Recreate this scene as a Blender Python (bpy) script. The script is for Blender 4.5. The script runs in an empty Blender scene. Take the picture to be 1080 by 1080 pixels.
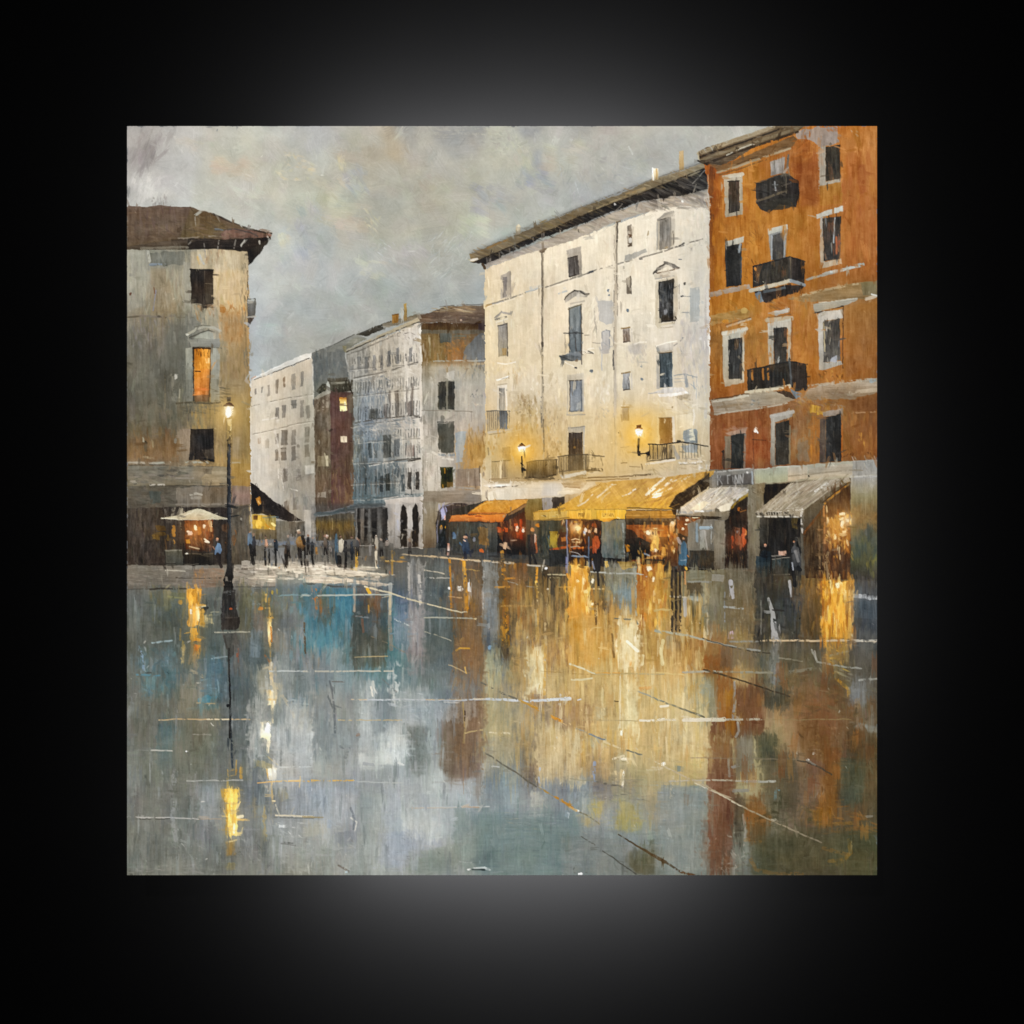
import bpy, math
import numpy as np
from mathutils import Vector

# ------------------------------------------------------------------ scene: camera, world, lamps, exposure
# A canvas picture hung in front of a dark wall. 1 mm in the scene = 1 pixel of the 1080 px photograph.
scene = bpy.context.scene
CX, CZ = -0.0105, 1.512            # centre of the picture
WALL_Y = 0.135                     # the wall stands behind the picture

def aim(o, target):
    o.rotation_euler = (Vector(target) - o.location).to_track_quat('-Z', 'Y').to_euler()

cam = bpy.data.objects.new('camera', bpy.data.cameras.new('camera'))
scene.collection.objects.link(cam)
cam.location = (0, -3.0, 1.5); aim(cam, (0, 0, 1.5))
cam.data.sensor_width = 36; cam.data.lens = 100; cam.data.clip_start = 0.05; cam.data.clip_end = 100
scene.camera = cam

world = bpy.data.worlds.new('World'); scene.world = world; world.use_nodes = True
world.node_tree.nodes['Background'].inputs['Color'].default_value = (0, 0, 0, 1)
world.node_tree.nodes['Background'].inputs['Strength'].default_value = 0

# added spot, out of view, that lights the picture evenly from above the viewer
spot = bpy.data.lights.new('added_front_spot', 'SPOT'); sp = bpy.data.objects.new('added_front_spot', spot)
scene.collection.objects.link(sp)
sp.location = (CX - 0.5, -5.0, CZ + 1.1); aim(sp, (CX, 0, CZ))
spot.energy = 4 * math.pi ** 2 * (25 + 1.21 + .25) * 1.03; spot.shadow_soft_size = 0.02
spot.spot_size = math.radians(24); spot.spot_blend = .3

# slim light bars behind the picture that wash the wall
def bar(name, x, z, sx, sz, y, watts):
    l = bpy.data.lights.new(name, 'AREA'); o = bpy.data.objects.new(name, l); scene.collection.objects.link(o)
    l.shape = 'RECTANGLE'; l.size = sx; l.size_y = sz; l.energy = watts
    o.location = (x, y, z); o.rotation_euler = (math.radians(90), 0, math.radians(180 * 0))
    o.rotation_euler = Vector((0, 1, 0)).to_track_quat('-Z', 'Z').to_euler()
WALL_ALBEDO = 0.0004         # black velvet: only the light bars show on it
k = math.pi ** 2 / (100 * WALL_ALBEDO) * .90
bar('top_light_bar', 0.005, 1.5 + 0.330, 0.36, 0.008, WALL_Y - 0.100, 0.604 * k)
bar('bottom_light_bar', 0.005, 1.5 - 0.330, 0.36, 0.008, WALL_Y - 0.100, 0.604 * k)
bar('right_light_bar', 0.340, 1.5, 0.008, 0.40, WALL_Y - 0.080, 0.0427 * k)
bar('left_light_bar', -0.320, 1.5, 0.008, 0.40, WALL_Y - 0.080, 0.0162 * k)

scene.view_settings.view_transform = 'Standard'; scene.view_settings.look = 'None'
scene.view_settings.exposure = 0; scene.view_settings.gamma = 1; scene.view_settings.use_curve_mapping = False
scene.render.engine = 'CYCLES'

# ------------------------------------------------------------------ materials and the wall
def mat(name, colour, rough=.7, noise=0., scale=40., bump=0., spec=.3):
    m = bpy.data.materials.new(name); m.use_nodes = True
    nt = m.node_tree; b = nt.nodes['Principled BSDF']
    b.inputs['Roughness'].default_value = rough; b.inputs['Specular IOR Level'].default_value = spec
    tc = nt.nodes.new('ShaderNodeTexCoord'); n = nt.nodes.new('ShaderNodeTexNoise')
    n.inputs['Scale'].default_value = scale; n.inputs['Detail'].default_value = 6
    nt.links.new(tc.outputs['Object'], n.inputs['Vector'])
    r = nt.nodes.new('ShaderNodeValToRGB'); nt.links.new(n.outputs['Fac'], r.inputs['Fac'])
    for e, f in zip(r.color_ramp.elements, (1 - noise, 1 + noise)):
        e.color = (colour[0] * f, colour[1] * f, colour[2] * f, 1)
    r.color_ramp.elements[0].position = .3; r.color_ramp.elements[1].position = .7
    nt.links.new(r.outputs['Color'], b.inputs['Base Color'])
    if bump:
        bp = nt.nodes.new('ShaderNodeBump'); bp.inputs['Strength'].default_value = bump; bp.inputs['Distance'].default_value = .001
        nt.links.new(n.outputs['Fac'], bp.inputs['Height']); nt.links.new(bp.outputs['Normal'], b.inputs['Normal'])
    return m

def boxes(name, bs, m, parent=None):
    """one mesh object made of boxes (x0, x1, y0, y1, z0, z1)"""
    v, f = [], []
    for x0, x1, y0, y1, z0, z1 in bs:
        n = len(v)
        v += [(x, y, z) for z in (z0, z1) for y in (y0, y1) for x in (x0, x1)]
        f += [tuple(n + q for q in s) for s in ((0, 2, 3, 1), (4, 5, 7, 6), (0, 1, 5, 4), (2, 6, 7, 3), (0, 4, 6, 2), (1, 3, 7, 5))]
    me = bpy.data.meshes.new(name); me.from_pydata(v, [], f); me.materials.append(m)
    o = bpy.data.objects.new(name, me); scene.collection.objects.link(o)
    if parent: o.parent = parent
    return o

wall = boxes('wall', [(-4, 4, WALL_Y, WALL_Y + .1, -.5, 4.5)],
             mat('black_velvet', (WALL_ALBEDO, WALL_ALBEDO, WALL_ALBEDO * 1.03), 1, .04, 6, .02, spec=0))
wall['kind'] = 'structure'

# ------------------------------------------------------------------ painting engine
# The canvas is a fine grid of paint cells; every stroke below sets the pigment colour,
# the paint thickness and the depicted thing (id) of the cells it covers.
X0, Y0, WPX, HPX = 134.0, 133.0, 791.0, 790.0     # canvas size in millimetres (and its offset)
SC = 1.5                                          # paint cells per millimetre
GW, GH = int(WPX * SC), int(HPX * SC)
rng = np.random.default_rng(11)

def _up(g, h, w):
    gh, gw = g.shape
    y = np.linspace(0, gh - 1.001, h); x = np.linspace(0, gw - 1.001, w)
    yi = y.astype(int); xi = x.astype(int)
    fy = y - yi; fx = x - xi
    fy = fy * fy * (3 - 2 * fy); fx = fx * fx * (3 - 2 * fx)
    a = g[yi] * (1 - fy)[:, None] + g[yi + 1] * fy[:, None]
    return a[:, xi] * (1 - fx) + a[:, xi + 1] * fx

def noise(cy, cx):
    g = rng.standard_normal((max(3, int(GH / (cy * SC)) + 2), max(3, int(GW / (cx * SC)) + 2)))
    return _up(g, GH, GW)

def norm(a):
    a = a - a.mean()
    return (a / a.std()).astype(np.float32)

NV = norm(noise(12, 1.1) * .55 + noise(24, 2.8) * .7 + noise(9, .8) * .4 + noise(34, 9) * .6 + noise(5, 4) * .45 + noise(1.2, 1.2) * .35)
NH = norm(noise(1.1, 12) * .55 + noise(2.8, 24) * .7 + noise(.8, 9) * .4 + noise(9, 34) * .6 + noise(4, 5) * .45 + noise(1.2, 1.2) * .35)
NI = norm(noise(30, 30) * .5 + noise(10, 10) * .6 + noise(3.5, 3.5) * .6 + noise(1.4, 1.4) * .5)
NB = norm(noise(16, 16) + noise(6, 6) * .6)
NWX = norm(noise(7, 4) * .7 + noise(2.6, 2.2) * .6)
NWY = norm(noise(4, 7) * .7 + noise(2.2, 2.6) * .6)
NF = {'v': NV, 'h': NH, 'i': NI}

CV = np.zeros((GH, GW, 3), np.float32) + 120      # pigment, sRGB 0..255
HT = np.zeros((GH, GW), np.float32)               # paint thickness
ID = np.zeros((GH, GW), np.int32)
REG = []                                          # (name, parent index or None, label)
cur = [0]
SOFTEN = [-1]                                     # id whose soft patches are blended wider (the wet ground)
HELD = []                                         # drawn lines kept back until the wet ground is dragged
tf = [0.0, 0.0, 1.0]

def N(name, parent=None, label=None):
    REG.append((name, parent, label)); cur[0] = len(REG)
    return cur[0]

def use(i): cur[0] = i

def t(x0=0, y0=0, size=1080, out=1080):
    tf[:] = [x0, y0, size / out]

def rgb(c):
    if isinstance(c, str):
        return np.array([int(c[k:k + 2], 16) for k in (0, 2, 4)], np.float32)
    return np.asarray(c, np.float32)

def tr(pts):
    p = np.asarray(pts, float).reshape(-1, 2) * tf[2]
    p[:, 0] += tf[0] - X0; p[:, 1] += tf[1] - Y0
    return p * SC

def inside(p, xx, yy):
    r = np.zeros(xx.shape, bool)
    n = len(p)
    for k in range(n):
        x1, y1 = p[k]; x2, y2 = p[k - 1]
        if y1 == y2: continue
        c = ((y1 > yy) != (y2 > yy)) & (xx < (x2 - x1) * (yy - y1) / (y2 - y1) + x1)
        r ^= c
    return r

def box(p, pad):
    x0 = max(0, int(p[:, 0].min() - pad)); x1 = min(GW, int(p[:, 0].max() + pad) + 2)
    y0 = max(0, int(p[:, 1].min() - pad)); y1 = min(GH, int(p[:, 1].max() + pad) + 2)
    return x0, x1, y0, y1

def blur(a, r):
    for _ in range(2):
        for ax in (0, 1):
            k = int(r) * 2 + 1
            pad = [(0, 0), (0, 0)]; pad[ax] = (int(r) + 1, int(r))
            c = np.cumsum(np.pad(a, pad, mode='edge'), axis=ax)
            a = (np.take(c, range(k, c.shape[ax]), ax) - np.take(c, range(0, c.shape[ax] - k), ax)) / k
    return a

def tex(d, x0, x1, y0, y1):
    if isinstance(d, str): return NF[d][y0:y1, x0:x1]
    k = math.tan(math.radians(d))                  # streaks leaning d degrees from the vertical
    yy, xx = np.mgrid[y0:y1, x0:x1]
    return NV[yy, (xx - (yy * k).astype(int)) % GW]

def lay(x0, x1, y0, y1, al, col, i, h=.25):
    w = CV[y0:y1, x0:x1]
    w += (col - w) * al[..., None]
    HT[y0:y1, x0:x1] += h * al
    if i: ID[y0:y1, x0:x1][al > .5] = i

def shade(col, tx, tb, v):
    return col + (tx * v * .8)[..., None] + (tb * v * .18)[..., None] * np.array([1, .1, -.9], np.float32)

def ramp(c, p, xx, yy):
    if isinstance(c, str): return np.broadcast_to(rgb(c), xx.shape + (3,))
    u = np.clip((xx - p[:, 0].min()) / max(1, np.ptp(p[:, 0])), 0, 1)[..., None]
    w = np.clip((yy - p[:, 1].min()) / max(1, np.ptp(p[:, 1])), 0, 1)[..., None]
    cs = [rgb(k) for k in c]
    if len(cs) == 4:
        return (cs[0] * (1 - u) + cs[1] * u) * (1 - w) + (cs[2] * (1 - u) + cs[3] * u) * w
    q = w * (len(cs) - 1); out = 0
    for k, kc in enumerate(cs): out = out + kc * np.clip(1 - abs(q - k), 0, 1)
    return out

def P(pts, col, v=7, d='v', r=.5, a=1., dry=0., soft=0, i=None, h=.25):
    """filled polygon; col = colour, list of stops downwards, or four corners (tl, tr, bl, br)"""
    p = tr(pts)
    if soft and cur[0] == SOFTEN[0]: soft = soft * 2.2
    x0, x1, y0, y1 = box(p, 3 + 3 * r * SC + soft * SC * 2)
    if x1 <= x0 or y1 <= y0: return
    yy, xx = np.mgrid[y0:y1, x0:x1].astype(np.float32)
    wx = xx + NWX[y0:y1, x0:x1] * r * SC * .55; wy = yy + NWY[y0:y1, x0:x1] * r * SC * .55
    al = 0
    for ox, oy in ((.12, .37), (.62, .12), (.87, .62), (.37, .87)):
        al = al + inside(p, wx + ox, wy + oy).astype(np.float32) * .25
    if soft: al = blur(al, max(1, soft * SC))
    tx = tex(d, x0, x1, y0, y1)
    if dry: al = al * np.clip((tx + 1.3 - dry * 2.6) / .8 + .5, 0, 1)
    al = (al * a).astype(np.float32)
    c = shade(ramp(col, p, xx, yy), tx, NB[y0:y1, x0:x1], v)
    lay(x0, x1, y0, y1, al, c, cur[0] if i is None else i, h)

def Q(x0, y0, x1, y1, col, **k): P((x0, y0, x1, y0, x1, y1, x0, y1), col, **k)

def L(pts, w, col, a=1., dry=0., v=6, i=None, wob=.3, h=.5, now=False):
    """a drawn stroke along pts; w = width or (start, end) width"""
    if cur[0] == SOFTEN[0] and not now:
        HELD.append((tuple(tf), pts, w, col, a, dry, v, i, wob, h)); return
    p = tr(pts)
    w0, w1 = (w if isinstance(w, (tuple, list)) else (w, w))
    w0 *= tf[2] * SC; w1 *= tf[2] * SC
    x0, x1, y0, y1 = box(p, max(w0, w1) + 3)
    if x1 <= x0 or y1 <= y0: return
    yy, xx = np.mgrid[y0:y1, x0:x1].astype(np.float32)
    xx = xx + .5 + NWX[y0:y1, x0:x1] * wob * SC * .6; yy = yy + .5 + NWY[y0:y1, x0:x1] * wob * SC * .6
    seg = np.hypot(*np.diff(p, axis=0).T); tot = max(seg.sum(), 1e-6); s = 0
    best = np.full(xx.shape, -9., np.float32)
    for k in range(len(p) - 1):
        dx, dy = p[k + 1] - p[k]; l2 = max(dx * dx + dy * dy, 1e-6)
        q = np.clip(((xx - p[k, 0]) * dx + (yy - p[k, 1]) * dy) / l2, 0, 1)
        dd = np.hypot(xx - p[k, 0] - q * dx, yy - p[k, 1] - q * dy)
        ww = w0 + (w1 - w0) * (s + q * seg[k]) / tot
        best = np.maximum(best, ww / 2 - dd); s += seg[k]
    al = np.clip(best + .5, 0, 1)
    th = max(w0, w1)
    if th < 1: al = al * th
    horiz = abs(p[-1, 0] - p[0, 0]) > abs(p[-1, 1] - p[0, 1])
    tx = tex('h' if horiz else 'v', x0, x1, y0, y1)
    if dry: al = al * np.clip((NI[y0:y1, x0:x1] + 1.3 - dry * 2.6) / .8 + .5, 0, 1)
    al = (al * a).astype(np.float32)
    lay(x0, x1, y0, y1, al, shade(ramp(col, p, xx, yy), tx, NB[y0:y1, x0:x1], v), cur[0] if i is None else i, h)

def dab(cx, cy, ln, w, ang, col, a, i=0, h=.4):
    """one loaded brush mark, grid units; ang in degrees from the vertical"""
    R = max(ln, w) * .62 + 2
    x0 = max(0, int(cx - R)); x1 = min(GW, int(cx + R) + 2); y0 = max(0, int(cy - R)); y1 = min(GH, int(cy + R) + 2)
    if x1 <= x0 or y1 <= y0: return
    yy, xx = np.mgrid[y0:y1, x0:x1]
    s, c = math.sin(math.radians(ang)), math.cos(math.radians(ang))
    u = (xx - cx) * s + (yy - cy) * c
    q = (xx - cx) * c - (yy - cy) * s
    nb = max(3, int(w) + 2)
    br = rng.standard_normal(nb); en = rng.uniform(-.18, .18, nb); e2 = rng.uniform(-.3, .1, nb)
    k = np.clip((q / max(w, 1) + .5) * (nb - 1), 0, nb - 1).astype(int)
    al = np.clip(w / 2 - abs(q) + .5, 0, 1)
    al = al * np.clip((u - (-ln / 2 + en[k] * ln)) / 1.5, 0, 1) * np.clip(((ln / 2 + e2[k] * ln) - u) / (1.5 + ln * .15), 0, 1)
    al = (al * a).astype(np.float32)
    colr = rgb(col) + (br[k] * 4)[..., None]
    lay(x0, x1, y0, y1, al, colr.astype(np.float32), i, 0)
    HT[y0:y1, x0:x1] += (h * (.5 + .25 * br[k]) * al).astype(np.float32)

def S(pts, n, cols, ln, w, ang=0, a=.8, ja=8, jc=6, sm=5, i=0, same=True):
    """n brush marks in polygon pts. cols = colours, or None to drag the paint already there"""
    p = tr(pts)
    if len(p) == 2: p = np.array([p[0], (p[1, 0], p[0, 1]), p[1], (p[0, 0], p[1, 1])])
    x0, y0 = p.min(0); x1, y1 = p.max(0)
    z = tf[2] * SC
    ids = None
    m = 0; tries = 0
    while m < n and tries < n * 12:
        tries += 1
        cx, cy = rng.uniform(x0, x1), rng.uniform(y0, y1)
        if not (0 <= cx < GW - 1 and 0 <= cy < GH - 1) or not inside(p, np.array([cx]), np.array([cy]))[0]: continue
        m += 1
        if cols is None:
            sx = int(np.clip(cx + rng.normal(0, sm * SC), 0, GW - 1)); sy = int(np.clip(cy + rng.normal(0, sm * SC), 0, GH - 1))
            if same and ID[sy, sx] != ID[int(cy), int(cx)]: continue
            c = CV[sy, sx].copy()
        else:
            c = rgb(cols[rng.integers(len(cols))]).copy()
        c = c + rng.normal(0, jc) + rng.normal(0, jc * .35, 3)
        f = rng.uniform(.55, 1.35)
        dab(cx, cy, ln * z * f, w * z * rng.uniform(.6, 1.3), ang + rng.normal(0, ja), c, a * rng.uniform(.5, 1), i)

def G(xs, ys, rows, pts=None, v=6, d='v', a=1., r=.5, wx=0, i=None):
    """underpainting: colours given on a coarse lattice, within polygon pts"""
    if pts is None: pts = (xs[0], ys[0], xs[-1], ys[0], xs[-1], ys[-1], xs[0], ys[-1])
    p = tr(pts)
    x0, x1, y0, y1 = box(p, 3)
    yy, xx = np.mgrid[y0:y1, x0:x1].astype(np.float32)
    al = inside(p, xx + .5 + NWX[y0:y1, x0:x1] * r * SC, yy + .5 + NWY[y0:y1, x0:x1] * r * SC).astype(np.float32) * a
    gx = (np.array(xs, float) * tf[2] + tf[0] - X0) * SC; gy = (np.array(ys, float) * tf[2] + tf[1] - Y0) * SC
    T = np.array([[rgb(c) for c in row.split()] for row in rows])
    fx = np.interp(xx + tex('v', x0, x1, y0, y1) * wx, gx, np.arange(len(gx))); fy = np.interp(yy, gy, np.arange(len(gy)))
    xi = np.minimum(fx.astype(int), len(gx) - 2); yi = np.minimum(fy.astype(int), len(gy) - 2)
    u = (fx - xi)[..., None]; w = (fy - yi)[..., None]
    c = (T[yi, xi] * (1 - u) + T[yi, xi + 1] * u) * (1 - w) + (T[yi + 1, xi] * (1 - u) + T[yi + 1, xi + 1] * u) * w
    lay(x0, x1, y0, y1, al, shade(c.astype(np.float32), tex(d, x0, x1, y0, y1), NB[y0:y1, x0:x1], v), cur[0] if i is None else i)

def O(x, y, r, col, a, p2=2.):
    """soft round bloom of paint (no id)"""
    c = tr((x, y))[0]; R = r * tf[2] * SC
    x0, x1, y0, y1 = box(c[None], R)
    if x1 <= x0 or y1 <= y0: return
    yy, xx = np.mgrid[y0:y1, x0:x1]
    q = np.clip(1 - np.hypot(xx - c[0], yy - c[1]) / R, 0, 1) ** p2 * a
    lay(x0, x1, y0, y1, q.astype(np.float32), rgb(col), 0, 0)

def E(x, y, rx, ry, col, a=1., v=4, r=.6, i=None, dry=0.):
    """a loaded touch of the brush, roughly rx by ry"""
    k = np.linspace(0, 2 * math.pi, 12)[:-1]
    m = rng.uniform(.72, 1.12, len(k))
    sq = 1 / np.maximum(abs(np.cos(k)), abs(np.sin(k))) ** .5
    P(np.stack([x + rx * .95 * m * sq * np.cos(k), y + ry * .95 * m * sq * np.sin(k)], 1).ravel(), col, a=a, v=v, r=r, i=i, dry=dry, d='i', h=.6)

def M(pts, sat=1., gain=1., add=(0, 0, 0), soft=4):
    """mute or enrich the pigment already laid inside pts"""
    p = tr(pts)
    x0, x1, y0, y1 = box(p, 2 + soft * SC * 2)
    yy, xx = np.mgrid[y0:y1, x0:x1].astype(np.float32)
    al = inside(p, xx + .5, yy + .5).astype(np.float32)
    if soft: al = blur(al, max(1, soft * SC))
    w = CV[y0:y1, x0:x1]
    lum = (w @ np.array([.3, .59, .11], np.float32))[..., None]
    n = (lum + (w - lum) * sat) * gain + np.array(add, np.float32)
    w += (n - w) * al[..., None]

def release():
    keep = list(tf)
    for q in HELD:
        tf[:] = q[0]; L(*q[1:], now=True)
    HELD.clear(); tf[:] = keep

def R(x0, y0, x1, y1, col, a=.85, v=9, soft=0, d='v', r=1.):
    """one block of reflected colour dragged down the wet stone, with dripping ends"""
    p = tr((x0, y0, x1, y1))
    hgt = p[1, 1] - p[0, 1]; e = 1.5 + soft * SC * 2; pad = hgt * .22 + e
    X0_, X1_ = max(0, int(p[0, 0] - e * 2)), min(GW, int(p[1, 0] + e * 2) + 2)
    Y0_, Y1_ = max(0, int(p[0, 1] - pad)), min(GH, int(p[1, 1] + pad) + 2)
    if X1_ <= X0_ or Y1_ <= Y0_: return
    yy, xx = np.mgrid[Y0_:Y1_, X0_:X1_].astype(np.float32)
    wx = xx + NWX[Y0_:Y1_, X0_:X1_] * (.7 + soft) * SC
    tx = tex(d, X0_, X1_, Y0_, Y1_)
    row = NV[(Y0_ * 7 + X0_) % GH, X0_:X1_] * hgt * .07; row2 = NV[(Y0_ * 3 + 5 * X0_) % GH, X0_:X1_] * hgt * .09
    f = max(1.5, hgt * .09)
    al = np.clip((wx - p[0, 0]) / e + .5, 0, 1) * np.clip((p[1, 0] - wx) / e + .5, 0, 1)
    al = al * np.clip((yy - p[0, 1] - row) / f + .5, 0, 1) * np.clip((p[1, 1] - yy + row2) / f + .5, 0, 1)
    al = al * np.clip(1 + tx * .22, .25, 1) * a
    lay(X0_, X1_, Y0_, Y1_, al.astype(np.float32), shade(ramp(col, p, xx, yy), tx, NB[Y0_:Y1_, X0_:X1_], v), cur[0])

def boost(pts, c, r0=9, r1=55, soft=6):
    """deepen the larger lights and darks inside pts without sharpening the bristle marks"""
    p = tr(pts); m = int(r1 * 2)
    x0, x1, y0, y1 = box(p, m)
    yy, xx = np.mgrid[y0:y1, x0:x1].astype(np.float32)
    al = blur(inside(p, xx + .5, yy + .5).astype(np.float32), soft * SC)
    w = CV[y0:y1, x0:x1]
    for k in range(3): w[..., k] += c * al * (blur(w[..., k], r0) - blur(w[..., k], r1))

def soften(pts, r, a=.8):
    p = tr(pts); x0, x1, y0, y1 = box(p, 6)
    yy, xx = np.mgrid[y0:y1, x0:x1].astype(np.float32)
    al = blur(inside(p, xx + .5, yy + .5).astype(np.float32), 2) * a
    w = CV[y0:y1, x0:x1]
    for k in range(3): w[..., k] += al * (blur(w[..., k], r) - w[..., k])

# ------------------------------------------------------------------ the picture on the canvas
# ---- sky
sky = N('painted_sky', None, 'grey overcast sky with pale cream and bluish scumbled clouds')
t()
G([134,200,266,332,398,464,530,596,662,728,800,925], [133,170,210,250,290,330,370,420], [
 'a39c93 b5b1a6 b9b9ae b0b0ac b3aea1 a8a69e b5b5a9 a9a9a3 b3b0a6 b0b0a8 b4b3aa b0b0a8',
 'a8a198 b8b6ac bcb9aa b3b3a9 b0ab9b aaa89d b4b4a7 b2b2a8 adada6 a9aaa4 b0b0a8 b0b0a8',
 'b5b2a8 bebdb1 bdbcb0 b6b6a6 adaca0 b0ae9f b0b0a6 abada8 a8a9a4 a8a9a4 b0b0a8 b0b0a8',
 'bdbcb0 c0c0b4 bbbcb3 b1b4af aeaea2 afaea2 aeb2a9 b0b3a8 a8a9a4 a8a9a4 b0b0a8 b0b0a8',
 'c0c0b6 c0c0b6 bbbdb7 b3b6b2 abaeaa a8aaa3 a8aca7 a8aaa3 a8a9a4 a8a9a4 b0b0a8 b0b0a8',
 'b8bab6 b8bab6 b4b7b4 aaaeaa a6a9a3 a0a5a1 a3a8a5 a8aaa3 a8a9a4 a8a9a4 b0b0a8 b0b0a8',
 'b0b3b0 b0b3b0 abaeab a8aaa3 a6a8a2 9ea3a0 a3a8a5 a8aaa3 a8a9a4 a8a9a4 b0b0a8 b0b0a8',
 'a8aca9 a8aca9 a8aca9 a8aaa3 a6a8a2 9ea3a0 a3a8a5 a8aaa3 a8a9a4 a8a9a4 b0b0a8 b0b0a8'], v=2.5, d='i', wx=3)
SKYP = (134,133, 800,133, 735,170, 500,270, 500,330, 370,360, 264,400, 264,250, 134,220)
S(SKYP, 420, None, 26, 12, 70, a=.55, ja=50, jc=3, sm=9)
S(SKYP, 700, None, 12, 5, 40, a=.5, ja=50, jc=4, sm=5)
# cloud scumbles
t(124,124,210)
S((60,60, 330,50, 220,260, 60,300), 60, ['9a8f88','958a84','a79e96'], 90, 16, -25, a=.35, ja=14)
S((120,200, 230,90, 180,250, 110,330), 40, ['948a86','9a908a'], 70, 18, -20, a=.4, ja=14)
S((60,320, 250,330, 250,470, 60,470), 30, ['c6c0b5','cbc6ba'], 60, 20, -20, a=.45)
S((180,440, 270,430, 270,470, 180,480), 22, ['8d8078','968a80'], 30, 8, -10, a=.5)
S((530,220, 740,220, 740,330, 530,330), 20, ['c3b7a2','bfb4a2'], 70, 40, 80, a=.4)
S((330,120, 480,100, 480,180, 330,180), 12, ['c0b49c'], 60, 30, 80, a=.35)
S((870,190, 1080,190, 1070,340, 870,340), 26, ['cbbf9f','c6bda4'], 40, 12, 75, a=.5, ja=25)
S((900,580, 1080,420, 1080,700, 860,900), 22, ['abafb0','b0b3b2'], 80, 40, 30, a=.4)
S((860,640, 920,560, 940,660, 880,700), 8, ['c6c3aa'], 40, 25, 30, a=.4)
S((620,380, 800,430, 780,520, 640,480), 8, ['c3c6b6'], 90, 20, 60, a=.35)
t(324,124,210)
P((680,50, 970,50, 960,150, 900,225, 790,235, 690,130), ['9c9b97','a4a39a'], v=5, d='h', r=3, a=.8, soft=3, dry=.15)
P((480,50, 600,50, 570,190, 500,110), 'a09e97', v=5, d='v', r=3, a=.6, soft=4)
P((420,60, 480,50, 525,150, 520,260, 430,220), 'ada28c', v=4, d='v', r=3, a=.6, soft=5)
S((480,50, 560,60, 520,130, 470,110), 22, ['c4c2b4','bab8ad'], 60, 4, -35, a=.6)
S((160,220, 215,220, 215,300, 160,300), 8, ['c8c1a4'], 50, 20, 0, a=.6)
S((0,220, 40,210, 40,300, 0,300), 8, ['c8c0a6'], 30, 12, 70, a=.5)
S((60,330, 200,330, 200,480, 0,480), 14, ['bcb9a6','b8b6a6'], 80, 40, 70, a=.5)
S((110,500, 330,480, 330,600, 110,600), 16, ['b9b5a2'], 90, 50, 80, a=.45)
S((310,500, 380,500, 400,640, 320,640), 16, ['c5c0a6','bdbaa6'], 40, 10, 40, a=.6)
S((260,780, 430,780, 440,870, 300,870), 12, ['babcaa','bfbfac'], 60, 26, 70, a=.5)
S((180,300, 320,260, 330,440, 230,430), 16, ['a3a6a6','a8aaa9'], 60, 26, 40, a=.4)
S((590,300, 720,320, 690,400, 600,400), 12, ['aaa496','b0a99a'], 50, 24, 50, a=.45)
S((640,640, 860,620, 820,900, 660,860), 90, ['bcc0bb','b6bab6','a2a6a4','c2c4bd'], 60, 4, -40, a=.5, ja=22)
S((220,880, 340,870, 300,960, 220,960), 20, ['9fa09b','bbbdb6'], 60, 3, -35, a=.6)
S((380,640, 480,680, 480,780, 390,780), 14, ['c4c7c6','b9bdbd'], 30, 5, 50, a=.6)
S((820,540, 990,540, 990,650, 850,650), 16, ['b9bcab','b5b8a8'], 80, 40, 60, a=.5)
S((960,50, 1060,50, 1050,180, 960,180), 22, ['bcbcae','9a9a92'], 26, 8, 40, a=.5, ja=40)
t(480,124,210)
S((160,60, 330,60, 330,200, 160,220), 40, ['bdbcab','b8b8a8','a6a59c'], 40, 12, 40, a=.5, ja=40)
P((340,50, 480,50, 440,135, 350,90), '9d9e9c', v=4, d='i', r=3, a=.7, soft=2)
P((420,170, 475,180, 480,280, 430,270), '9fa2a2', v=4, d='i', r=3, a=.7, soft=2)
S((340,130, 420,150, 420,280, 320,280), 14, ['b9b8a6','bcbba9'], 50, 26, 30, a=.5)
S((330,280, 540,280, 540,400, 350,400), 20, ['a0a3a4','a5a8a8'], 60, 22, 60, a=.5)
S((500,160, 700,130, 700,230, 500,280), 16, ['b5b2a3','b9b5a6'], 80, 36, 70, a=.45)
S((100,370, 320,370, 320,500, 100,520), 22, ['a5a8a6','a9acaa'], 80, 34, 60, a=.45)
S((560,280, 760,280, 700,440, 600,500), 40, ['b5b7b4','9d9f9d','a9aba8'], 60, 5, -10, a=.5, ja=25)
S((760,280, 1060,180, 1060,330, 760,460), 50, ['9ea09f','b2b4b0','a8aaa7'], 60, 10, 60, a=.4, ja=40)
L((650,350, 690,475), 6, 'bfc1bb', a=.7, dry=.3); L((940,160, 960,200), 8, 'c8c9c2', a=.7)
S((60,620, 120,600, 120,760, 0,800), 12, ['c0c4bd'], 40, 6, -30, a=.4)

t(); boost((100,100,960,100,960,420,100,420), .85, 7, 50)
M((134,133,215,133,200,225,134,225), .5, 1.02)
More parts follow.
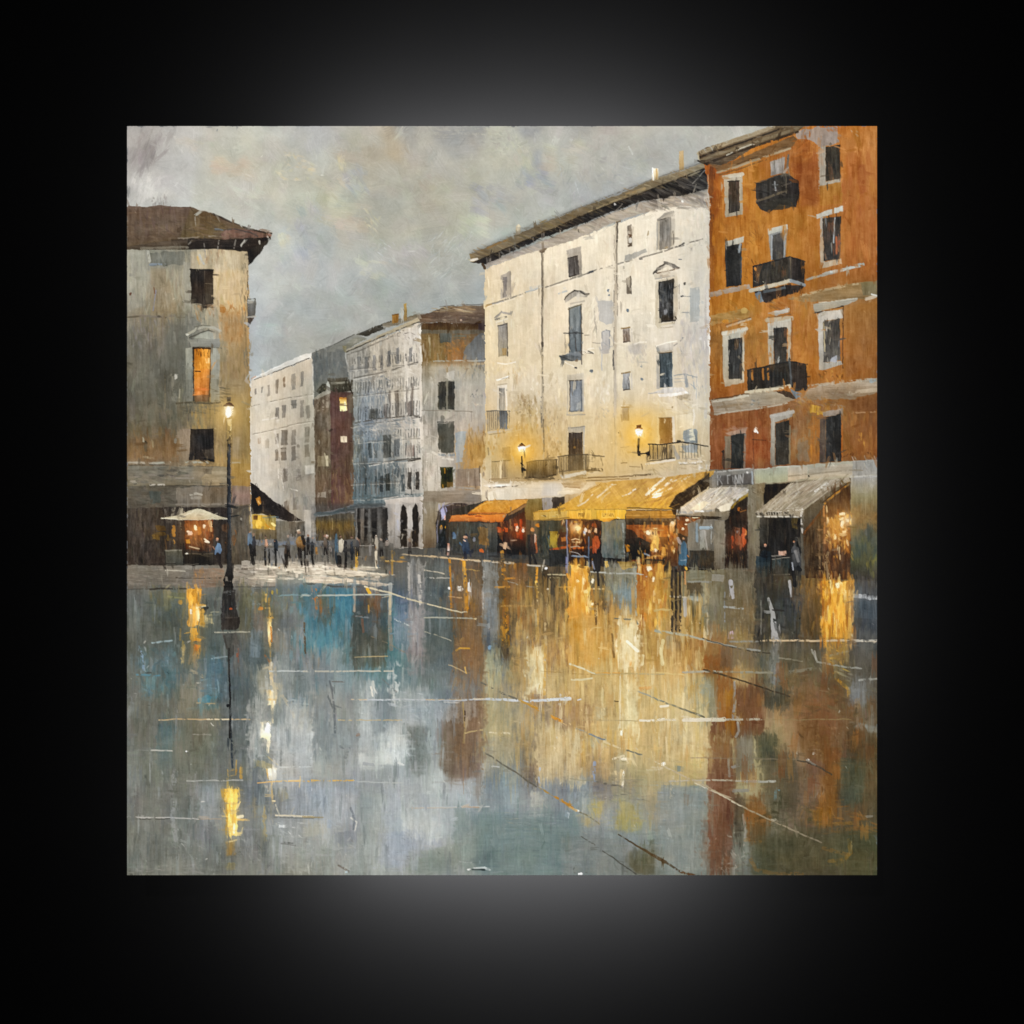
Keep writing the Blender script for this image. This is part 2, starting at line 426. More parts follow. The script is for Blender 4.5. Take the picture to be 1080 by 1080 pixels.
# ---- wet square (underpainting of the whole lower half)
pave = N('painted_square', None, 'wet paved square mirroring the buildings in grey, teal, gold and rust')
t()
PXS = [134,200,266,332,398,464,530,596,662,728,794,860,925]
PYS = [575,600,620,660,700,740,780,820,860,900,924]
G(PXS, PYS, [
 '4a4438 5a5448 6a6458 6c675c 56534c 4c4a44 4a3c2c 40342a 40342a 54483a 4a4436 4a3a28 3c3a34',
 '6f675a 756c5e 8a8070 8a8274 6a6860 5c5a54 6a5840 5a4a34 70603c 77683f 5e5240 6a5530 4a4844',
 '64625a 6a665a 73726a 6a7a80 5e686c 5a5852 705a3c 5c4e38 84744f 847448 544a38 7a5f30 54544f',
 '64645c 5c615a 5e5e54 848a8a 54828a 646a6e 5e5c56 7c6040 94734a ac8c54 84744a 5a503e 5c5a54',
 '67685f 5f6b6c 5c686a 8b9294 648a92 6d7472 6b6c6a 85684a aa8a5c ba985e 9c7c4e 6a5c46 6a5a48',
 '6b6b63 6a6a60 646e6e 999b98 7f898e 7d8484 80848a 90704e bba478 c0a26a ae9064 8c5c38 6c5c4c',
 '70716b 707062 687070 a3a4a0 8e9497 9ca2a2 7f8587 7f6853 b4a074 bba16f b8a478 86593a 6c583f',
 '767873 747468 74787a 9c9d9a 989da0 acb0b0 8b9191 7c7167 ada078 b09a6a ab9568 785640 69543a',
 '7c7c76 7d7e79 7f8180 9c9fa0 a0a4a7 a4aaab 929998 868a86 94958a 9c9478 928a72 6e5540 5a4c36',
 '72726a 7a7b74 81837d 999b98 9a9fa0 a0a5a8 89938d 75807c 7b8682 7d7e78 7a7a6f 66523e 564d36',
 '72726a 7c7b73 7f7e75 8c8c83 989d9b 999d9c 79847e 72807c 7b827c 76766b 74736a 6a5340 575038'], v=6, wx=6)
# ---- distant pale terrace at the end of the street
pale = N('painted_building', None, 'long pale cream terrace in hazy light, leftmost behind the street lamp')
t(255,310,160)
pf = (62,622, 490,462, 505,440, 512,760, 525,1000, 525,1700, 62,1700)
G([62,200,350,525], [460,640,900,1080,1300,1500,1700], [
 'd4c9b6 d2c6b2 cbbfaa c6baa6','d2c5ae d2c5b0 cdc0aa bfb4a2','d0c4ae cfc3ad c4b9a6 b4aa99',
 'd2c6b2 d0c4b0 b8ad9b a39b8c','c9beac c4b9a8 a39a8a 989082','bdb4a3 b8afa0 a09889 948c7e','8a8478 8a8478 8a8274 867e70'], pf, v=6, d='v')
S(pf, 240, None, 46, 9, 2, a=.6, jc=6)
# grey side wall behind, and ridge
P((500,430, 640,370, 800,290, 890,310, 740,400, 735,440, 770,600, 620,610, 545,720, 512,740), ['7f8079','6a6d6b','747268'], v=7, r=.6)
S((510,440, 740,420, 760,590, 620,600, 520,700), 50, ['606a6c','74756e','586468','85857a'], 60, 14, 3, a=.5)
P((640,372, 800,290, 890,310, 745,400, 600,420), ['8d8c82','7a7a70'], v=6, d='h', r=.6)
# street awning at the corner
roofp = N('roof', pale)
P((62,622, 490,462, 500,420, 440,430, 220,530, 75,600), ['dcd8ce','cdc8bc'], v=8, d='h', r=.7, h=.7)
L((90,612, 260,546, 480,458), (5,8), '4a443c', a=.8, dry=.2)
L((80,603, 225,530, 300,500), 8, 'e6e4dc', a=.9, dry=.1); L((70,605, 100,590), 8, 'b98a6c', a=.7)
L((500,425, 660,360, 800,292), 5, '3f3e38', a=.75, dry=.25)
L((180,455, 190,540), 3, 'c9cac5', a=.7); L((212,475, 214,528), 12, '9a9d99', a=.6)
use(pale)
for q in ((66,800,210,765),(210,765,350,738),(350,738,512,712),(70,1000,240,965),(240,965,400,920),(400,920,515,905)):
    L(q, 6, '7c7364', a=.6, dry=.35)
    L((q[0],q[1]+10,q[2],q[3]+10), 6, 'e0d6c4', a=.5, dry=.4)
for k, (x, y, w, h, c) in enumerate(((100,680,14,36,'857c70'),(147,665,14,40,'8c8376'),(194,650,18,80,'9b9080'),(250,615,22,100,'8f8373'),(303,595,16,70,'7d6a55'),
  (368,575,30,110,'8f897d'),(430,555,20,110,'8c857a'),(252,810,28,80,'7f776c'),(300,795,28,90,'857c70'),(372,760,40,60,'7a7469'),(430,760,24,120,'948a7c'),(470,800,26,90,'8f8678'),
  (125,1030,20,40,'b09a80'),(180,1040,30,60,'b0a490'),(250,1000,24,70,'867a6a'),(305,970,44,110,'7a6f60'),(370,970,30,110,'857b6c'),(465,950,34,110,'8c8374'),
  (250,1110,22,80,'74695a'),(300,1100,40,90,'6b5f50'),(370,1090,30,100,'7a7062'),(465,1075,34,90,'857c6e'),
  (310,1250,36,90,'756b5e'),(405,1250,36,80,'857c70'),(480,1240,30,90,'8a8174'),(320,1480,36,80,'6c5f50'),(380,1450,34,90,'706a60'),(455,1450,34,90,'7a7468'))):
    if k % 1 == 0: N('window', pale)
    P((x-w/2,y, x+w/2,y-8, x+w/2,y+h-6, x-w/2,y+h), c, v=10, r=.5, a=.8)
use(pale)
for q in ((240,990,262,1090,12),(262,1250,262,1310,9),(150,900,250,880,10),(255,900,235,985,16),(330,1380,400,1400,8),(280,1290,300,1400,6)):
    L(q[:4], q[4], 'ded4c4', a=.75, dry=.2)
L((66,640, 66,1300), 6, 'e6dcc8', a=.7, dry=.2); L((505,500, 512,740), 9, 'd8d0c2', a=.7, dry=.2); L((518,1100, 518,1300), 10, 'b0a698', a=.5, dry=.3)
t(255,440,160)
S((270,340, 420,340, 420,440, 270,440), 40, ['b8ad9e','8d8578','c8beb0'], 36, 5, 60, a=.6, ja=50)
S((240,480, 510,480, 510,700, 380,640), 60, ['9a9286','857e72','a9a092'], 60, 10, 3, a=.5)
P((450,345, 512,340, 512,400, 455,405), 'c8beb0', v=8, a=.8)
P((445,660, 495,660, 495,860, 440,860), ['b0a696','a89e90'], v=8, a=.9)
L((505,480, 510,860), 14, 'a2988a', a=.8, dry=.2)
Q(330,745,450,850, '5f5648', v=12); Q(240,740,335,880, '6a6456', v=10)
S((330,750, 450,750, 450,860, 330,860), 20, ['3a3228','857868'], 50, 8, 0, a=.6)
aw = N('awning', pale, 'dark brown sloping awning over a lit yellow stall')
P((65,465, 100,490, 250,610, 430,735, 330,742, 250,720, 160,690, 75,688), ['2a221d','332b25'], v=5, d='i', h=.8)
S((80,500, 300,640, 300,720, 80,690), 30, ['3c322a','221b17'], 40, 10, 50, a=.5)
P((65,560, 100,520, 150,620, 130,690, 68,690), '1b1714', v=6, a=.8); Q(148,600,158,680,'5a4a38', a=.7)
P((98,580, 128,566, 140,610, 120,630), 'a8742c', v=16); L((120,600, 132,618), 10, 'd8b070', a=.8)
st = N('shopfront', pale)
P((72,690, 245,705, 240,805, 150,800, 78,800), ['b08a2c','a08030'], v=14, r=.55)
E(118,765,26,34,'d8b04c', v=10); P((85,700, 118,700, 112,730, 85,730), '4a2a14', v=10)
P((150,712, 245,705, 240,800, 225,822, 200,800), ['8a7a48','c09438'], v=16)
L((170,760, 225,820), 9, 'b87820', a=.9); L((195,790, 225,815), 5, 'f0dca8', a=.9); L((215,755, 238,770), 14, 'f0d890', a=.85)
L((150,712, 262,710), 7, '6f7f82', a=.8)
Q(75,800,250,870, '6a5c40', v=12)

# ---- slim red-brown tower
tower = N('painted_building', None, 'slim maroon and brown tower with a lit yellow window')
t(255,310,160)
P((515,742, 630,700, 640,1080, 640,1540, 525,1560), ['705e4e','6c5a48','62503c'], v=12)
P((628,690, 798,700, 790,1000, 800,1450, 795,1500, 640,1540), ['5c3c38','643f3c','5e4038','6a543c'], v=8)
S((520,750, 630,720, 630,1500, 525,1540), 80, ['8a7862','5a4836','7c6a56','4f4032'], 70, 10, 0, a=.5)
S((640,700, 770,700, 770,1200, 640,1200), 50, ['55353a','6e4844','5a4038','7a5048'], 60, 12, 3, a=.45)
S((640,1150, 800,1150, 800,1500, 640,1520), 70, ['4f3c28','7d6444','664c34','8a704e'], 70, 10, 0, a=.55)
P((755,730, 800,700, 795,850, 760,850), '6e5c48', v=9, a=.8)
for x, y in ((545,770),(580,760),(608,745)): L((x,y,x,y+60), 16, 'a89884', a=.6, dry=.3)
Q(540,1150,620,1230,'8c7c62', v=10, a=.8); L((605,1160,608,1220), 18,'c8b898', a=.8)
rt = N('roof', tower)
P((612,602, 800,592, 808,690, 700,700, 628,690), ['5a5040','3c342a'], v=9, r=.7)
L((615,615, 650,628, 790,612), 9, '4a3f2c', a=.9); L((640,636, 760,630), 16, 'a8a28e', a=.65, dry=.3)
S((650,650, 780,645, 780,690, 650,690), 26, ['1f1a16','8a8674','b0a890','3a332a'], 16, 6, 10, a=.8)
E(770,598,14,14,'d8941c', v=8); P((752,610, 795,610, 800,690, 765,690), '3c2c1a', v=12)
P((520,735, 600,690, 632,690, 632,705, 520,755), '9a9080', v=9, r=.55)
P((530,690, 570,640, 600,640, 605,690, 550,715), '4a4438', v=16); S((540,640,605,690), 12, ['b0a070','2a2620','8a7a40'], 14, 6, 0, a=.8)
wn = N('window', tower, 'lit yellow window')
P((696,742, 748,740, 748,832, 700,836), ['d8a440','ecd27c','f0dc9a'], v=8, h=.7); L((700,745, 745,748), 12, 'b87020', a=.8); L((735,770, 738,830), 8, 'f8ecc0', a=.8)
N('window', tower); P((704,1012, 748,1016, 746,1058, 706,1056), ['c8b498','e0ccae'], v=7); L((725,1022,728,1050),6,'8a7a6a',a=.6)
use(tower); S((640,1040,780,1060),1,['4a3030'],60,10,80,a=.5)
L((612,985,640,965), 16, '33221c', a=.6, dry=.2); L((690,1290,745,1300), 26, '3a2620', a=.5, dry=.3); Q(540,1410,600,1450,'a89c8a',a=.6,dry=.2)
t(255,440,160)
shp = N('shopfront', tower)
P((525,710, 640,695, 805,670, 808,870, 530,880), ['5e4c2c','66532e','4a3c28'], v=14)
S((530,720, 800,700, 800,870, 530,870), 60, ['7a6434','3f3424','8a7038','54451f'], 80, 9, 0, a=.6)
L((645,720,645,800), 9, 'a89060', a=.6); L((790,700,790,860), 10,'8a7440',a=.5)
N('awning', tower, 'thin teal shop canopy')
L((522,692, 640,688, 700,665, 800,648), (16,30), '586c6c', a=.95); L((530,680, 640,680, 760,660), 9, '3c5f6a', a=.7, dry=.2); L((530,702, 640,700), 6, 'a8b0a8', a=.6, dry=.3); L((780,680,800,676),8,'c8d0c8',a=.7)

# ---- blue and cream corner building
blue = N('painted_building', None, 'corner building with a blue and cream side and an ochre attic')
t(360,310,160)
lf = (40,420, 200,350, 440,255, 562,205, 572,470, 575,1080, 582,1810, 110,1810, 88,1440, 85,700, 50,600)
G([40,200,380,580], [210,480,600,720,900,1080,1300,1450,1600,1810], [
 '9c9484 b5a994 cbbfab d2c8b8','978f80 b3a993 ccbfa6 d6cbb8','94928a b0aa9c c8bda8 dcd2c0','8b8d88 98a0a2 c8bea8 dcd4c4',
 '7c8288 8090a0 b4ada0 d8d0c4','6f7878 7f93a2 a8a89c d0c8b8','606c70 5f7480 8a8f8c c8c0b0','506870 55707a 74868a b4b4ac','556a6c 5c6c70 9a968c c0b8ac','4a4a42 57544c 7a7266 aaa294'], lf, v=9, wx=8)
S((60,430, 560,260, 560,470, 80,590), 150, ['d8cbb0','a89f90','cfc2a8','94897a','ddd0b6'], 46, 10, 4, a=.55)
for x0, y0, h in ((75,510,50),(128,450,110),(180,450,120),(235,440,110),(285,450,90),(338,410,110),(402,390,110),(492,385,100)):
    N('window', blue); P((x0-11,y0, x0+11,y0-8, x0+11,y0+h-6, x0-11,y0+h), '7f8080', v=12, a=.8, r=.7)
use(blue)
L((90,600, 200,580, 370,540, 545,485), 9, '6f675c', a=.75, dry=.2); L((90,612, 380,555, 545,500), 7, 'e0d6c2', a=.6, dry=.35)
L((50,430,140,400,300,330,440,265), 10, '6c6459', a=.6, dry=.3); S((390,280,560,240,560,330,390,330), 20, ['5f5850','d8d0c4'], 40, 5, 70, a=.6, ja=20)
S((100,610, 340,570, 350,720, 110,740), 110, ['748390','dcd0b8','8a95a0','b8b4a8','627280'], 26, 7, 40, a=.65, ja=50)
S((340,570, 560,520, 560,640, 340,680), 50, ['e4d8c0','d0c4b0','eee4d2'], 40, 10, 70, a=.55, ja=25)
S((130,700, 330,690, 310,880, 130,890), 70, ['6c7f92','7e8f9e','606f80','93a4b0'], 56, 10, 4, a=.6)
S((110,900, 450,880, 560,900, 540,960, 110,1000), 60, ['6f879c','8797a2','5c6e7c','c0c0b8'], 50, 10, 70, a=.55, ja=20)
S((100,960, 560,930, 560,1080, 100,1080), 70, ['c4bcaa','d8ceb8','8ea0aa','b8b4a8'], 30, 10, 50, a=.55, ja=40)
for x0, y0, w, h, c in ((230,820,60,70,'4f5350'),(345,690,14,190,'7a7672'),(395,690,26,190,'6c665e'),(465,690,14,150,'77706a'),(505,640,16,230,'7d7064'),(313,790,20,100,'857a74'),(485,770,26,100,'8a7c74')):
    N('window', blue); P((x0-w/2,y0, x0+w/2,y0-8, x0+w/2,y0+h, x0-w/2,y0+h), c, v=14, a=.8, r=.6)
use(blue)
L((100,920, 240,890, 380,880, 470,868, 552,866), 9, '5a564f', a=.8, dry=.2); L((520,872, 556,880), 12, '3a3530', a=.8)
L((230,840, 230,880), 30, '3f403c', a=.5, dry=.2)
t(360,440,160)
S((140,130, 290,130, 290,300, 140,300), 50, ['6c7f8c','55707f','7e94a4'], 70, 10, 0, a=.6)
S((90,140, 150,140, 140,300, 90,300), 24, ['8a8878','50584f','b0a890'], 50, 9, 0, a=.5)
for x0, y0, w, h, c in ((205,190,20,100,'3c4c52'),(245,230,20,60,'4a5a60'),(325,130,60,160,'565c58'),(395,160,40,120,'6a7276'),(150,180,16,100,'66757c'),(480,200,50,80,'b0a498'),(512,200,14,80,'8a7068')):
    N('window', blue); P((x0-w/2,y0, x0+w/2,y0-5, x0+w/2,y0+h, x0-w/2,y0+h), c, v=16, a=.75, r=.6)
use(blue)
S((430,30, 570,20, 565,180, 430,190), 40, ['e0d2bc','d2c4ae','ecdfcb'], 60, 14, 3, a=.55)
L((200,335, 290,330, 440,300, 560,292), (10,8), '4a4844', a=.85, dry=.15); L((200,348, 300,330, 380,318), 9, 'cfccc0', a=.85, dry=.1)
L((480,312, 560,298), 11, '2b2622', a=.85); L((380,316, 470,310), 9, '5a7686', a=.7)
P((470,330, 575,312, 578,540, 455,545), ['cdc6ba','bdb6aa'], v=7, a=.9)
S((100,350, 440,340, 430,540, 110,560), 120, ['55707c','48626e','6d848c','5f757c'], 70, 11, 0, a=.55)
S((320,340, 440,340, 430,420, 320,430), 20, ['9aa8aa','c8ccc4'], 26, 8, 20, a=.55, ja=40)
for x0, y0, w, h, c in ((130,430,10,110,'3a4c54'),(175,430,10,120,'3a4c54'),(245,420,16,120,'32444c'),(285,420,24,110,'2c3a42'),(330,405,30,120,'26302f'),(440,410,26,120,'485860'),(487,390,28,125,'38342f'),(540,390,26,125,'3a342e')):
    N('window', blue); P((x0-w/2,y0, x0+w/2,y0-4, x0+w/2,y0+h, x0-w/2,y0+h), c, v=14, a=.85, r=.55)
use(blue)
L((505,390,507,515), 12, 'd8d2c4', a=.8, dry=.2); L((458,380,462,530), 8, 'b8b4ac', a=.7)
L((110,565, 300,572, 440,552, 580,548), 12, '54656a', a=.8, dry=.2); L((300,580, 430,562, 575,556), 9, 'd0c8bc', a=.8, dry=.15)
P((305,590, 440,572, 578,565, 582,640, 320,640), ['d2c6b8','c0b4a6'], v=6)
S((95,560, 320,575, 320,640, 90,640), 26, ['45626e','557480','39545f'], 60, 10, 80, a=.6)
L((70,640, 150,625, 310,620), (18,12), '465a60', a=.75); L((0,665,100,655), 12, '4c5c5e', a=.65, dry=.2)
P((95,650, 330,640, 335,920, 110,925), ['54504a','4c4842','4a443c'], v=12)
P((330,620, 582,610, 584,928, 340,925), ['b8aea2','a2988c','8c8276'], v=9)
for x0, w, c in ((120,26,'26201c'),(150,22,'8a7a66'),(175,20,'2c2620'),(235,34,'1f1f1f'),(200,18,'7a7a74'),(270,24,'6a6863'),(312,34,'1e1b1a'),(110,10,'8a8880')):
    P((x0-w/2,655, x0+w/2,648, x0+w/2,890, x0-w/2,895), c, v=12, a=.85, r=.55)
for x0, x1, y0, y1 in ((418,468,618,925),(505,548,615,925)):
    N('doorway', blue); k = (x0+x1)/2
    P((x0,y0+60, x0+8,y0+22, k,y0, x1-8,y0+22, x1,y0+60, x1,y1, x0,y1), ['2e2824','241e18','3a2c1a'], v=10, r=.7)
use(blue)
P((382,600, 412,600, 420,800, 385,920), ['cfc6bc','b4b2b4','9a9086'], v=7, a=.8); P((470,640, 505,620, 505,780, 480,900), ['c8c0b4','cfc8c0','9a9084'], v=7, a=.85)
P((552,600, 582,600, 582,925, 555,925), ['c4bab0','bcb4aa','a0988c'], v=7, a=.9); S((384,690,415,800), 5, ['b4b8cc'], 50, 10, 0, a=.6)
L((340,650,335,900), 16, 'b0a598', a=.7, dry=.2)
S((420,800,550,920), 16, ['6a4c2c','8a6a3c','1c1612'], 40, 8, 0, a=.5)
t(360,310,160)
for y0, y1, hh in ((455,420,70),(640,585,80),(820,760,110),(985,960,60),(1080,1060,110),(1260,1240,80),(1340,1320,110)):
    for x in range(80, 560, 19):
        f = (x - 60) / 500; y = y0 + (y1 - y0) * f; d = .55 if rng.random() < .6 else .25
        L((x+rng.uniform(-4,4),y,x+rng.uniform(-4,4),y+hh*rng.uniform(.6,1.1)), rng.uniform(5,11), ('4a4c4c','5c5a54','6c665c','3c4448')[int(rng.integers(4))], a=d, dry=.2)
    L((70,y0+hh+12,560,y1+hh+10), 7, '6c665c', a=.45, dry=.35); L((70,y0+hh+22,560,y1+hh+19), 6, 'dcd2be', a=.45, dry=.4)
S((80,620,560,1400), 130, ['d8ccb6','c4baa8','e4dac6','8c8c88','5c6468'], 30, 6, 8, a=.5, ja=30)
# right-hand face
rf = (562,208, 1030,205, 1030,1760, 582,1810, 575,1080, 572,470)
G([565,680,800,900,1030], [210,300,470,520,640,830,960,1080,1250,1450,1700,1800], [
 '5a4630 4a3820 4f3a20 4a341c 503c30','7a6038 7f6840 6f6048 7a6040 6c6862','7d6238 80683c 9a6c3c 8a6c48 72747a','988a70 a89c84 a89c88 a49880 9c9480',
 'a09a8a aaa394 a8a294 b0a898 aaa290','8c8678 a8a090 aca494 b4aa9a b2aa9a','968e80 b0a698 a89c8c b0a290 ac9c84','a8a090 c0b8a8 9c9488 b0884c a8803c',
 '9c9484 c8beae a49a8c a88450 b48a48','8f8676 b0a694 9c9080 867460 9c8c74','857c6c 7c7262 786c5c 74685a 7a6e60','6c6040 5c5038 584c3c 4a4034 4a4034'], rf, v=7, wx=6)
S((575,220,1030,475), 120, None, 60, 12, 2, a=.6, jc=8, sm=8)
S((575,480,1030,1400), 200, None, 60, 14, 2, a=.55, jc=6, sm=7)
P((568,212, 975,210, 975,250, 568,258), ['4a341c','55401f'], v=8, a=.85); P((975,215,1028,210,1028,265,975,265), '4a3c3c', v=6, a=.85)
P((568,255, 1028,262, 1028,282, 568,285), '6a6456', v=6, a=.7)
S((740,310, 920,300, 920,400, 760,460), 30, ['b07838','a8703a','8c6c40'], 40, 14, 50, a=.65, ja=30)
P((865,410, 960,300, 975,280, 1028,280, 1028,470, 865,465), ['6d7070','787a78'], v=7, a=.8, r=1.2)
P((700,282, 785,280, 785,345, 700,350), ['5f6058','50544e'], v=10, a=.8); L((800,300,885,300), 12,'686a5c',a=.7,dry=.2); L((800,320,880,320),8,'5a5a50',a=.6,dry=.2)
L((632,315, 632,470), 6, 'a8a080', a=.6, dry=.3); L((745,345,745,470),5,'4f3c20',a=.6); L((692,285,695,470),5,'a09070',a=.5,dry=.3)
L((640,478, 1025,476), 9, 'a8a89c', a=.8, dry=.15); L((580,490,1030,492), 16, '8a7658', a=.7, dry=.15)
L((930,503,1010,500), 14, 'b8a078', a=.6); L((555,230, 572,480), 15, 'e6dfd0', a=.85, dry=.1); L((560,470, 575,1080), 20, 'dbd0bf', a=.85, dry=.12)
S((820,510, 1020,505, 1010,600, 820,600), 26, ['6f7478','50504a','c0b8a8'], 36, 6, 5, a=.55)
S((900,690,1000,740), 12, ['4f5866','3c4048'], 22, 5, -25, a=.6); S((860,770,1000,790), 8, ['d0c0a0'], 30, 10, 60, a=.5)
L((575,832, 700,830, 930,838), 7, '7f7464', a=.7, dry=.2); L((925,840,925,910),5,'80766a',a=.6)
wb1 = N('window', blue)
P((686,630, 805,612, 805,828, 690,822), ['46433a','3c3a34','4a483e'], v=10, r=.7); P((742,600, 760,600, 758,825, 745,825), '8c8674', v=8, a=.8)
P((690,545, 745,530, 745,620, 690,625), '9c9484', v=8, a=.8); P((750,560, 805,545, 805,610, 760,615), 'bdb6a8', v=8, a=.8); L((692,640,692,820), 8, '6a6450', a=.6)
wb2 = N('window', blue)
P((684,918, 804,916, 800,1128, 690,1130), ['5a564a','4f4c40'], v=8, r=.7); L((684,912,800,912), 9, '3f3c34', a=.7, dry=.2); L((720,880,722,905), 30, '6a665a', a=.7, dry=.2)
t(360,440,160)
L((690,268, 800,268), 16, '7e8484', a=.8, dry=.2); L((650,250,720,290,790,300), 16, 'd8cfbf', a=.7, dry=.2)
P((810,110, 890,100, 860,320, 815,325), ['929a9c','a0a4a4'], v=8, a=.75, r=1)
S((900,80, 1030,80, 1000,330, 880,340), 50, ['a87c3c','b48c4c','8c6834','c09a60'], 60, 12, 0, a=.55)
wb3 = N('window', blue)
P((704,358, 792,352, 794,500, 712,505), ['3a3a1c','2e3018','4a4420'], v=14, r=.7); L((735,365,738,400),8,'c8902c',a=.8); L((722,480,724,500),7,'b88428',a=.7); P((750,460,800,462,798,500,752,502),'7a6034',v=8,a=.8)
L((800,360,806,500), 12, 'b8b4a8', a=.8, dry=.2); L((692,360,700,500), 12, 'd0c8b8', a=.7, dry=.2)
use(blue)
P((820,375, 985,360, 985,490, 815,492), ['8f7d68','84725e'], v=9, a=.9); L((905,380,905,490),7,'b0a48f',a=.6,dry=.2); L((950,380,955,500),12,'74624e',a=.6)
L((800,500,960,508), 12, '9a968c', a=.7, dry=.2); P((582,530,985,515,990,600,582,615), ['8c7f6c','7c6e5c'], v=7, a=.85, d='h')
L((585,560,980,545),6,'6c5f4e',a=.6,dry=.3); L((983,350,990,600), 9, '4f4234', a=.7, dry=.15)
P((582,600, 690,600, 670,930, 584,930), ['8c8270','84745a','5a4a38'], v=8, a=.9)
arch = N('doorway', blue, 'arched dark doorway with a lilac highlight')
P((680,930, 672,760, 690,670, 720,630, 780,612, 880,615, 930,640, 860,690, 780,700, 770,740, 780,925), ['4f4238','4a3c34','1c1a16','20201a'], v=8)
P((700,740, 765,735, 765,930, 685,930), ['20201a','1a1c1a'], v=8); L((685,905, 680,780, 700,680, 730,635, 800,616), 9, '7f7c86', a=.85, dry=.1)
P((706,660, 740,640, 755,690, 740,710, 712,735), ['9c9ab4','a8a6bc'], v=8); P((735,700,775,705,765,725,730,730),'d0a090',v=9)
E(712,785,9,17,'d89018', v=6); E(742,778,6,10,'b88820', v=6)
L((768,620,900,630), 14, '7a6a54', a=.6, dry=.25); L((880,640,930,640),20,'9c7038',a=.6,dry=.2)
# roofs and chimneys
t(360,310,160)
rb = N('roof', blue, 'brown hipped tile roof')
P((555,150, 640,130, 740,92, 860,84, 1025,80, 1028,212, 900,208, 700,205, 560,205), ['7a6a56','6a5848','5f4f40'], v=9, d='h', r=.7)
S((660,95, 930,88, 930,130, 660,130), 26, ['c4b08c','a89068','d8c8a4','8a7454'], 70, 7, 84, a=.7, ja=6)
S((570,140, 1020,120, 1020,200, 570,200), 60, ['8a7864','54463a','6f5e4c','9c8a72'], 60, 6, 88, a=.5, ja=5)
L((850,188,852,190),14,'c4a890',a=.8); L((700,92,860,78,1025,74), 5, '4a4036', a=.7, dry=.3)
P((30,400, 180,330, 380,245, 555,165, 560,195, 430,250, 250,325, 35,420), ['b0a58c','a89a7c'], v=8, d='h', r=.6)
L((35,415, 180,350, 370,270, 555,200), 8, '453c32', a=.85, dry=.15)
P((20,370, 60,330, 110,305, 180,318, 30,395), ['8c8a78','77735e'], v=8, d='h'); P((10,370,35,370,35,420,18,410),'8a7c48',v=10,a=.8)
P((108,290, 210,250, 300,210, 360,190, 350,230, 190,300), ['4a4438','3f3a30'], v=9, d='h', r=.55)
P((290,215, 420,180, 540,145, 560,165, 400,225, 300,250), ['7a7464','8c8270'], v=9, d='h', r=.55)
L((110,290,220,242),7,'2a2620',a=.8); P((540,155,560,140,572,180,550,178),'8a8070',v=8)
for pts, c in (((360,148, 408,142, 404,205, 364,212), ['9a7238','8a6a3a']), ((446,72, 464,66, 466,190, 446,192), ['a88c50','7c6844']), ((424,100, 432,98, 432,192, 426,192), ['b8b4a4','9c9684'])):
    N('chimney', blue); P(pts, c, v=10, r=.5, h=.7)
L((362,150,406,146),8,'5f4420',a=.6); L((440,110,446,130),8,'6a5430',a=.7)
L((438,105,440,180),5,'e0ddd2',a=.7)
# ---- tall cream building
white = N('painted_building', None, 'tall cream white building with a long brown eave, lit by two wall lamps')
t()
wp = (511,284, 570,262, 607,252, 651,236, 690,222, 748,205, 749,520, 735,540, 560,580, 512,580)
G([512,570,630,690,748], [270,320,360,400,440,480,510,580], [
 'd9c6a6 e2d2b4 e4d6ba e6dac2 cdc2ad','d9c69f e2d0b0 e0d3ba e4d8bf c6beae','d7c49d dfcba8 dbceb4 ddd1ba beb6ac',
 'd5bf95 dac69e d8c8a4 d8c6a2 c2b69e','ceb07c c6aa74 d8bd88 d8bd88 cbbb9a','c4a666 c09c5e d4b476 d4b476 bea67e',
 'b89c6c a58a5c c4a878 c8ae82 b6a27e','b09870 a08860 c0a478 c0a478 b09c7c'], wp, v=5, wx=5)
S((514,280, 745,210, 745,500, 514,520), 700, None, 13, 4, 3, a=.5, jc=4, sm=5, ja=10)
S((514,280, 745,215, 745,420, 514,430), 260, ['eadcc2','e6d6b8','d2c0a0','ded0b8'], 9, 2, 4, a=.4, ja=14)
S((514,400, 640,400, 640,500, 514,510), 120, ['b89458','a98a54','dcc294','c8a466'], 12, 3, 2, a=.45)
t(490,370,140)
S((420,370, 580,370, 600,760, 400,760), 120, ['a98848','b8924c','c0a05c','97743c'], 60, 14, 3, a=.5)
S((430,400, 560,400, 560,540, 430,540), 50, ['6f5c3a','e0d0b0','8a7044','dcc8a0'], 26, 7, 30, a=.6, ja=60)
S((530,230, 610,230, 620,620, 560,600), 50, ['ecdcbe','e4d2b0','d8c29a'], 40, 10, 10, a=.55, ja=25)
S((640,460, 780,460, 790,800, 640,800), 80, ['8f7c5c','bfa678','a58a5c','d8c298'], 36, 9, 0, a=.5)
S((690,740, 790,740, 790,850, 690,850), 30, ['a07a38','94702e','b08a44'], 40, 16, 0, a=.5)
S((640,160,780,160,780,460,640,460), 50, ['dcc498','e8d8b8','b8a680','cdb892'], 30, 9, 20, a=.5, ja=40)
S((180,80, 440,80, 560,220, 180,260), 60, ['e0c690','e8d2a0','d6ba84'], 46, 14, 20, a=.45, ja=30)
S((430,920,500,1030), 0, None, 5, 5)
t(620,300,140)
S((745,300, 975,280, 970,760, 760,720), 90, ['bdb5ac','b2aca6','c8bfb0','a8a4a0'], 80, 18, 2, a=.5)
S((300,470, 470,450, 470,700, 300,600), 60, ['c2b8a8','b8b0a4','ccc0a8'], 50, 14, 4, a=.5)
P((80,135, 205,125, 208,300, 150,330, 90,290), ['b9b4ab','bcb8b0'], v=4, a=.85, r=1); P((830,30, 905,20, 905,300, 825,310), ['adadA5','a3a7a4','aaa9a0'], v=5, a=.85, r=.8)
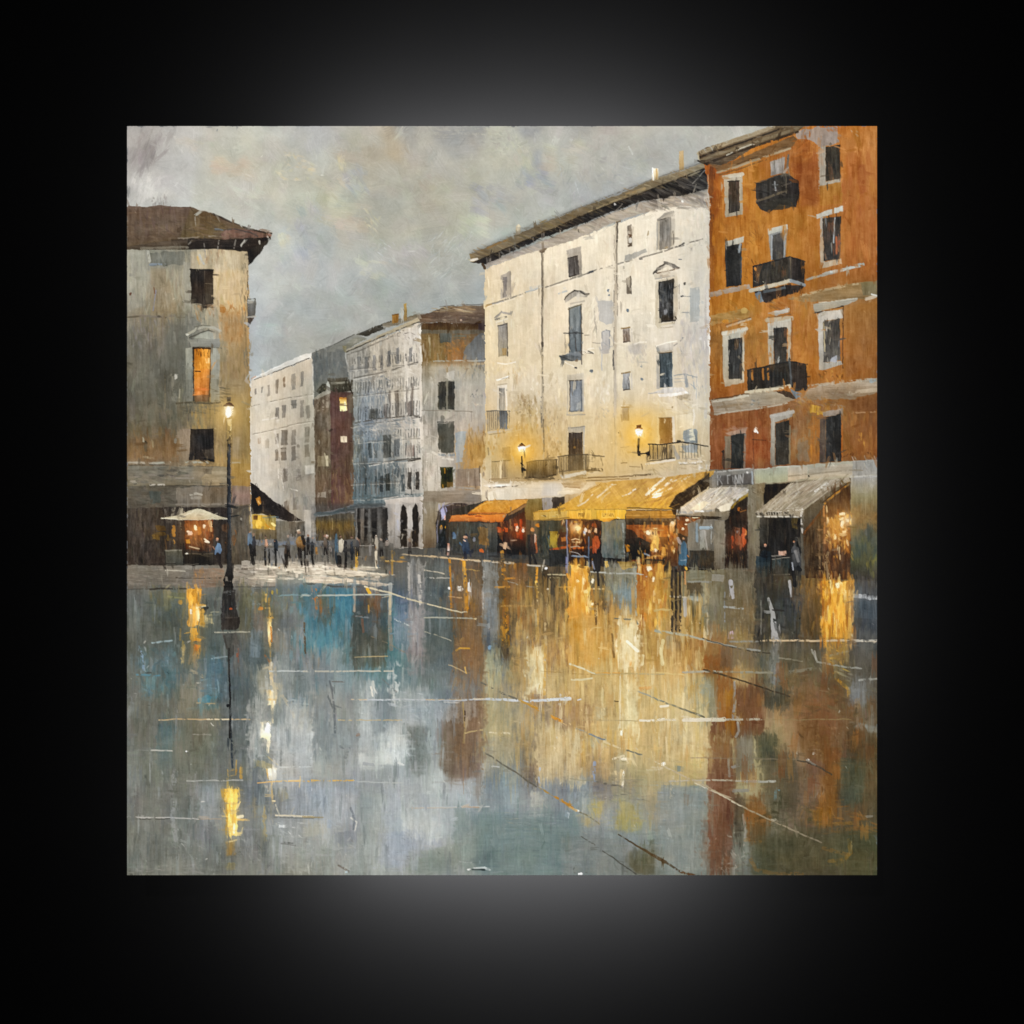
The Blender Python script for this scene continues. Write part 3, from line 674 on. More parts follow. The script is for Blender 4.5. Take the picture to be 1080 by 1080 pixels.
S((50,720, 170,720, 170,960, 50,960), 30, ['e4d8bc','ded0b0','ecdfc4'], 60, 16, 0, a=.5)
S((0,150, 60,120, 80,330, 0,400), 30, ['f0e4ca','ece0c8'], 60, 8, -25, a=.6)
S((60,960,170,1080), 20, ['b4a688','a8a090','dcc8a0'], 30, 10, 20, a=.5, ja=40)
for x, y, r_ in ((165,50,10),(170,85,8),(322,212,13),(30,700,12),(435,775,12),(770,438,9),(435,660,9)): E(x,y,r_,r_*1.3,'55697c', a=.8)
t(620,170,140)
S((840,380, 975,370, 975,640, 840,640), 40, ['d4c8b4','c4baa8','e0d4be'], 60, 14, 0, a=.5)
S((800,640, 980,620, 960,760, 830,740), 30, ['c0b6a6','8e8880','cfc4b0'], 40, 7, 60, a=.5, ja=40)
# courses and pipes
t()
for q in ((514,322,540,314,566,305),(575,303,600,295,626,286),(620,287.5,650,279,703,264.5,721,257),(727,256,746,251)):
    L(q, 1.5, '837a6c', a=.8, dry=.15, wob=.2); L([c+(0 if k%2==0 else 1.8) for k,c in enumerate(q)], 1.3, 'eadcc4', a=.6, dry=.3)
t(490,240,140)
L((500,525, 590,500), 13, 'b4b8b4', a=.85); L((205,630,320,600), 7, '8c8c8c', a=.7); L((1000,375,1045,362), 9, '4f5054', a=.8); L((170,640,215,628),16,'b08a4c',a=.7,dry=.2)
L((880,410,950,395), 14, '97907f', a=.7, dry=.2)
t(620,170,140)
P((300,770, 470,715, 480,740, 380,790, 290,815), 'a8a396', v=8, a=.8, r=.7); L((420,800,440,796), 9, '5a5854'); L((10,905,40,897),12,'4c535a',a=.8)
L((650,715,775,685), 14, '857d70', a=.8, dry=.15); L((740,690,780,668),8,'4a463f',a=.8)
dp = N('drainpipe', white)
t(490,240,140)
L((633,190, 632,560, 631,1080), 17, '8f816b', a=.95); L((625,200, 625,1080), 6, '5a5044', a=.75, dry=.1); L((640,200,641,1080), 6, 'd8c8aa', a=.6, dry=.2)
P((598,150, 660,130, 668,165, 650,200, 610,205), ['7a6444','66523a'], v=10)
L((632,940,632,965),18,'4a4036',a=.7)
t(490,370,140)
L((628,0, 632,500, 640,870), 17, 'b8a47e', a=.9); L((622,380, 624,620), 13, '6c6458', a=.8, dry=.15); L((640,560,645,820), 11, '5e5340', a=.8, dry=.15); L((632,0,636,400), 7, '6e6454', a=.7, dry=.2)
dp2 = N('drainpipe', white)
t(620,170,140)
L((232,480, 228,1080), 22, 'bdae94', a=.9); L((238,500,236,660), 13, '5c5146', a=.85); L((234,660,230,1080), 7, '7a7062', a=.8); L((212,500,212,1080), 6, '8c7e6a', a=.7, dry=.25)
P((215,455, 262,445, 262,495, 222,500), '7c664a', v=10); E(236,648,9,10,'3c342c')
t(620,300,140)
L((225,0, 222,400, 220,1080), 20, 'c0b198', a=.8); L((212,0,208,500), 8, '7e7466', a=.7, dry=.15); L((240,0,238,280), 8, '7c7062', a=.7, dry=.2); L((207,540,208,690), 13, '4c4844', a=.8, dry=.1); L((212,690,205,1080),6,'a89878',a=.7,dry=.3)
t(620,400,140)
L((222,300, 225,800), 16, 'c8b284', a=.7, dry=.1); L((215,300,218,790),5,'9a8660',a=.6,dry=.3); E(245,438,7,9,'6a5a3a')
# windows of the cream building
def frame(pts, c, **k): P(pts, c, v=8, r=.4, a=.9, **k)
t(490,240,140)
N('window', white, 'shuttered grey upper window'); frame((290,395, 372,350, 375,570, 290,582), ['a89b8a','b0a490']); P((310,408, 345,400, 345,560, 310,575), ['877d74','8b8276'], v=10, r=.4); L((310,405,312,570),5,'5c544c',a=.7,dry=.2); L((372,360,375,560),7,'8d8274',a=.7)
S((335,520,365,570), 6, ['d8c8ac'], 30, 8, 0, a=.7)
N('window', white); P((272,795, 348,778, 350,1040, 275,1055), ['9a9082','a39884','ab9870'], v=12, r=.4); L((272,800,346,780), 8, '5a5048'); L((345,780,348,1045), 8, '51473c', a=.85); L((270,800,280,1050), 5, '7c7060', a=.7); L((310,800,312,1000), 5, '6c6258', a=.6, dry=.2); P((300,985,340,980,338,1035,305,1040),'b08c50',v=10,a=.8)
P((240,735, 300,675, 380,695, 372,712, 300,698, 262,735), ['aba090','9c9282'], v=8, r=.4); L((250,748,340,728), 16, '7b7468', a=.85, dry=.15); L((255,770,350,745), 9, 'e4d8c0', a=.8); L((240,735,300,680),5,'8c8274')
N('window', white); frame((825,190, 945,150, 955,380, 900,398, 845,410), ['aea392','9e9484']); P((840,250, 915,228, 935,385, 850,408), ['5d564e','676058'], v=12, r=.4); L((838,252,915,230),7,'35302a'); L((850,405,905,385),9,'453c34'); L((895,250,905,380),8,'8a847a',a=.7); L((848,300,850,400),8,'453c36',a=.8)
N('window', white, 'tall window with pale blue shutters and a rounded hood'); P((845,650, 950,625, 955,1030, 850,1035), ['8b938c','7c8a8e','66777e'], v=10, r=.4); L((848,655,852,1030), 8, '4a443c', a=.85); L((945,630,952,1080), 9, '6c5a44', a=.85); L((840,665,950,625), 10, '7c6c50', a=.9); L((895,660,900,1020),6,'5c666a',a=.7); L((900,900,905,1010),9,'52443a',a=.7); L((938,640,940,1000),8,'4c6478',a=.7)
P((815,590, 850,545, 900,510, 960,520, 1008,545, 990,570, 900,560, 850,590, 820,615), ['a39a8a','b5aa98'], v=10, r=.4); L((812,585, 850,540, 890,515), 9, '3e3830', a=.85); L((890,512, 940,520, 975,545), 12, '4a443c', a=.85); L((985,545,1005,540),14,'7a7060'); P((900,560,945,535,985,560,930,575),'d8ccb6',v=6,a=.8)
L((765,540, 800,525, 830,518), 13, 'a8b0b2', a=.7, dry=.2); L((860,620,970,600),12,'b0a490',a=.7,dry=.2); S((960,600,1080,900),26,['efe2c6','e6d8bc'],70,9,-15,a=.6)
S((1050,760,1075,900),6,['8c8474'],50,8,-5,a=.6); L((975,878,1010,876),6,'8c8270'); L((960,1000,1050,1020),10,'e8dcc8'); L((970,1018,1045,1028),7,'5a5248',a=.8)
N('balcony', white, 'small grey balcony under the blue shuttered window'); L((805,862, 905,858, 960,862), 9, '4e4e48', a=.9); E(905,862,15,14,'2c2a2a'); P((818,880,845,875,845,1010,822,1020), ['ead6b0','dcc498'], v=8, a=.9); L((815,870,818,1020),5,'7c7060',a=.7)
P((770,1045, 940,1030, 960,1080, 780,1085), ['8c9294','6c7476'], v=12, r=.6); L((900,1030,910,1080),26,'8c6c48',a=.7)
t(490,370,140)
P((768,40, 900,5, 950,10, 940,55, 880,85, 780,72), ['8a9090','6a6e6c','8c8676'], v=14, r=.6); L((770,48,880,80), 8, '3a3f42', a=.8); L((860,20,950,40), 22, '7f8a90', a=.7); L((950,0,952,110), 9, '5c5046', a=.9); L((800,85,890,130), 9, 'f0e4cc', a=.7); E(905,138,14,7,'4a4848'); E(1030,158,16,12,'5c6c7a'); L((960,20,1050,10),10,'e8dcc4',a=.8)
N('window', white); P((283,300, 330,296, 330,480, 285,490), ['908c80','a89c82','b8a888'], v=12, r=.4); P((262,290, 345,275, 345,300, 265,310), 'd8c8aa', v=7); L((335,285,342,490),12,'e4d6ba',a=.9); L((282,305,285,480),6,'5a564c',a=.8); L((270,300,272,480),14,'cfbfa0',a=.8); L((260,240, 320,222, 360,205), 12, 'efe6d2', a=.95); L((300,228,360,215),5,'8a7a60',a=.7); L((355,180,362,225),7,'a88858',a=.7); L((262,280,345,268),5,'8c7c60',a=.7)
P((282,490, 348,485, 345,635, 285,640), ['5e5f5c','6a7078'], v=14, r=.5); L((335,560,340,630),12,'5a7088',a=.8)
L((270,100, 330,110, 415,92), 10, 'ece0ca', a=.85)
N('balcony', white, 'iron railing balcony at the left corner'); L((182,492, 270,488, 368,490), 7, '5c564c'); P((182,495, 280,490, 280,640, 185,655), '9d8a68', v=6, a=.45)
for x in (185,200,216,232,250,266,282,300,320,345,362): L((x,492,x+2,645 if x>200 else 660), 5, '5f5646', a=.75, dry=.1)
L((190,665, 290,655, 380,640), 16, 'c0b29a', a=.95); L((300,680,460,640), 8, 'c8b890', a=.7, dry=.25); L((195,680,330,668),6,'6c5c40',a=.6,dry=.2)
N('window', white); P((850,250, 945,240, 955,490, 852,495), ['6a7a8a','8f9ca6','8c9496'], v=12, r=.4); frame((832,195, 968,180, 968,240, 835,250), ['c9bba0','b8aa8c']); L((852,245,950,240),9,'4a3c2c',a=.85); L((855,250,856,490),8,'6a5030',a=.9); L((948,245,952,490),12,'5c6a78',a=.85); L((850,492,955,490),8,'60625c',a=.8); L((962,240,962,490),12,'a8a294',a=.8); L((835,250,835,520),10,'b6a888',a=.8); L((832,522,975,518), 9, 'a89a80', a=.9); P((910,430,945,410,945,470,905,480),'c0b8a0',v=10,a=.6); L((900,250,905,300),20,'4e6072',a=.5,dry=.3)
N('doorway', white); P((842,665, 958,660, 962,970, 842,980), ['4a3c30','4e3a24','3c3022'], v=12, r=.4); frame((835,625, 975,612, 975,658, 840,665), ['a89c84','b8a88a']); L((968,620,970,960), 12, 'b0a898', a=.9); L((832,640,834,840),8,'c0ae88',a=.8); E(895,785,14,10,'b07820', a=.8); S((860,740,950,900),16,['6a4820','2a2018','7a5424'],60,10,0,a=.5); L((835,632,970,616),5,'7c705c')
N('balcony', white, 'balcony railing in front of the dark door'); P((760,860, 1010,845, 1010,985, 770,1000), ['7c6844','6c5a3c'], v=10, a=.5)
L((755,862, 850,848, 1005,843, 1080,858), 9, '4a4030'); L((765,865,770,1000),7,'5c5040'); L((985,850,985,975),12,'4c4438'); L((1010,850,1000,960),8,'5c4c34')
for x in (785,805,825,845,862,880,900,920,945,965): L((x,855,x+2,975), 5, '44382a', a=.7, dry=.1)
L((760,985,860,970), 7, '55483a'); P((770,1010, 860,1000, 985,978, 985,1005, 860,1030, 780,1030), ['c4bcac','a89c88'], v=8, r=.5); P((860,1030, 985,1005, 990,1040, 880,1050), '8c7044', v=12, a=.85); L((990,965,1080,955), 16, '6a5838', a=.8, dry=.2); L((1010,1000,1080,985),14,'d0c0a0',a=.7); E(1030,992,14,9,'6c5c40',a=.7)
for x in (1025,1040,1060): L((x,860,x,950),4,'a08a5c',a=.5)
N('balcony', white, 'dark railing balcony right of the lower wall lamp'); P((505,905, 640,885, 750,885, 752,1010, 640,1035, 505,1035), ['7a6236','5e4a28','3c3020'], v=14, a=.9, r=.6)
L((500,908, 560,895, 650,888, 752,885), 8, '3c3224'); L((505,905,505,1030),6,'44382a'); L((500,1030,620,1032,740,1010), 12, '2c241a', a=.9); L((748,890,750,1000),10,'3a3024')
for x in (525,545,562,580,598,618,640,660,680,700,720): L((x,895,x,1020), 5, '3f3422', a=.75, dry=.1)
L((690,960,750,950), 30, '2f281c', a=.7, dry=.2); L((672,820,678,880),12,'7a6440',a=.7); L((665,870,690,850),6,'5c4c34',a=.7)
N('window', white, 'low window lit by the wall lamp'); P((302,785, 370,778, 375,900, 305,895), ['8a6c34','96763c','b0904c'], v=12, r=.5, a=.9); L((300,785,380,772),7,'d8b870',a=.8)
N('balcony', white); L((222,905, 300,895, 365,892), 7, '5c5034'); 
for x in (225,240,255,270,310,325,345): L((x,900,x,1030), 5, '7a6844', a=.65, dry=.15)
L((292,900,295,1035), 16, 'e0cca0', a=.9); P((305,900,340,895,338,1030,305,1030),'7a6444',v=12,a=.75)
use(white)
P((130,960, 160,880, 215,800, 215,1080, 130,1080), ['c8b48c','d0c0a0'], v=8, a=.6, r=.8); L((190,790,196,850),10,'7c6844',a=.7,dry=.2)
L((200,1045, 430,1035, 520,1045), 10, '7c6038', a=.7, dry=.25); L((210,1065,500,1055), 9, 'a8814c', a=.7, dry=.25)
L((500,1050,750,1040,800,1050), 14, '4f3e26', a=.7, dry=.25); L((760,1060,1080,1010), 16, 'c8b48c', a=.7, dry=.25); L((800,1045,1080,1030),8,'94703c',a=.6,dry=.3)
t(620,170,140)
N('window', white); P((318,525, 352,520, 358,690, 320,695), ['8a7c68','7a6852'], v=14, r=.5); E(342,645,16,22,'d8d0c0'); L((322,530,325,600),7,'5c5044',a=.7); E(340,610,18,16,'6c4c34',a=.8)
N('window', white); frame((558,470, 620,440, 705,410, 705,690, 560,725), ['b4aa98','c4b69c']); P((580,480, 660,458, 668,705, 580,725), ['8f887c','938a7c'], v=12, r=.4); L((578,480,655,460),8,'5c544a'); L((668,460,672,690),12,'8c8476',a=.8); L((560,500,562,720),7,'a4a29a',a=.8); L((605,500,608,690),7,'6f675c',a=.6,dry=.2); L((630,500,632,680),12,'aaa294',a=.6,dry=.2); L((692,560,694,680),9,'5f5448',a=.6,dry=.1)
P((555,480, 620,425, 680,405, 725,405, 700,425, 625,445, 570,485), ['aaa292','989082'], v=8, r=.4); L((600,715,640,700),18,'b09a74',a=.8,dry=.2); E(622,385,9,16,'9c8c78',a=.7); E(488,590,9,22,'c4ae86',a=.9); L((490,570,480,610),5,'8a7654',a=.6)
N('window', white); P((310,950, 350,935, 352,1080, 312,1080), ['b0a288','8a7c68'], v=12, r=.5); L((318,960,322,1080),8,'6a5c4c',a=.7); E(330,1050,14,26,'6f6250',a=.7); L((345,940,350,1080),7,'4c4238',a=.8); E(290,865,9,18,'8a8274',a=.7); S((240,850,300,940),16,['c4b496','8f867a','e8dcc4'],30,6,30,a=.5,ja=40)
N('window', white, 'tall dark window under a triangular pediment'); t(620,170,140)
P((530,915, 560,865, 630,825, 740,865, 735,885, 640,860, 570,895, 560,915), ['8a8276','756d62'], v=10, r=.4); L((530,915,575,870,625,828), 12, '4f483e', a=.85); L((620,822, 700,845, 740,872), 16, '7c766c', a=.9); L((560,915, 700,882, 735,870), 10, '6f5844', a=.85); P((575,895,630,840,690,868,600,895),'e0d4bc',v=6,a=.85); P((535,925, 720,895, 720,930, 545,960), ['d6cab4','c4b8a0'], v=6, a=.9); L((545,960,700,935),9,'a8a49a',a=.8); E(785,1000,12,18,'5c5850'); L((740,800,760,802),8,'7c8084')
frame((550,980, 570,970, 725,930, 735,1080, 555,1080), ['c8bca4','c0b49c']); P((570,985, 700,955, 700,1085, 570,1085), ['4c4a44','45433e'], v=16, r=.4)
t(620,300,140)
frame((545,0, 570,0, 575,310, 570,360, 545,340), ['cabda3','c8b898']); P((698,0, 735,0, 728,280, 700,300), ['c4b69c','bcae96'], v=8, a=.9)
P((570,-5, 697,-5, 692,290, 640,300, 580,312), ['4b4945','504e4a','3e3a34'], v=22, r=.4); S((580,0,690,290), 40, ['7c7c7a','2c2826','8e8c88','5a554c'], 70, 7, 2, a=.65, ja=5)
L((578,310, 640,302, 710,292), 10, '2e2a26'); E(628,225,14,36,'a4a6ac',a=.8); L((590,330, 700,312),12,'cdbf9f',a=.9); L((575,355,690,345),8,'a09078',a=.7,dry=.2); P((590,270,640,240,660,290,590,300),'4a4030',v=10,a=.7)
L((755,98, 830,98), 7, '8a8a86', a=.8); E(765,97,10,7,'4a4c50'); L((758,230, 815,232), 11, '8c8c8a', a=.8, dry=.2); L((742,0,740,200),6,'8a8074',a=.7,dry=.3)
L((970,40, 968,320, 978,500), 12, 'ded8cc', a=.8, dry=.1); L((960,20,955,1080), 26, 'b8b0a6', a=.55, dry=.2); E(965,330,14,16,'efe8dc'); L((985,350,985,620),10,'e8e2d4',a=.8,dry=.15)
for (x0,y0,x1,y1,c) in ((275,355,340,470,['8f857a','6e5c4c']),(275,720,338,860,['9a968e','80827e'])):
    N('window', white); P((x0+6,y0, x1,y0-6, x1,y1-4, x0+10,y1), c, v=14, r=.5); L((x0-2,y0+4,x1,y0-6),12,'8f703e',a=.85); L((x1+14,y0+10,x1+16,y1-10),14,'c0b6a6',a=.6,dry=.2); L((x0+12,y1,x1,y1-6),10,'4a3c34',a=.8); S((x0+14,y0+20,x1-8,y1-10),7,['b4b0a8','5a4a40'],40,9,10,a=.6)
use(white)
L((375,490, 420,470, 470,468), 12, 'ece2ce', a=.8, dry=.1); P((310,490,460,480,450,560,380,570,320,540),'b0a89e',v=7,a=.55,r=1.2,soft=.6)
N('window', white, 'blind window outlined in blue grey'); P((110,385, 140,368, 175,380, 175,560, 112,565), ['b9b6b0','bcb4aa'], v=6, r=.5, a=.9); L((110,560, 110,390, 140,370, 175,378, 174,520), 8, '84868a', a=.8, dry=.15); L((104,440,108,570),8,'ded4c4',a=.8); L((120,470,160,500),9,'a4a4a2',a=.6,dry=.2)
use(white); L((110,570,112,700), 9, 'b0b0b0', a=.8, dry=.2); L((50,200, 60,330, 75,390), 9, '9c9284', a=.6, dry=.2); L((0,545,40,560),9,'5a5850',a=.8); L((0,530,45,520),9,'eee4d0',a=.9); L((40,475,100,478),6,'8c8478',a=.7)
N('window', white, 'teal window with a small corner balcony'); frame((552,560, 575,548, 580,850, 556,850), ['b8ae9a','b0a898']); P((580,562, 684,552, 682,835, 582,842), ['465860','4a6068','4c5f66','56707f'], v=14, r=.4); L((578,560,684,552),9,'6a5436',a=.9); L((690,560,695,830),12,'d2c5aa',a=.9); L((595,770,680,760),12,'8094a0',a=.8,dry=.15); L((584,570,586,760),9,'36444a',a=.7); S((600,580,670,740),10,['5f7c84','3c4c54'],50,9,0,a=.6); L((640,650,670,640),8,'6d8c96',a=.6)
P((556,500, 690,470, 700,500, 690,535, 560,545), ['cec6b6','bab4a8'], v=8, r=.5); L((555,500, 640,475, 720,460), 9, 'efe6d4', a=.9); L((700,500,760,450,775,435), 9, '8a8680', a=.75, dry=.2); L((745,490,760,570), 9, '9c9a98', a=.6, dry=.3); L((560,548,680,540),6,'8e8474',a=.7)
N('balcony', white, 'small pale balcony with grey blue rails'); L((700,742, 790,728, 850,748, 885,755), 7, '8c9496', a=.85); L((700,770,790,765),5,'9ca0a0',a=.8); L((700,795,780,792),5,'9ca0a0',a=.8); P((780,730, 810,738, 812,840, 790,840), '7d8c94', v=12, a=.85, r=.7); L((850,745,866,850),12,'8a979c',a=.7,dry=.1); L((885,750,880,930),8,'9ca2a2',a=.6,dry=.2); L((820,800,880,850),10,'8e9ca2',a=.6,dry=.2)
P((495,885, 600,850, 760,835, 800,870, 700,880, 560,890), ['d4ccbc','c0b8aa'], v=8, r=.7); P((565,895, 690,885, 800,870, 820,885, 690,910, 580,920), ['e8e0d2','dcd2c0'], v=6, r=.5); L((490,888,560,880),8,'a8a49c',a=.8); P((700,910,840,890,830,925,760,950),'a4906a',v=10,a=.7,r=.8); S((800,800,960,920),26,['a8a498','c4b48c','8c9698'],40,8,0,a=.55)
t(620,400,140)
S((540,170, 840,150, 860,280, 560,280), 40, ['e0cc9c','d4b878','e8d8b0','c4a468'], 60, 12, 70, a=.5, ja=30)
L((780,150,840,170), 14, 'a08c64', a=.6, dry=.3); L((850,220, 865,300, 850,370), 16, 'd8ccb4', a=.8, dry=.15); E(690,232,9,9,'8a6c3c')
P((715,290,850,280,850,400,715,420),['e2d0a8','d8c498'],v=6,a=.7,r=.8)
N('window', white); P((275,228, 330,224, 330,335, 275,340), ['b39c78','a08458'], v=10, r=.5); L((272,228,332,226),9,'a87c30',a=.9); L((327,230,328,335),6,'b08a48',a=.8); L((270,215,325,213),8,'efe2c4',a=.7); L((268,290,275,345),9,'9c7c44',a=.7)
N('doorway', white, 'ochre balcony door'); P((578,318, 682,312, 684,520, 580,525), ['966526','90601f','8a5a22'], v=12, r=.4); L((692,310, 700,510), 20, 'd4c8b4', a=.9); L((575,315,680,312),7,'6c4c20',a=.8); L((565,300,568,500),9,'d8c494',a=.8); E(618,340,9,22,'d0b890',a=.8); E(590,492,5,7,'4a3010')
L((540,470,560,520), 8, 'd0bc8c', a=.7)
N('balcony', white, 'long iron balcony beside the upper wall lamp'); P((775,420, 830,405, 870,400, 890,420, 890,520, 780,515), ['7d8e92','72868c'], v=12, a=.85, r=.7); P((820,420,850,400,868,500,825,500),'d8cca8',v=8,a=.9); P((755,540,890,530,890,600,780,600),['84949a','9aa09c'],v=12,a=.8,r=.8); L((690,550,730,640), 30, '8f9296', a=.6, dry=.2)
P((500,545, 690,530, 690,650, 500,655), ['8c7040','6f5834'], v=14, a=.55)
L((488,528, 600,532, 740,512), 8, '3e362a'); L((740,508, 860,525, 970,542), 8, '554c40', a=.9, dry=.1); E(740,505,18,10,'3c362c'); L((500,530,505,650),8,'4a4030')
for x in (520,545,560,585,600,620,640,660,675): L((x,535,x+2,645), 6, '43382a', a=.75, dry=.1)
for x in (700,740,770): L((x,540,x,650), 5, '7a705c', a=.6, dry=.2)
L((500,655,580,660,700,640),6,'5a4c38',a=.7,dry=.1); L((470,690, 580,675, 705,655), 16, 'dcd0bc', a=.95); L((740,680,840,682,920,670), 16, 'd8ccb8', a=.9, dry=.1); L((745,690,880,690), 6, '6a5c48', a=.7); S((760,600,950,660), 16, ['dccca8','c8b890','b0a48c'], 50, 10, 75, a=.6); L((780,645,900,655),5,'7c7060',a=.6)
use(white)
P((265,555, 330,550, 335,680, 268,685), 'd0b070', v=6, a=.6); L((265,555,330,548),5,'7c6238',a=.7); L((268,683,315,680),6,'6a4c24',a=.8); S((270,560,320,670),10,['8c7040','dcc488'],40,5,10,a=.5)
S((440,690, 960,660, 980,740, 520,800), 60, ['b09868','c4ae7c','9c8050','d0bc90'], 60, 10, 75, a=.5, ja=20)
P((0,610,110,622,115,745,0,740),['c8ae78','c4a874'],v=6,a=.5); L((0,615,60,625,130,630),9,'4e4230',a=.85); L((105,640,120,700),9,'7c6844',a=.7); L((0,725,110,740),26,'4f3f28',a=.75,dry=.15); L((120,690,130,790),8,'9c8454',a=.5,dry=.3)
L((0,770,120,765), 16, 'ccb898', a=.7, dry=.2); L((0,800,250,795,520,775), 12, '6c5030', a=.75, dry=.2); L((30,825,330,810),12,'84602c',a=.7,dry=.2); L((340,710,420,715), 7, '6a5030', a=.6); L((430,690,450,750),10,'6a5434',a=.7,dry=.2); L((370,780,510,772),7,'4f3c22',a=.7)
S((900,690,990,740),14,['d0c8b8','b8b0a4','e0d8c8'],30,12,40,a=.6,ja=40)
# roof of the cream building
t()
wr = N('roof', white, 'long brown tiled eave with a black underside')
P((511,283, 513,277, 570,255, 620,235, 672,215, 747,200, 747,222, 734,217, 700,219, 651,233, 607,253, 570,263), ['a89a86','b0a494'], v=9, d='h', r=.7)
S((513,282, 570,256, 620,238, 672,218, 745,205, 745,218, 690,222, 651,232, 600,252), 90, ['c4b69e','8f8474','b8ac9a','a3947c'], 14, 2, 72, a=.6)
S((672,214,747,198,747,218,690,222),60,['8c8276','a49a90','c0b6a8','6f665c'],14,2.4,70,a=.6)
P((497,277, 529,262, 562,248, 620,223, 685,199, 746,176, 748,200, 720,206, 672,213, 620,234, 570,252, 530,270, 513,279), ['2f2923','382f27','3a3128'], v=12, d='h', r=.7)
S((500,276, 570,248, 685,200, 745,180, 745,200, 672,212, 570,252), 110, ['1c1815','4c443a','5e5446','262019','6e655a'], 12, 1.6, 68, a=.65, ja=8)
S((640,218,745,180,745,200,690,208),40,['6f675c','544a3e','8c8274'],20,2,68,a=.55)
for x,y in ((517,271),(526,268),(537,262.5),(562,252),(571,248),(573,246)): L((x,y-3,x+.5,y+4), 1.4, '8c8070', a=.8)
P((495,268.5, 530,254, 562,240, 590,229, 620,216, 650,206.5, 686,190.5, 720,180, 742,171.5, 746,176, 712,190, 685,200, 650,213, 620,225, 590,238, 562,250, 529,264, 497,277), ['a3906c','927f5e','8a7858'], v=10, d='h', r=.5, h=.7)
S((496,272, 562,243, 686,194, 744,173, 744,178, 686,200, 562,250, 498,277), 140, ['b8a47c','9c8050','7c6a4c','8f7c58','a89066'], 16, 1.6, 67, a=.6, ja=5)
L((495,268, 530,253.5, 562,239.5, 620,215.5, 686,190, 742,171), .9, '6f6350', a=.6, dry=.3); L((498,277, 530,264, 562,250, 620,225, 686,200, 745,177), 1.2, '4a3c2a', a=.7, dry=.2); L((497,275,503,273),2.5,'d8d0c0'); L((505,266,520,259,535,253),2.2,'a87c3c',a=.7,dry=.2); L((660,205,680,199),2,'c8a468',a=.7); L((620,224,660,207,680,200),1.2,'c4aa74',a=.7,dry=.2)
L((730,194,745,178),1,'a89c8c',a=.8); L((648,224,656,215),1,'9c9080',a=.8); E(648,215.5,1.2,1,'e0d8cc'); E(719,212.5,1.2,1.2,'e8e2d6'); L((509,279,511,283),3,'5c4a34')
for pts, c in (((543.5,248.5, 544,238.5, 547,236.5, 549,238.5, 549,246.5),['c8bca0','9c8c70']),((687,191, 687.4,178, 694,178, 694,189.5),['e0d8c4','b49c6c']),((716,180.5,715.8,160,720.5,159,721,179),['b8a078','a48a5c'])):
    N('chimney', white); P(pts, c, v=8, r=.2, h=.7)
L((688,178,688.4,190),1.6,'e8e4d8'); L((692,179,692,189),1.6,'c09a5c',a=.7)
t(); M((495,266,562,236,742,168,747,202,672,214,570,255,513,281), .8, .84, (0,0,0), 1.5)
# ---- orange building
orange = N('painted_building', None, 'burnt orange building at the right edge with iron balconies')
t()
G([748,792,836,880,925], [133,180,230,280,320,360,400,430,470,500,605], [
 'a4601e ac6a26 a87036 b4702e b8722e','9c551c a86a1e 94501c ae6824 ae6a2c','a2601c ac6a1e aa6a1e a86626 a45f25','a6681c ae6c1e a86820 a26224 9c5820',
 'ac6c1e b0701e a06428 a27440 90602c','946834 a47030 ac6a2a a66826 945e2a','a0621c 9c622a a66824 a06224 905a24','965622 9c5e2a 98663a 966634 78491f',
 '9c541e a04c1b 976630 90602a 905424','964e1c 9a481a 9c5e24 905824 865020','70624a 70604a 6a5a44 70603e 6c5a3a'],
 (748,205, 742,172, 770,150, 821,133, 925,133, 925,612, 748,600), v=9, wx=8)
S((750,200, 800,140, 922,135, 922,495, 750,495), 420, None, 20, 6, 2, a=.55, jc=8, sm=8)
t(724,124,210)
S((830,190, 1030,190, 1030,800, 850,800), 80, ['b0662a','a85e24','b8702e','a0551f'], 130, 26, 0, a=.45, ja=6)
P((855,200, 945,190, 945,400, 860,390), 'a85a20', v=7, a=.5, soft=2); P((930,260,970,255,970,420,930,415),'9c4f1e',v=6,a=.6,soft=1)
P((590,260, 720,225, 715,480, 610,480), ['8f4c1c','94521f'], v=8, a=.75, soft=1.5, r=1.5)
S((560,100, 700,100, 700,260, 560,240), 30, ['a8601f','8f4e1a','b46a28'], 60, 14, -40, a=.5, ja=30)
S((130,560, 440,540, 440,900, 130,900), 90, ['b4701f','a8661c','c07a26','985818'], 70, 16, 0, a=.45)
S((320,560, 440,560, 350,880, 310,880), 50, ['5f3410','c8842c','7a4818'], 30, 4, 25, a=.55, ja=30)
S((130,300, 330,300, 330,540, 130,560), 40, ['9c531a','a85e1e','8c481a'], 60, 16, 0, a=.45)
P((720,360, 840,350, 840,470, 720,480), ['a06a24','a86c24'], v=9, a=.8, r=1)
P((580,80, 700,55, 815,50, 820,140, 720,165, 690,130, 600,110), ['988a80','94857a'], v=7, r=1.2, a=.9); S((760,45,830,80),6,['a8602c'],40,10,60,a=.6); S((880,70,930,100),3,['c0a488'],30,10,40,a=.6)
P((120,270, 145,260, 150,960, 122,975), ['5c341a','6c3c18','9a5a20'], v=10, a=.6, dry=.1)
L((115,300,118,960), 6, 'c0b4a4', a=.5, dry=.3)
orf = N('roof', orange, 'brown stone cornice rising to the top edge')
P((58,190, 100,165, 330,95, 490,45, 640,45, 600,80, 480,120, 350,170, 260,230, 170,265, 110,255, 70,232), ['75634a','5c4a36'], v=10, d='h', r=.5, h=.7)
L((65,195, 200,145, 380,85, 470,50), 22, '9c8c70', a=.9, dry=.05); L((70,215,200,170,420,95,520,60),10,'2f261c',a=.85,dry=.05); L((75,232, 250,175, 400,125, 600,60), 14, '84745a', a=.85, dry=.05); L((110,250, 250,195, 420,140, 600,80), 14, '3a2c1e', a=.85, dry=.1)
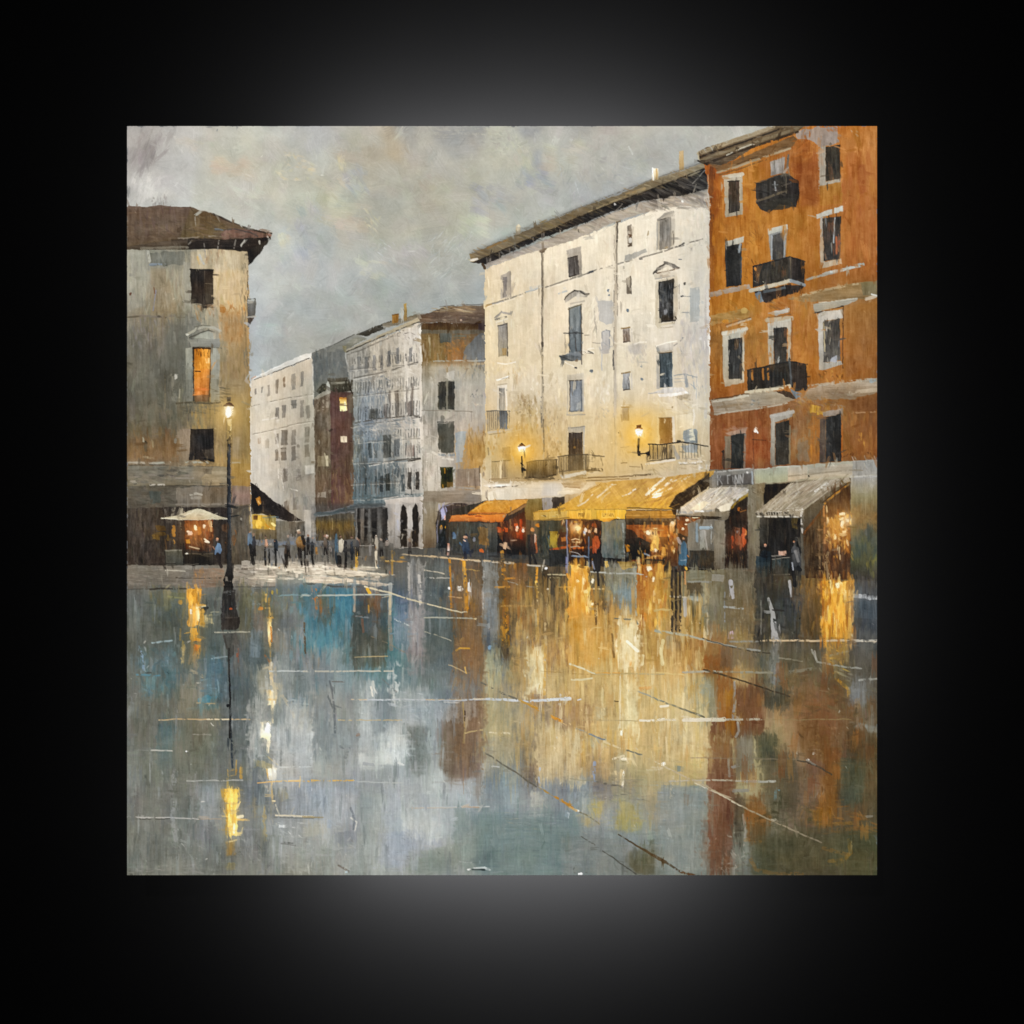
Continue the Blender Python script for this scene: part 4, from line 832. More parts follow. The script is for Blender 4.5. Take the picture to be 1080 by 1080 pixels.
L((215,205,300,165,380,140),7,'c0b8a4',a=.8,dry=.15); L((60,190,65,225),9,'b0a488',a=.8); L((60,235,110,255), 10, '3a3024'); E(85,238,16,12,'4c4030')
P((150,270, 260,235, 420,165, 580,100, 600,120, 560,170, 420,215, 300,260, 170,300), ['6a4e30','7c5a34'], v=9, d='h', r=.5, a=.9)
L((165,300, 300,258, 430,212, 560,170), 12, 'a08c6c', a=.9, dry=.1); L((180,312,300,275,430,228), 6, '5c4426', a=.7, dry=.2); L((250,262,420,200,540,160),6,'50391f',a=.6,dry=.2)
def win(pane, c, fr=None, fc=None, lab=None, glints=None, n=7):
    N('window', orange, lab)
    if fr: P(fr, fc or ['ac9c82','a09078'], v=9, r=.4)
    P(pane, c, v=13, r=.4)
    p = np.array(pane).reshape(-1,2); 
    S((*(p.min(0)+6), *(p.max(0)-6)), n, glints or ['1c1610','5a4a36','6c5a44'], 70, 6, 2, a=.6, ja=5)
win((225,350, 285,342, 288,508, 227,518), ['3a2614','45301a','34281c'], (200,325, 300,308, 304,525, 208,545), ['a89a82','9c8c72'])
L((200,325,300,308), 20, 'bcb098', a=.9); L((222,350,285,343),6,'2a1c10')
win((452,240, 530,215, 528,300, 455,320), ['9a8c7c','8c7e70'], None, glints=['b8aca0','6a5c50'])
L((550,205,545,270),12,'5a5a54',a=.8)
N('balcony', orange, 'top iron balcony'); P((375,358, 535,303, 608,345, 608,420, 590,488, 500,470, 450,522, 400,500, 375,465), ['3a2f22','30261c','2a2018'], v=12, r=.6); P((535,305,608,345,605,420,540,410),'2a1c14',v=10,a=.85); S((380,350,530,420),16,['4a3f30','221a14','5c4e3c'],50,10,75,a=.6); L((378,455,450,430,540,395), 12, '6c5c44', a=.85, dry=.1); L((535,305,540,410),6,'7a6c54',a=.7); P((400,470,480,440,560,440,585,485,480,505,420,505),'3a3020',v=10,a=.8,d='h'); L((475,350,480,395),9,'9ca0a0',a=.8); L((465,365,490,365),6,'8c9090',a=.7); L((380,355,535,303),5,'5c4c38',a=.8)
win((752,162, 830,148, 826,335, 752,348), ['3e2e1a','352818','44341e'], (718,165, 752,155, 752,350, 832,330, 832,350, 720,372), ['a49480','a08f78'])
L((715,160,718,410),9,'a08a74',a=.7,dry=.2); L((828,150,826,330),6,'2a1c10',a=.8)
win((205,692, 298,685, 296,910, 213,920), ['231d16','28221a','1c1814'], None, glints=['14100c','3a3228','44423c'])
P((208,672, 310,645, 306,680, 210,700), ['bab09a','a69a84'], v=8, r=.4); L((290,690,282,730),12,'9caab0',a=.8); L((297,760,290,900),7,'46525a',a=.7)
win((462,640, 522,622, 528,770, 462,775), ['564a3e','4a4034'], (440,625, 545,600, 535,760, 455,775), ['8c8478','7a6f60'])
P((435,608, 545,578, 548,605, 440,635), ['beb6a2','aea48e'], v=7, r=.4); L((535,630,525,760),9,'a8acac',a=.7); L((460,640,458,770),8,'9aa0a4',a=.7)
N('balcony', orange, 'middle iron balcony on a white slab'); P((358,808, 555,755, 638,780, 636,880, 560,885, 360,920), ['362c20','2a241c'], v=12, r=.5, a=.96); S((365,800,550,900),26,['4c4030','1a1612','5e4a30'],60,7,0,a=.6); P((560,760,638,785,635,900,565,880),'2f1f14',v=9,a=.8); L((358,810,555,756,640,782),7,'1c1814'); E(370,822,9,12,'c07c2c'); L((358,810,360,920),6,'1f1a14'); L((560,760,565,880),7,'6a5c48',a=.7)
L((345,940, 450,915, 560,885), 20, 'b8ac94', a=.95); L((565,885,635,910),18,'7c8c98',a=.85); P((360,945,545,905,635,915,600,950,470,985,430,1010,390,990),['3c2818','2a1c12'],v=10,r=.8); L((420,945,530,925),14,'56626a',a=.85); P((365,955,400,945,415,1000,395,1005),'6c7880',v=10); S((370,890,420,940),8,['d8d0bc'],20,4,50,a=.8)
win((735,550, 835,535, 830,770, 742,780), ['3c2f22','4a3828','302820'], (722,545, 740,540, 748,785, 835,765, 838,795, 720,822), ['a4988a','b09878'], lab='tall window with streaky dark panes', glints=['1c1612','b05c28','9ca0a2','6c5a44','2a2018'], n=22)
L((800,545,795,680),7,'aeb8bc',a=.85); L((812,650,812,740),10,'b05a2c',a=.8)
P((700,525, 845,480, 845,510, 740,540, 702,550), ['beb6a6','aea492'], v=7, r=.5)
use(orange)
P((125,950, 250,920, 340,905, 345,930, 250,948, 125,978), ['a4907a','947c64'], v=8, d='h', r=.6)
P((640,880, 770,835, 960,785, 965,805, 800,845, 660,885), ['a8a292','968a76'], v=8, d='h', r=.7, dry=.05); L((780,838,940,805), 14, 'b4b4aa', a=.8, dry=.1)
P((540,985, 630,965, 925,895, 1032,882, 1032,975, 960,985, 640,1000), ['96784a','8c7048'], v=9, d='h', r=.8, a=.85); L((620,965,800,925,925,900), 14, 'b8a078', a=.75, dry=.15); P((940,895,1030,885,1030,970,950,965),['8a7850','7c6a48'],v=8,a=.9,r=.8); L((970,985,1020,970),16,'c0ac90',a=.9,dry=.1); L((1000,960,1030,968),8,'c8c0b0'); S((420,1000,560,1040),12,['8c5c30','7a4a20','a87840'],50,12,60,a=.6)
t(740,300,190)
S((50,120,290,80,370,200,60,180), 30, ['b4721e','c07c26','a0641c'], 60, 16, 60, a=.5)
P((50,185, 250,150, 290,160, 280,200, 130,235, 55,250), ['a8864c','967440'], v=12, d='h', r=1, a=.8); E(140,222,22,12,'cc8828',a=.8); E(250,160,22,18,'b8944c',a=.8)
S((280,120,400,120,400,470,280,480), 40, ['a47434','9c6c34','b07a34'], 90, 20, 0, a=.5)
S((550,120,690,120,690,470,550,480), 40, ['b07228','a86c26','b87a2c'], 90, 20, 0, a=.5)
P((860,130,1050,100,1050,480,860,560),['a06a2a','98622c','945c2c'],v=7,a=.6,soft=1)
L((845,135,842,500),7,'4a2c14',a=.75,dry=.1)
L((150,250,290,208), 14, 'b8a68c', a=.85, dry=.1); L((140,245,290,200),6,'5a3c1c',a=.7,dry=.1)
win((156,330, 238,318, 236,565, 160,570), ['3c3832','34302a','3a342c'], (122,290, 265,262, 262,300, 250,310, 250,590, 140,612, 124,560), ['b8ae98','b0a48c','a8967a'], glints=['a4a8ac','1f1c18','6a675f','8c8c8a'], n=12)
L((125,295,265,265), 22, 'c4bba6', a=.85, dry=.05); L((238,320,236,570),7,'221d18',a=.7); L((250,310,248,580),8,'c0b8a4',a=.7)
win((428,262, 510,258, 508,470, 432,480), ['3c3226','463a2c','4c4438'], (392,235, 535,205, 530,470, 515,470, 515,262, 428,268, 428,480, 400,480), ['b4a894','a89a84'], lab='balcony window with a stepped pale hood', n=10)
P((395,175, 525,138, 522,165, 430,190), ['b8ae9e','a89c8a'], v=7, d='h', r=.6); L((390,215,535,205),30,'b8ae98',a=.75,dry=.05); L((400,200,530,180),6,'6a5034',a=.7,dry=.1); L((538,205,538,470),8,'8a5a24',a=.8); S((440,430,470,475),5,['d0ccc4'],30,6,-15,a=.7)
N('balcony', orange, 'lowest and widest iron balcony'); P((270,515, 400,485, 525,462, 628,480, 628,630, 560,640, 530,600, 400,625, 272,640), ['352a1c','282018','2c2418'], v=12, r=.6, a=.96); S((280,510,520,600),36,['17130f','4a3c28','3c4038','5a4630'],60,8,0,a=.6,ja=6); P((530,465,628,482,620,640,535,610),['32200f','2a1a10'],v=9,a=.85)
for x in (365,395,300): L((x,505,x+2,570), 12, 'b4741f', a=.85, dry=.1)
L((430,490,440,575),9,'2a261f'); L((270,515,400,487,525,462,630,480),7,'1c1712',a=.9); L((525,465,535,600),12,'626a70',a=.7)
L((263,648, 400,632, 525,610), 22, 'c0b294', a=.95, dry=.03); P((525,620,560,640,605,655,560,685),'6c7880',v=10); P((280,660, 530,635, 560,680, 400,715, 300,705), ['3c2a1a','52402c'], v=10, r=.9, a=.85)
win((725,225, 825,205, 828,455, 726,470), ['54483a','4c443a','625a52'], (695,175, 715,165, 840,150, 842,200, 832,205, 735,218, 728,470, 832,460, 840,480, 720,515, 700,510), ['b4a896','aca090','9c907e'], lab='window in a pale moulded frame under a flat hood', glints=['b8a888','2a241c','8a8684','d0c0a0','3a3024'], n=20)
P((775,440,812,425,808,465,765,465),'a8aab8',v=8,a=.8); L((730,230,735,400),9,'c0a878',a=.7,dry=.2)
P((668,120, 740,105, 930,82, 928,100, 850,125, 672,175), ['aea28c','9c8e76'], v=9, d='h', r=.6); L((672,172, 760,155, 845,130), 8, '3a2a1a', a=.85, dry=.1); L((700,110,925,85),8,'c8bea8',a=.7,dry=.2); L((720,160,840,140),9,'b47424',a=.7,dry=.15)
use(orange)
S((700,520,850,580), 20, ['c08430','5c3a18','8a5420'], 30, 10, 20, a=.6, ja=40)
P((50,690, 200,670, 270,655, 420,640, 560,690, 500,712, 300,745, 75,782, 60,740), ['a4947a','a0886a'], v=9, d='h', r=.8, a=.95); L((50,705,150,690,275,668), 14, 'c4b8a0', a=.85, dry=.1); L((60,690,200,668,280,655),7,'54391f',a=.7,dry=.1); L((75,780,250,755,400,735,510,712), 9, 'b8ac94', a=.85, dry=.1); S((280,690,360,750),12,['84847e','5c5448','c4b8a4'],30,10,40,a=.6,ja=40); L((90,740,260,715),16,'94744c',a=.6,dry=.2)
P((640,625, 720,600, 880,585, 1052,560, 1052,645, 900,690, 760,690, 640,700, 600,680), ['a8967c','9c8468','8a7050'], v=10, d='h', r=.9, a=.9); L((640,610,850,585,1050,565), 16, 'b0a28c', a=.75, dry=.15); L((890,650,1050,630), 24, 'b8a284', a=.75, dry=.1); L((1010,580,1050,570),22,'98a09e',a=.7,dry=.1); S((560,650,900,650,900,730,560,730), 40, ['8c7458','a08668','7a5c3c','94806a'], 60, 10, 75, a=.5)
S((540,700,850,690,850,800,480,800), 60, ['a06828','b47c30','8a6a3c','945a24'], 46, 20, 10, a=.55, ja=20)
for x,y,w,h in ((668,745,40,50),(720,770,60,26),(700,750,22,40)): P((x-w/2,y-h/2,x+w/2,y-h/2+4,x+w/2-5,y+h/2,x-w/2,y+h/2), 'c4922e', v=12, r=.8, a=.9)
P((880,700,1052,650,1052,770,900,760),['7a4a20','7c4a1e'],v=8,a=.7,soft=1); L((880,770,1040,765),9,'c09468',a=.6,dry=.25)
P((60,790,410,750,410,850,60,900),['9c5820','a05a22'],v=10,a=.5,r=1)
S((60,790,450,760,400,1080,60,1080), 50, ['a04c1c','8c481c','b05a20','985020'], 60, 18, 0, a=.5)
S((140,870,270,850,265,890,150,900),10,['b08060'],50,14,80,a=.6); E(325,872,12,17,'efe2d0'); L((325,860,335,890),8,'f4ead8'); L((300,930,380,935),5,'4c2814',a=.7,dry=.3); L((305,880,310,1080),5,'4c2412',a=.5,dry=.3)
S((540,830,700,830,700,1080,540,1080), 40, ['9c6830','8a7048','8f7a58','a86424'], 70, 24, 0, a=.55); P((570,950,640,940,640,1060,575,1060),'8c7254',v=8,a=.7,r=1)
P((650,790,705,790,700,1080,650,1080),['a86824','a8641f'],v=10,a=.7,dry=.1); L((655,960,650,1060),12,'c07a24',a=.7,dry=.2); L((838,820,838,1060),9,'b06420',a=.9)
S((850,800,1045,770,1045,1050,850,1050), 60, ['945a26','a0662a','8a5020','b07430'], 80, 18, 0, a=.45); S((930,900,980,960),7,['c88c34'],40,8,10,a=.7); S((850,1000,1050,1040),20,['5c3416','b87830','7a4818'],26,7,60,a=.6,ja=40)
t(740,460,190)
win((175,45, 250,35, 247,195, 172,195), ['2e2a22','28241c'], (135,0, 170,0, 172,195, 135,195), ['8c7456','7a6244']); P((170,-18,260,-25,250,45,172,50),['2a261e','2a261e'],v=10); L((258,-10,252,190),12,'8a7a66',a=.8)
P((140,-20,270,-55,262,-20,165,-5),'b08464',v=8,r=.6,a=.9); E(126,92,9,12,'2a1c10'); L((128,90,132,200),12,'4a2a14',a=.8,dry=.1)
win((440,-75, 522,-95, 520,168, 438,178), ['352a1c','3f3220','3a2e1c'], (412,-125, 545,-150, 540,-115, 438,-85, 436,178, 410,180), ['a89c8a','9c8e78','8c7c64']); L((525,-60,524,165),10,'8a7c5c',a=.8)
L((415,-120,545,-145),22,'b4aa9a',a=.9)
win((742,-110, 832,-135, 834,150, 740,155), ['2c261e','28221a','302820'], (705,-100, 740,-115, 738,155, 705,160), ['685440','5c4a38']); P((720,-145,835,-165,835,-135,730,-110),['a8927c','94806a'],v=8,r=.6)
# shops of the orange building
shops = N('shopfront', orange, 'ground floor shopfronts under a pale stone band')
P((40,200, 310,200, 1055,140, 1055,870, 900,870, 310,800, 40,800), ['7c7260','6a5c46','5c5040','4a4436'], v=8)
P((275,290, 372,285, 372,800, 280,800), ['8a8068','7c6a4c','6f604a','5a5444'], v=9); S((300,300,370,340),10,['4a3c28','b0a488','5c4a30'],24,8,40,a=.6,ja=40); S((280,400,370,780),30,['8c7c5c','6a5a40','7a6c54'],80,16,0,a=.5)
P((60,480, 135,470, 140,800, 60,800), ['8a8270','857a68','7a705c','5c5648'], v=8); S((65,500,130,780),16,['968c78','6f6654'],80,14,0,a=.5)
P((40,545,65,545,60,700,40,700),['8c9090','857c6c'],v=10); L((40,548,60,550),12,'a0b0b8',a=.8); P((40,690,70,690,70,790,40,790),'3f3524',v=10)
door = N('doorway', orange, 'dark doorway with a red orange glow inside'); P((140,495, 180,420, 270,345, 272,790, 138,790), ['2e2a24','3a2618','34200f','2c2014'], v=12)
S((150,500,268,780), 40, ['1c140e','4a2c14','5c3418','2a1c10'], 70, 10, 0, a=.6)
for x,y,w,h,c in ((180,640,12,80,'9c3c14'),(252,610,26,120,'c04c18'),(212,600,34,110,'6f4428'),(232,640,14,90,'8a4018'),(262,575,14,30,'c8742c'),(225,430,40,24,'a8581c'),(212,570,14,18,'8c8078')):
    P((x-w/2,y-h/2,x+w/2,y-h/2+6,x+w/2-3,y+h/2,x-w/2+2,y+h/2), c, v=16, r=.9, a=.9)
S((150,690,265,780),14,['a87840','c0a060','5c3c1c'],24,4,10,a=.5)
use(shops)
P((890,250, 1053,240, 1053,860, 890,860), ['a09a90','94865c','86683a','5c5c48','5a5838','3c3832'], v=8); S((900,420,1050,420,1050,560,900,540),30,['a07c40','8a6834','94743e'],60,24,30,a=.5,ja=40); S((900,560,1050,560,1050,760,900,760),40,['4f5648','5c5c40','6a6438','46504c'],80,24,0,a=.5); S((980,720,1050,840),16,['8a7c30','6f6a34','3c3a30'],50,14,0,a=.5); S((900,820,1050,960),20,['2e2c2a','4a4440','3a3632'],50,14,0,a=.5)
band = N('cornice', orange, 'pale stone band above the shops')
P((310,200, 520,178, 880,150, 1053,140, 1053,235, 880,252, 560,272, 312,288), ['b4ad94','aca388','94866c'], v=8, d='h', r=.5); P((315,205, 510,185, 512,270, 318,285), ['a8a888','a09e80'], v=7, a=.9); P((515,190, 630,180, 632,250, 515,270), ['c4b294','bca688'], v=6, a=.9); P((640,190,900,165,900,235,640,255),['b8a68c','a8977c'],v=9,d='h',a=.8); P((900,150,1053,140,1053,230,900,240),['a09a90','9a948a'],v=12,a=.85); S((880,130,1050,130,1050,200,880,200),20,['d0ccc0','8a8478','c8bca0'],36,6,10,a=.6,ja=20); E(638,237,5,6,'2a241c')
L((890,245,1050,238),12,'c0bcb4',a=.7,dry=.1); L((320,200,520,182),6,'d0ccb4',a=.6,dry=.2); L((520,240,880,205,960,205),9,'8a7a60',a=.6,dry=.2)
sign = N('sign', orange, 'grey shop sign with pale raised letters')
P((58,215, 180,205, 308,195, 308,285, 180,300, 58,306), ['8e877a','7c7468'], v=8, r=.3, h=.6); P((92,238, 300,222, 300,284, 92,296), ['655d54','5a524a'], v=9, r=.3)
L((60,216,180,206,305,193),9,'b4aea2',a=.85,dry=.1); L((300,215,303,285),9,'a8b0b4',a=.8); L((92,296,300,286),5,'3a342c',a=.8)
for q in ((93,236,95,292),(112,240,99,262),(99,260,108,264,121,288),(152,236,154,284),(152,237,168,233),(200,236,197,284),(200,236,216,282,219,232),(228,234,226,282),(229,234,243,280,246,228)):
    L(q, 6, 'b4b0a8', a=.85, wob=.2)
E(269,221,7,8,'e0d8cc')
# white ragged awning
awA = N('awning', orange, 'ragged white awning with grey folds')
t(660,490,140)
P((410,370, 500,325, 680,192, 800,185, 985,188, 992,225, 860,325, 845,375, 770,390, 735,350, 640,395, 560,400, 420,410), ['b4a894','b0a28c'], v=10, d=40, r=.6, h=.7)
S((560,330, 690,195, 980,190, 860,320, 740,350, 620,370), 130, ['d8d0c0','8f8880','c4baa8','a89e90','e0d8c8','9c968e'], 90, 9, -52, a=.6, ja=8)
P((520,360, 620,300, 680,310, 600,370), 'd4c6a8', v=8, a=.85, r=.8); P((740,350,880,290,850,340,835,375,775,388),['d8ccb4','e0d4bc'],v=6,a=.9,r=.6); L((870,310,990,205),16,'c4c0b8',a=.85,dry=.1); L((690,270,720,240),7,'6a5848',a=.7); L((450,360,560,300),9,'c8baa0',a=.6,dry=.2)
L((420,385, 560,390, 700,375), 22, '8c8a86', a=.8, dry=.1); L((560,375,630,385),12,'d0ccc4',a=.8); E(618,383,12,9,'e8e4dc')
P((420,405,560,395,720,380,850,385,820,455,700,460,430,440),['8a7c66','7c705c'],v=8,a=.85,r=.6)
P((850,340, 930,270, 995,225, 990,260, 900,330, 855,370), ['9c7c24','8a6c20'], v=10, r=.5)
P((880,335,985,255,980,340,860,420),['33281c','2c241a'],v=10,a=.9); E(915,365,16,20,'a8601c'); L((930,385,975,370),8,'b8742c',a=.7)
# grey right-hand awning
awB = N('awning', orange, 'grey weathered awning over the lit shop window')
t(740,460,190)
P((375,290, 530,280, 370,430, 372,360), ['2c241c','241e18'], v=9)
P((318,455, 350,430, 530,285, 700,265, 880,250, 885,270, 760,330, 615,435, 580,485, 330,478), ['a09480','968870','8c7e68'], v=9, d=42, r=.5, h=.7)
S((330,455, 530,285, 880,252, 740,340, 610,440), 190, ['b8ae9c','7c705e','8f826c','a89c88','c4bcae','6a5e4e'], 90, 7, -50, a=.55, ja=6)
S((560,285,870,255,760,330,640,400), 40, ['8a7a62','7c6c54','a08e74'], 90, 9, -55, a=.5)
L((680,330,750,282),16,'c8c4bc',a=.8,dry=.15); L((560,350,600,320),12,'b4b0a8',a=.6,dry=.2); L((340,440,600,430),6,'b8b0a0',a=.6,dry=.2)
L((320,452, 420,455, 600,440), 6, 'd0c8b8', a=.75, dry=.1); L((325,465, 390,465, 510,462), 18, '39322a', a=.85, dry=.05)
for k,x in enumerate((340,360,380,395,410,425,442,458,472,490)): L((x,458,x+(4 if k%2 else 0),474), 6, 'a89e8c', a=.85, wob=.1)
L((330,482,450,482,575,485),7,'d8d0c0',a=.8); L((600,440, 590,500, 605,575), 14, 'c8c0b4', a=.9, dry=.05); E(625,568,9,16,'d8d4cc'); P((605,445,700,400,630,450,610,520),'8a7c66',v=9,a=.8)
P((615,440, 740,345, 885,270, 740,400, 690,470, 640,560, 605,575), ['6f6048','5a4c38'], v=9, r=.5); L((735,405, 800,345, 885,280), 13, 'b87c28', a=.9, dry=.05); L((720,400,800,335,880,278),6,'3a2a18',a=.8)
inn = N('shop_window', orange, 'dark shop counter opening'); P((345,490, 590,490, 590,840, 480,835, 345,800), ['2c251c','231d17','24211c','1e1c1a'], v=9); S((350,500,580,700),40,['17130f','3a3022','2f2a22'],80,14,0,a=.6); P((345,490,400,490,385,640,345,660),['4a4234','3a352c'],v=8,a=.8); L((395,500,392,650),5,'5c5444',a=.7); P((530,490,575,490,570,560,540,545),'5c4a20',v=10,a=.8)
P((320,720,410,715,415,840,330,850),['2a3438','33403f'],v=12); P((420,735,525,730,520,830,420,825),['2e3430','3c4440','2c302c'],v=12); L((420,738,525,725),6,'8c8474',a=.8); S((430,740,520,820),14,['4c5450','586460','1f221f'],50,12,0,a=.6); P((455,690,505,685,508,712,460,716),'c09478',v=9); L((415,720,470,715),7,'8c8478',a=.8); L((415,832,520,828),8,'a49a84',a=.85); L((410,720,412,840),6,'18181a')
lit = N('shop_window', orange, 'shop window glowing orange and yellow'); P((605,575, 690,470, 735,410, 885,290, 890,860, 620,850), ['4a3620','6c4822','7c4c20','5c3a1c','3c2614'], v=10)
P((610,590,700,480,725,480,720,840,615,840),['5c4830','66481f','543c20','3a2a18'],v=12,a=.9); S((740,300,885,300,885,460,745,470),26,['5c3a1c','6f4c28','4a2c14'],60,14,10,a=.6)
S((745,480,880,480,880,680,745,680),70,['c88428','d89c38','a8601c','b87424','8a4a18'],44,16,0,a=.65); P((760,500,820,490,820,640,770,640),['c08028','c8882c','a8641f'],v=14,a=.8,r=1.2); S((740,480,870,660),26,['e0b050','f0c868','d89434'],30,8,20,a=.7,ja=40)
for x,y,w,h in ((838,468,34,16),(835,498,26,12),(842,530,18,44),(800,600,14,34),(850,575,26,12)): P((x-w/2,y-h/2,x+w/2,y-h/2,x+w/2-3,y+h/2,x-w/2,y+h/2),'fbe8b8',v=6,r=.6,a=.95)
S((745,670,885,670,885,850,745,850),50,['5c3416','7c4a1c','3c2410','94602a'],70,14,0,a=.55); L((730,420,735,640),12,'b87838',a=.8,dry=.1); L((700,520,705,830),14,'8a6438',a=.6,dry=.2); S((700,700,760,840),20,['b88c4c','d0a868','6a4420'],50,5,10,a=.6); L((740,740,755,850),12,'a8895c',a=.7,dry=.15)
S((600,580,700,580,700,830,600,830),30,['3c2c1a','6a4e2c','4a3a26'],80,10,0,a=.55)
# ---- ground floor and awnings of the cream building
t(455,500,140)
use(white)
P((395,20, 455,60, 700,60, 1080,60, 1080,190, 780,205, 455,215, 400,220), ['cdbd9c','c6b492','bfae8c'], v=6, d='h', r=.5)
L((450,100, 540,95, 640,92), 20, 'e4dccc', a=.9, dry=.1); L((460,112,560,105,700,98), 9, '5c4e3c', a=.85, dry=.1); L((470,60,700,62,860,55), 26, '9c8454', a=.65, dry=.25); P((880,80,1010,70,1010,160,850,180),'bab0a2',v=7,a=.8,r=1.2); P((540,120,860,110,860,200,460,210,460,150),'d0c2a4',v=7,a=.8,r=.8); L((770,25,860,20,1030,35),30,'54462f',a=.8,dry=.15); L((700,85,900,70,1080,60),12,'a08a60',a=.6,dry=.25)
L((400,0,402,215),12,'d4c6ac',a=.8); L((395,150,403,215),8,'6a5a44',a=.7); L((445,190,460,210),10,'6c5438',a=.6,dry=.2)
t(560,490,140)
P((0,150, 250,130, 560,140, 400,230, 200,262, 0,272), ['c4b08c','cdc0a4','bcae92'], v=8, d='h', r=.7, a=.9); P((100,150,260,150,240,255,80,260),'bdb6aa',v=6,a=.7,soft=.7); P((240,140,450,140,420,190,270,190),['a08454','94754a'],v=12,a=.75,r=1,d='h'); L((260,105,440,62),24,'c4c4c0',a=.85,dry=.05); L((250,130,430,95),12,'a08e6c',a=.7,dry=.2); L((220,235,410,205),22,'d8ccb0',a=.8,dry=.1); L((430,128,560,130),9,'6c5a3c',a=.7,dry=.2); L((440,85,560,80),18,'c8b084',a=.6,dry=.2); L((460,45,570,40),26,'54432a',a=.7,dry=.2); L((280,180,420,185),7,'7c5c38',a=.7,dry=.2)
ws = N('shopfront', white, 'shop fronts under the yellow and orange awnings, part dark, part lit amber')
t()
P((470,540, 512,528, 560,530, 640,540, 760,545, 762,600, 700,604, 560,590, 470,585), ['40382a','352a1e','2c241c'], v=9)
t(455,500,140)
P((760,200, 900,195, 900,320, 780,420, 760,330), ['8a7a44','6a5c30','544a28'], v=10); P((895,195,980,190,985,290,905,300),['8f8c86','86827c'],v=7); P((980,190,1080,180,1080,260,985,270),['3c342a','2c261f'],v=8); P((770,370,840,380,830,600,770,600),['3a4038','30342c'],v=8)
P((140,385, 400,395, 540,400, 545,660, 330,680, 140,620), ['4a4030','42423a','3c3c38','44403a'], v=9); S((150,400,390,650),60,['565a54','34322c','4a4638','60584a'],70,12,0,a=.55)
P((390,440,460,440,460,580,395,570),['7c5a2c','8a622c'],v=12,a=.7,r=1); S((390,440,470,580),12,['a87430','5c4424'],70,10,0,a=.6); P((400,400,540,400,530,640,470,640,460,440),['6a5a44','4a4236','3f3a30'],v=10,a=.8)
P((535,370, 620,350, 760,300, 765,660, 535,655), ['4a3020','3a2214','2c1c14','241a14'], v=10)
S((540,390,700,540),50,['5c3418','7c4620','3a2014','6a3c1a'],60,12,10,a=.6)
for x,y,w,h,c in ((555,450,40,44,'b85420'),(600,455,40,36,'c0561c'),(575,415,30,60,'a0602c'),(725,430,24,130,'a43a16'),(690,430,24,60,'b84a1c'),(715,500,60,60,'7c3014'),(640,400,16,100,'7c5c34')):
    P((x-w/2,y-h/2,x+w/2,y-h/2+6,x+w/2-4,y+h/2,x-w/2+3,y+h/2), c, v=16, r=1, a=.9)
for x,y in ((697,435),(748,460),(692,455)): E(x,y,11,14,'f2e0cc')
P((535,500,570,500,570,630,535,630),'1c1612',v=6); P((610,560,750,540,760,650,610,655),['241c16','1e1814'],v=7); L((645,542,690,540),9,'b8a894',a=.85); P((580,555,612,560,605,610,585,605),'d0a880',v=8); E(565,500,20,40,'8a5a2c',a=.5)
t(560,490,140)
P((0,455, 290,450, 290,830, 150,830, 0,760), ['4c4a3c','44422f','3c3a30','34322a'], v=9); S((0,460,150,760),50,['6a6048','3f443c','2c2c28','7a6a4a'],80,12,0,a=.55)
P((150,540,215,540,215,680,150,670),['8a7024','a08428','7c6420'],v=12); P((215,550,290,550,290,660,215,660),['3a2418','442a1a'],v=9); P((245,590,288,590,285,625,250,625),'a4642c',v=12); L((160,690,290,672),18,'b0521c',a=.9); P((140,695,290,690,290,800,150,830),['2c2a24','24221e'],v=8); L((140,550,148,720),8,'6c7c80',a=.7,dry=.1); L((290,455,300,830),12,'8a8a96',a=.85,dry=.05); E(296,525,10,10,'e8e4e0'); L((285,750,290,880),14,'8f8cae',a=.8)
P((300,445, 570,455, 572,800, 480,830, 300,800), ['3a2416','402614','2c1c14','241814'], v=10)
S((305,455,560,700),90,['7c4418','a0581c','3c2214','5c3418','2a1a12'],50,14,5,a=.6,ja=20)
P((310,470,360,460,380,520,330,560),['8a4e1c','b06420'],v=14,a=.8,r=1); P((355,510,385,495,410,520,385,560,362,540),['f4d070','fbe6a0'],v=8); O(383,525,60,'e0962c',.6)
for x,y,rx,ry,c in ((445,535,16,20,'f4dcc0'),(435,565,12,16,'c4c8d4'),(475,545,10,16,'d8b8a0'),(528,535,12,24,'e8c08c'),(505,490,12,16,'8c3c18'),(460,500,20,30,'4a2a14')): E(x,y,rx,ry,c,a=.9)
L((330,610,360,600,390,610),9,'d8c4a8'); L((335,630,395,632),9,'c0a888',a=.9); L((345,680,420,678),16,'a85420'); L((325,710,380,720,400,740),7,'b8b4b0',a=.8); L((340,740,470,748),9,'8a9aac',a=.85); L((465,590,465,830),8,'5c6c80',a=.8); L((485,560,490,740),8,'8a5c3c',a=.6); S((360,740,440,800),10,['5c4630','8a6a40','1c1410'],50,8,30,a=.6)
P((575,465, 765,445, 760,770, 600,775, 572,740), ['7c725a','757060','6a6c68','55584f'], v=9); S((580,640,740,760),40,['5c6460','4c5450','6c6a5c'],70,16,0,a=.55); S((580,470,740,640),40,['857858','8a7a54','706a58'],80,16,0,a=.5); L((745,480,760,740),12,'a8aaa4',a=.6,dry=.15); P((575,750,780,770,780,790,590,785),'201c18',v=6)
P((770,445, 1080,450, 1080,800, 780,790), ['3c2a1a','5c3418','4a2c16','241c16'], v=10)
t(660,490,140)
P((0,480, 380,480, 390,790, 0,790), ['8a4c1c','a85c20','7c4420','2a1e16'], v=12)
S((60,490,380,640),90,['b06424','8a4418','c87c2c','a0541c','6a3414'],60,14,80,a=.6,ja=14)
S((200,500,400,760),60,['c88c34','8a521c','e0a848','5c3418'],60,10,0,a=.55)
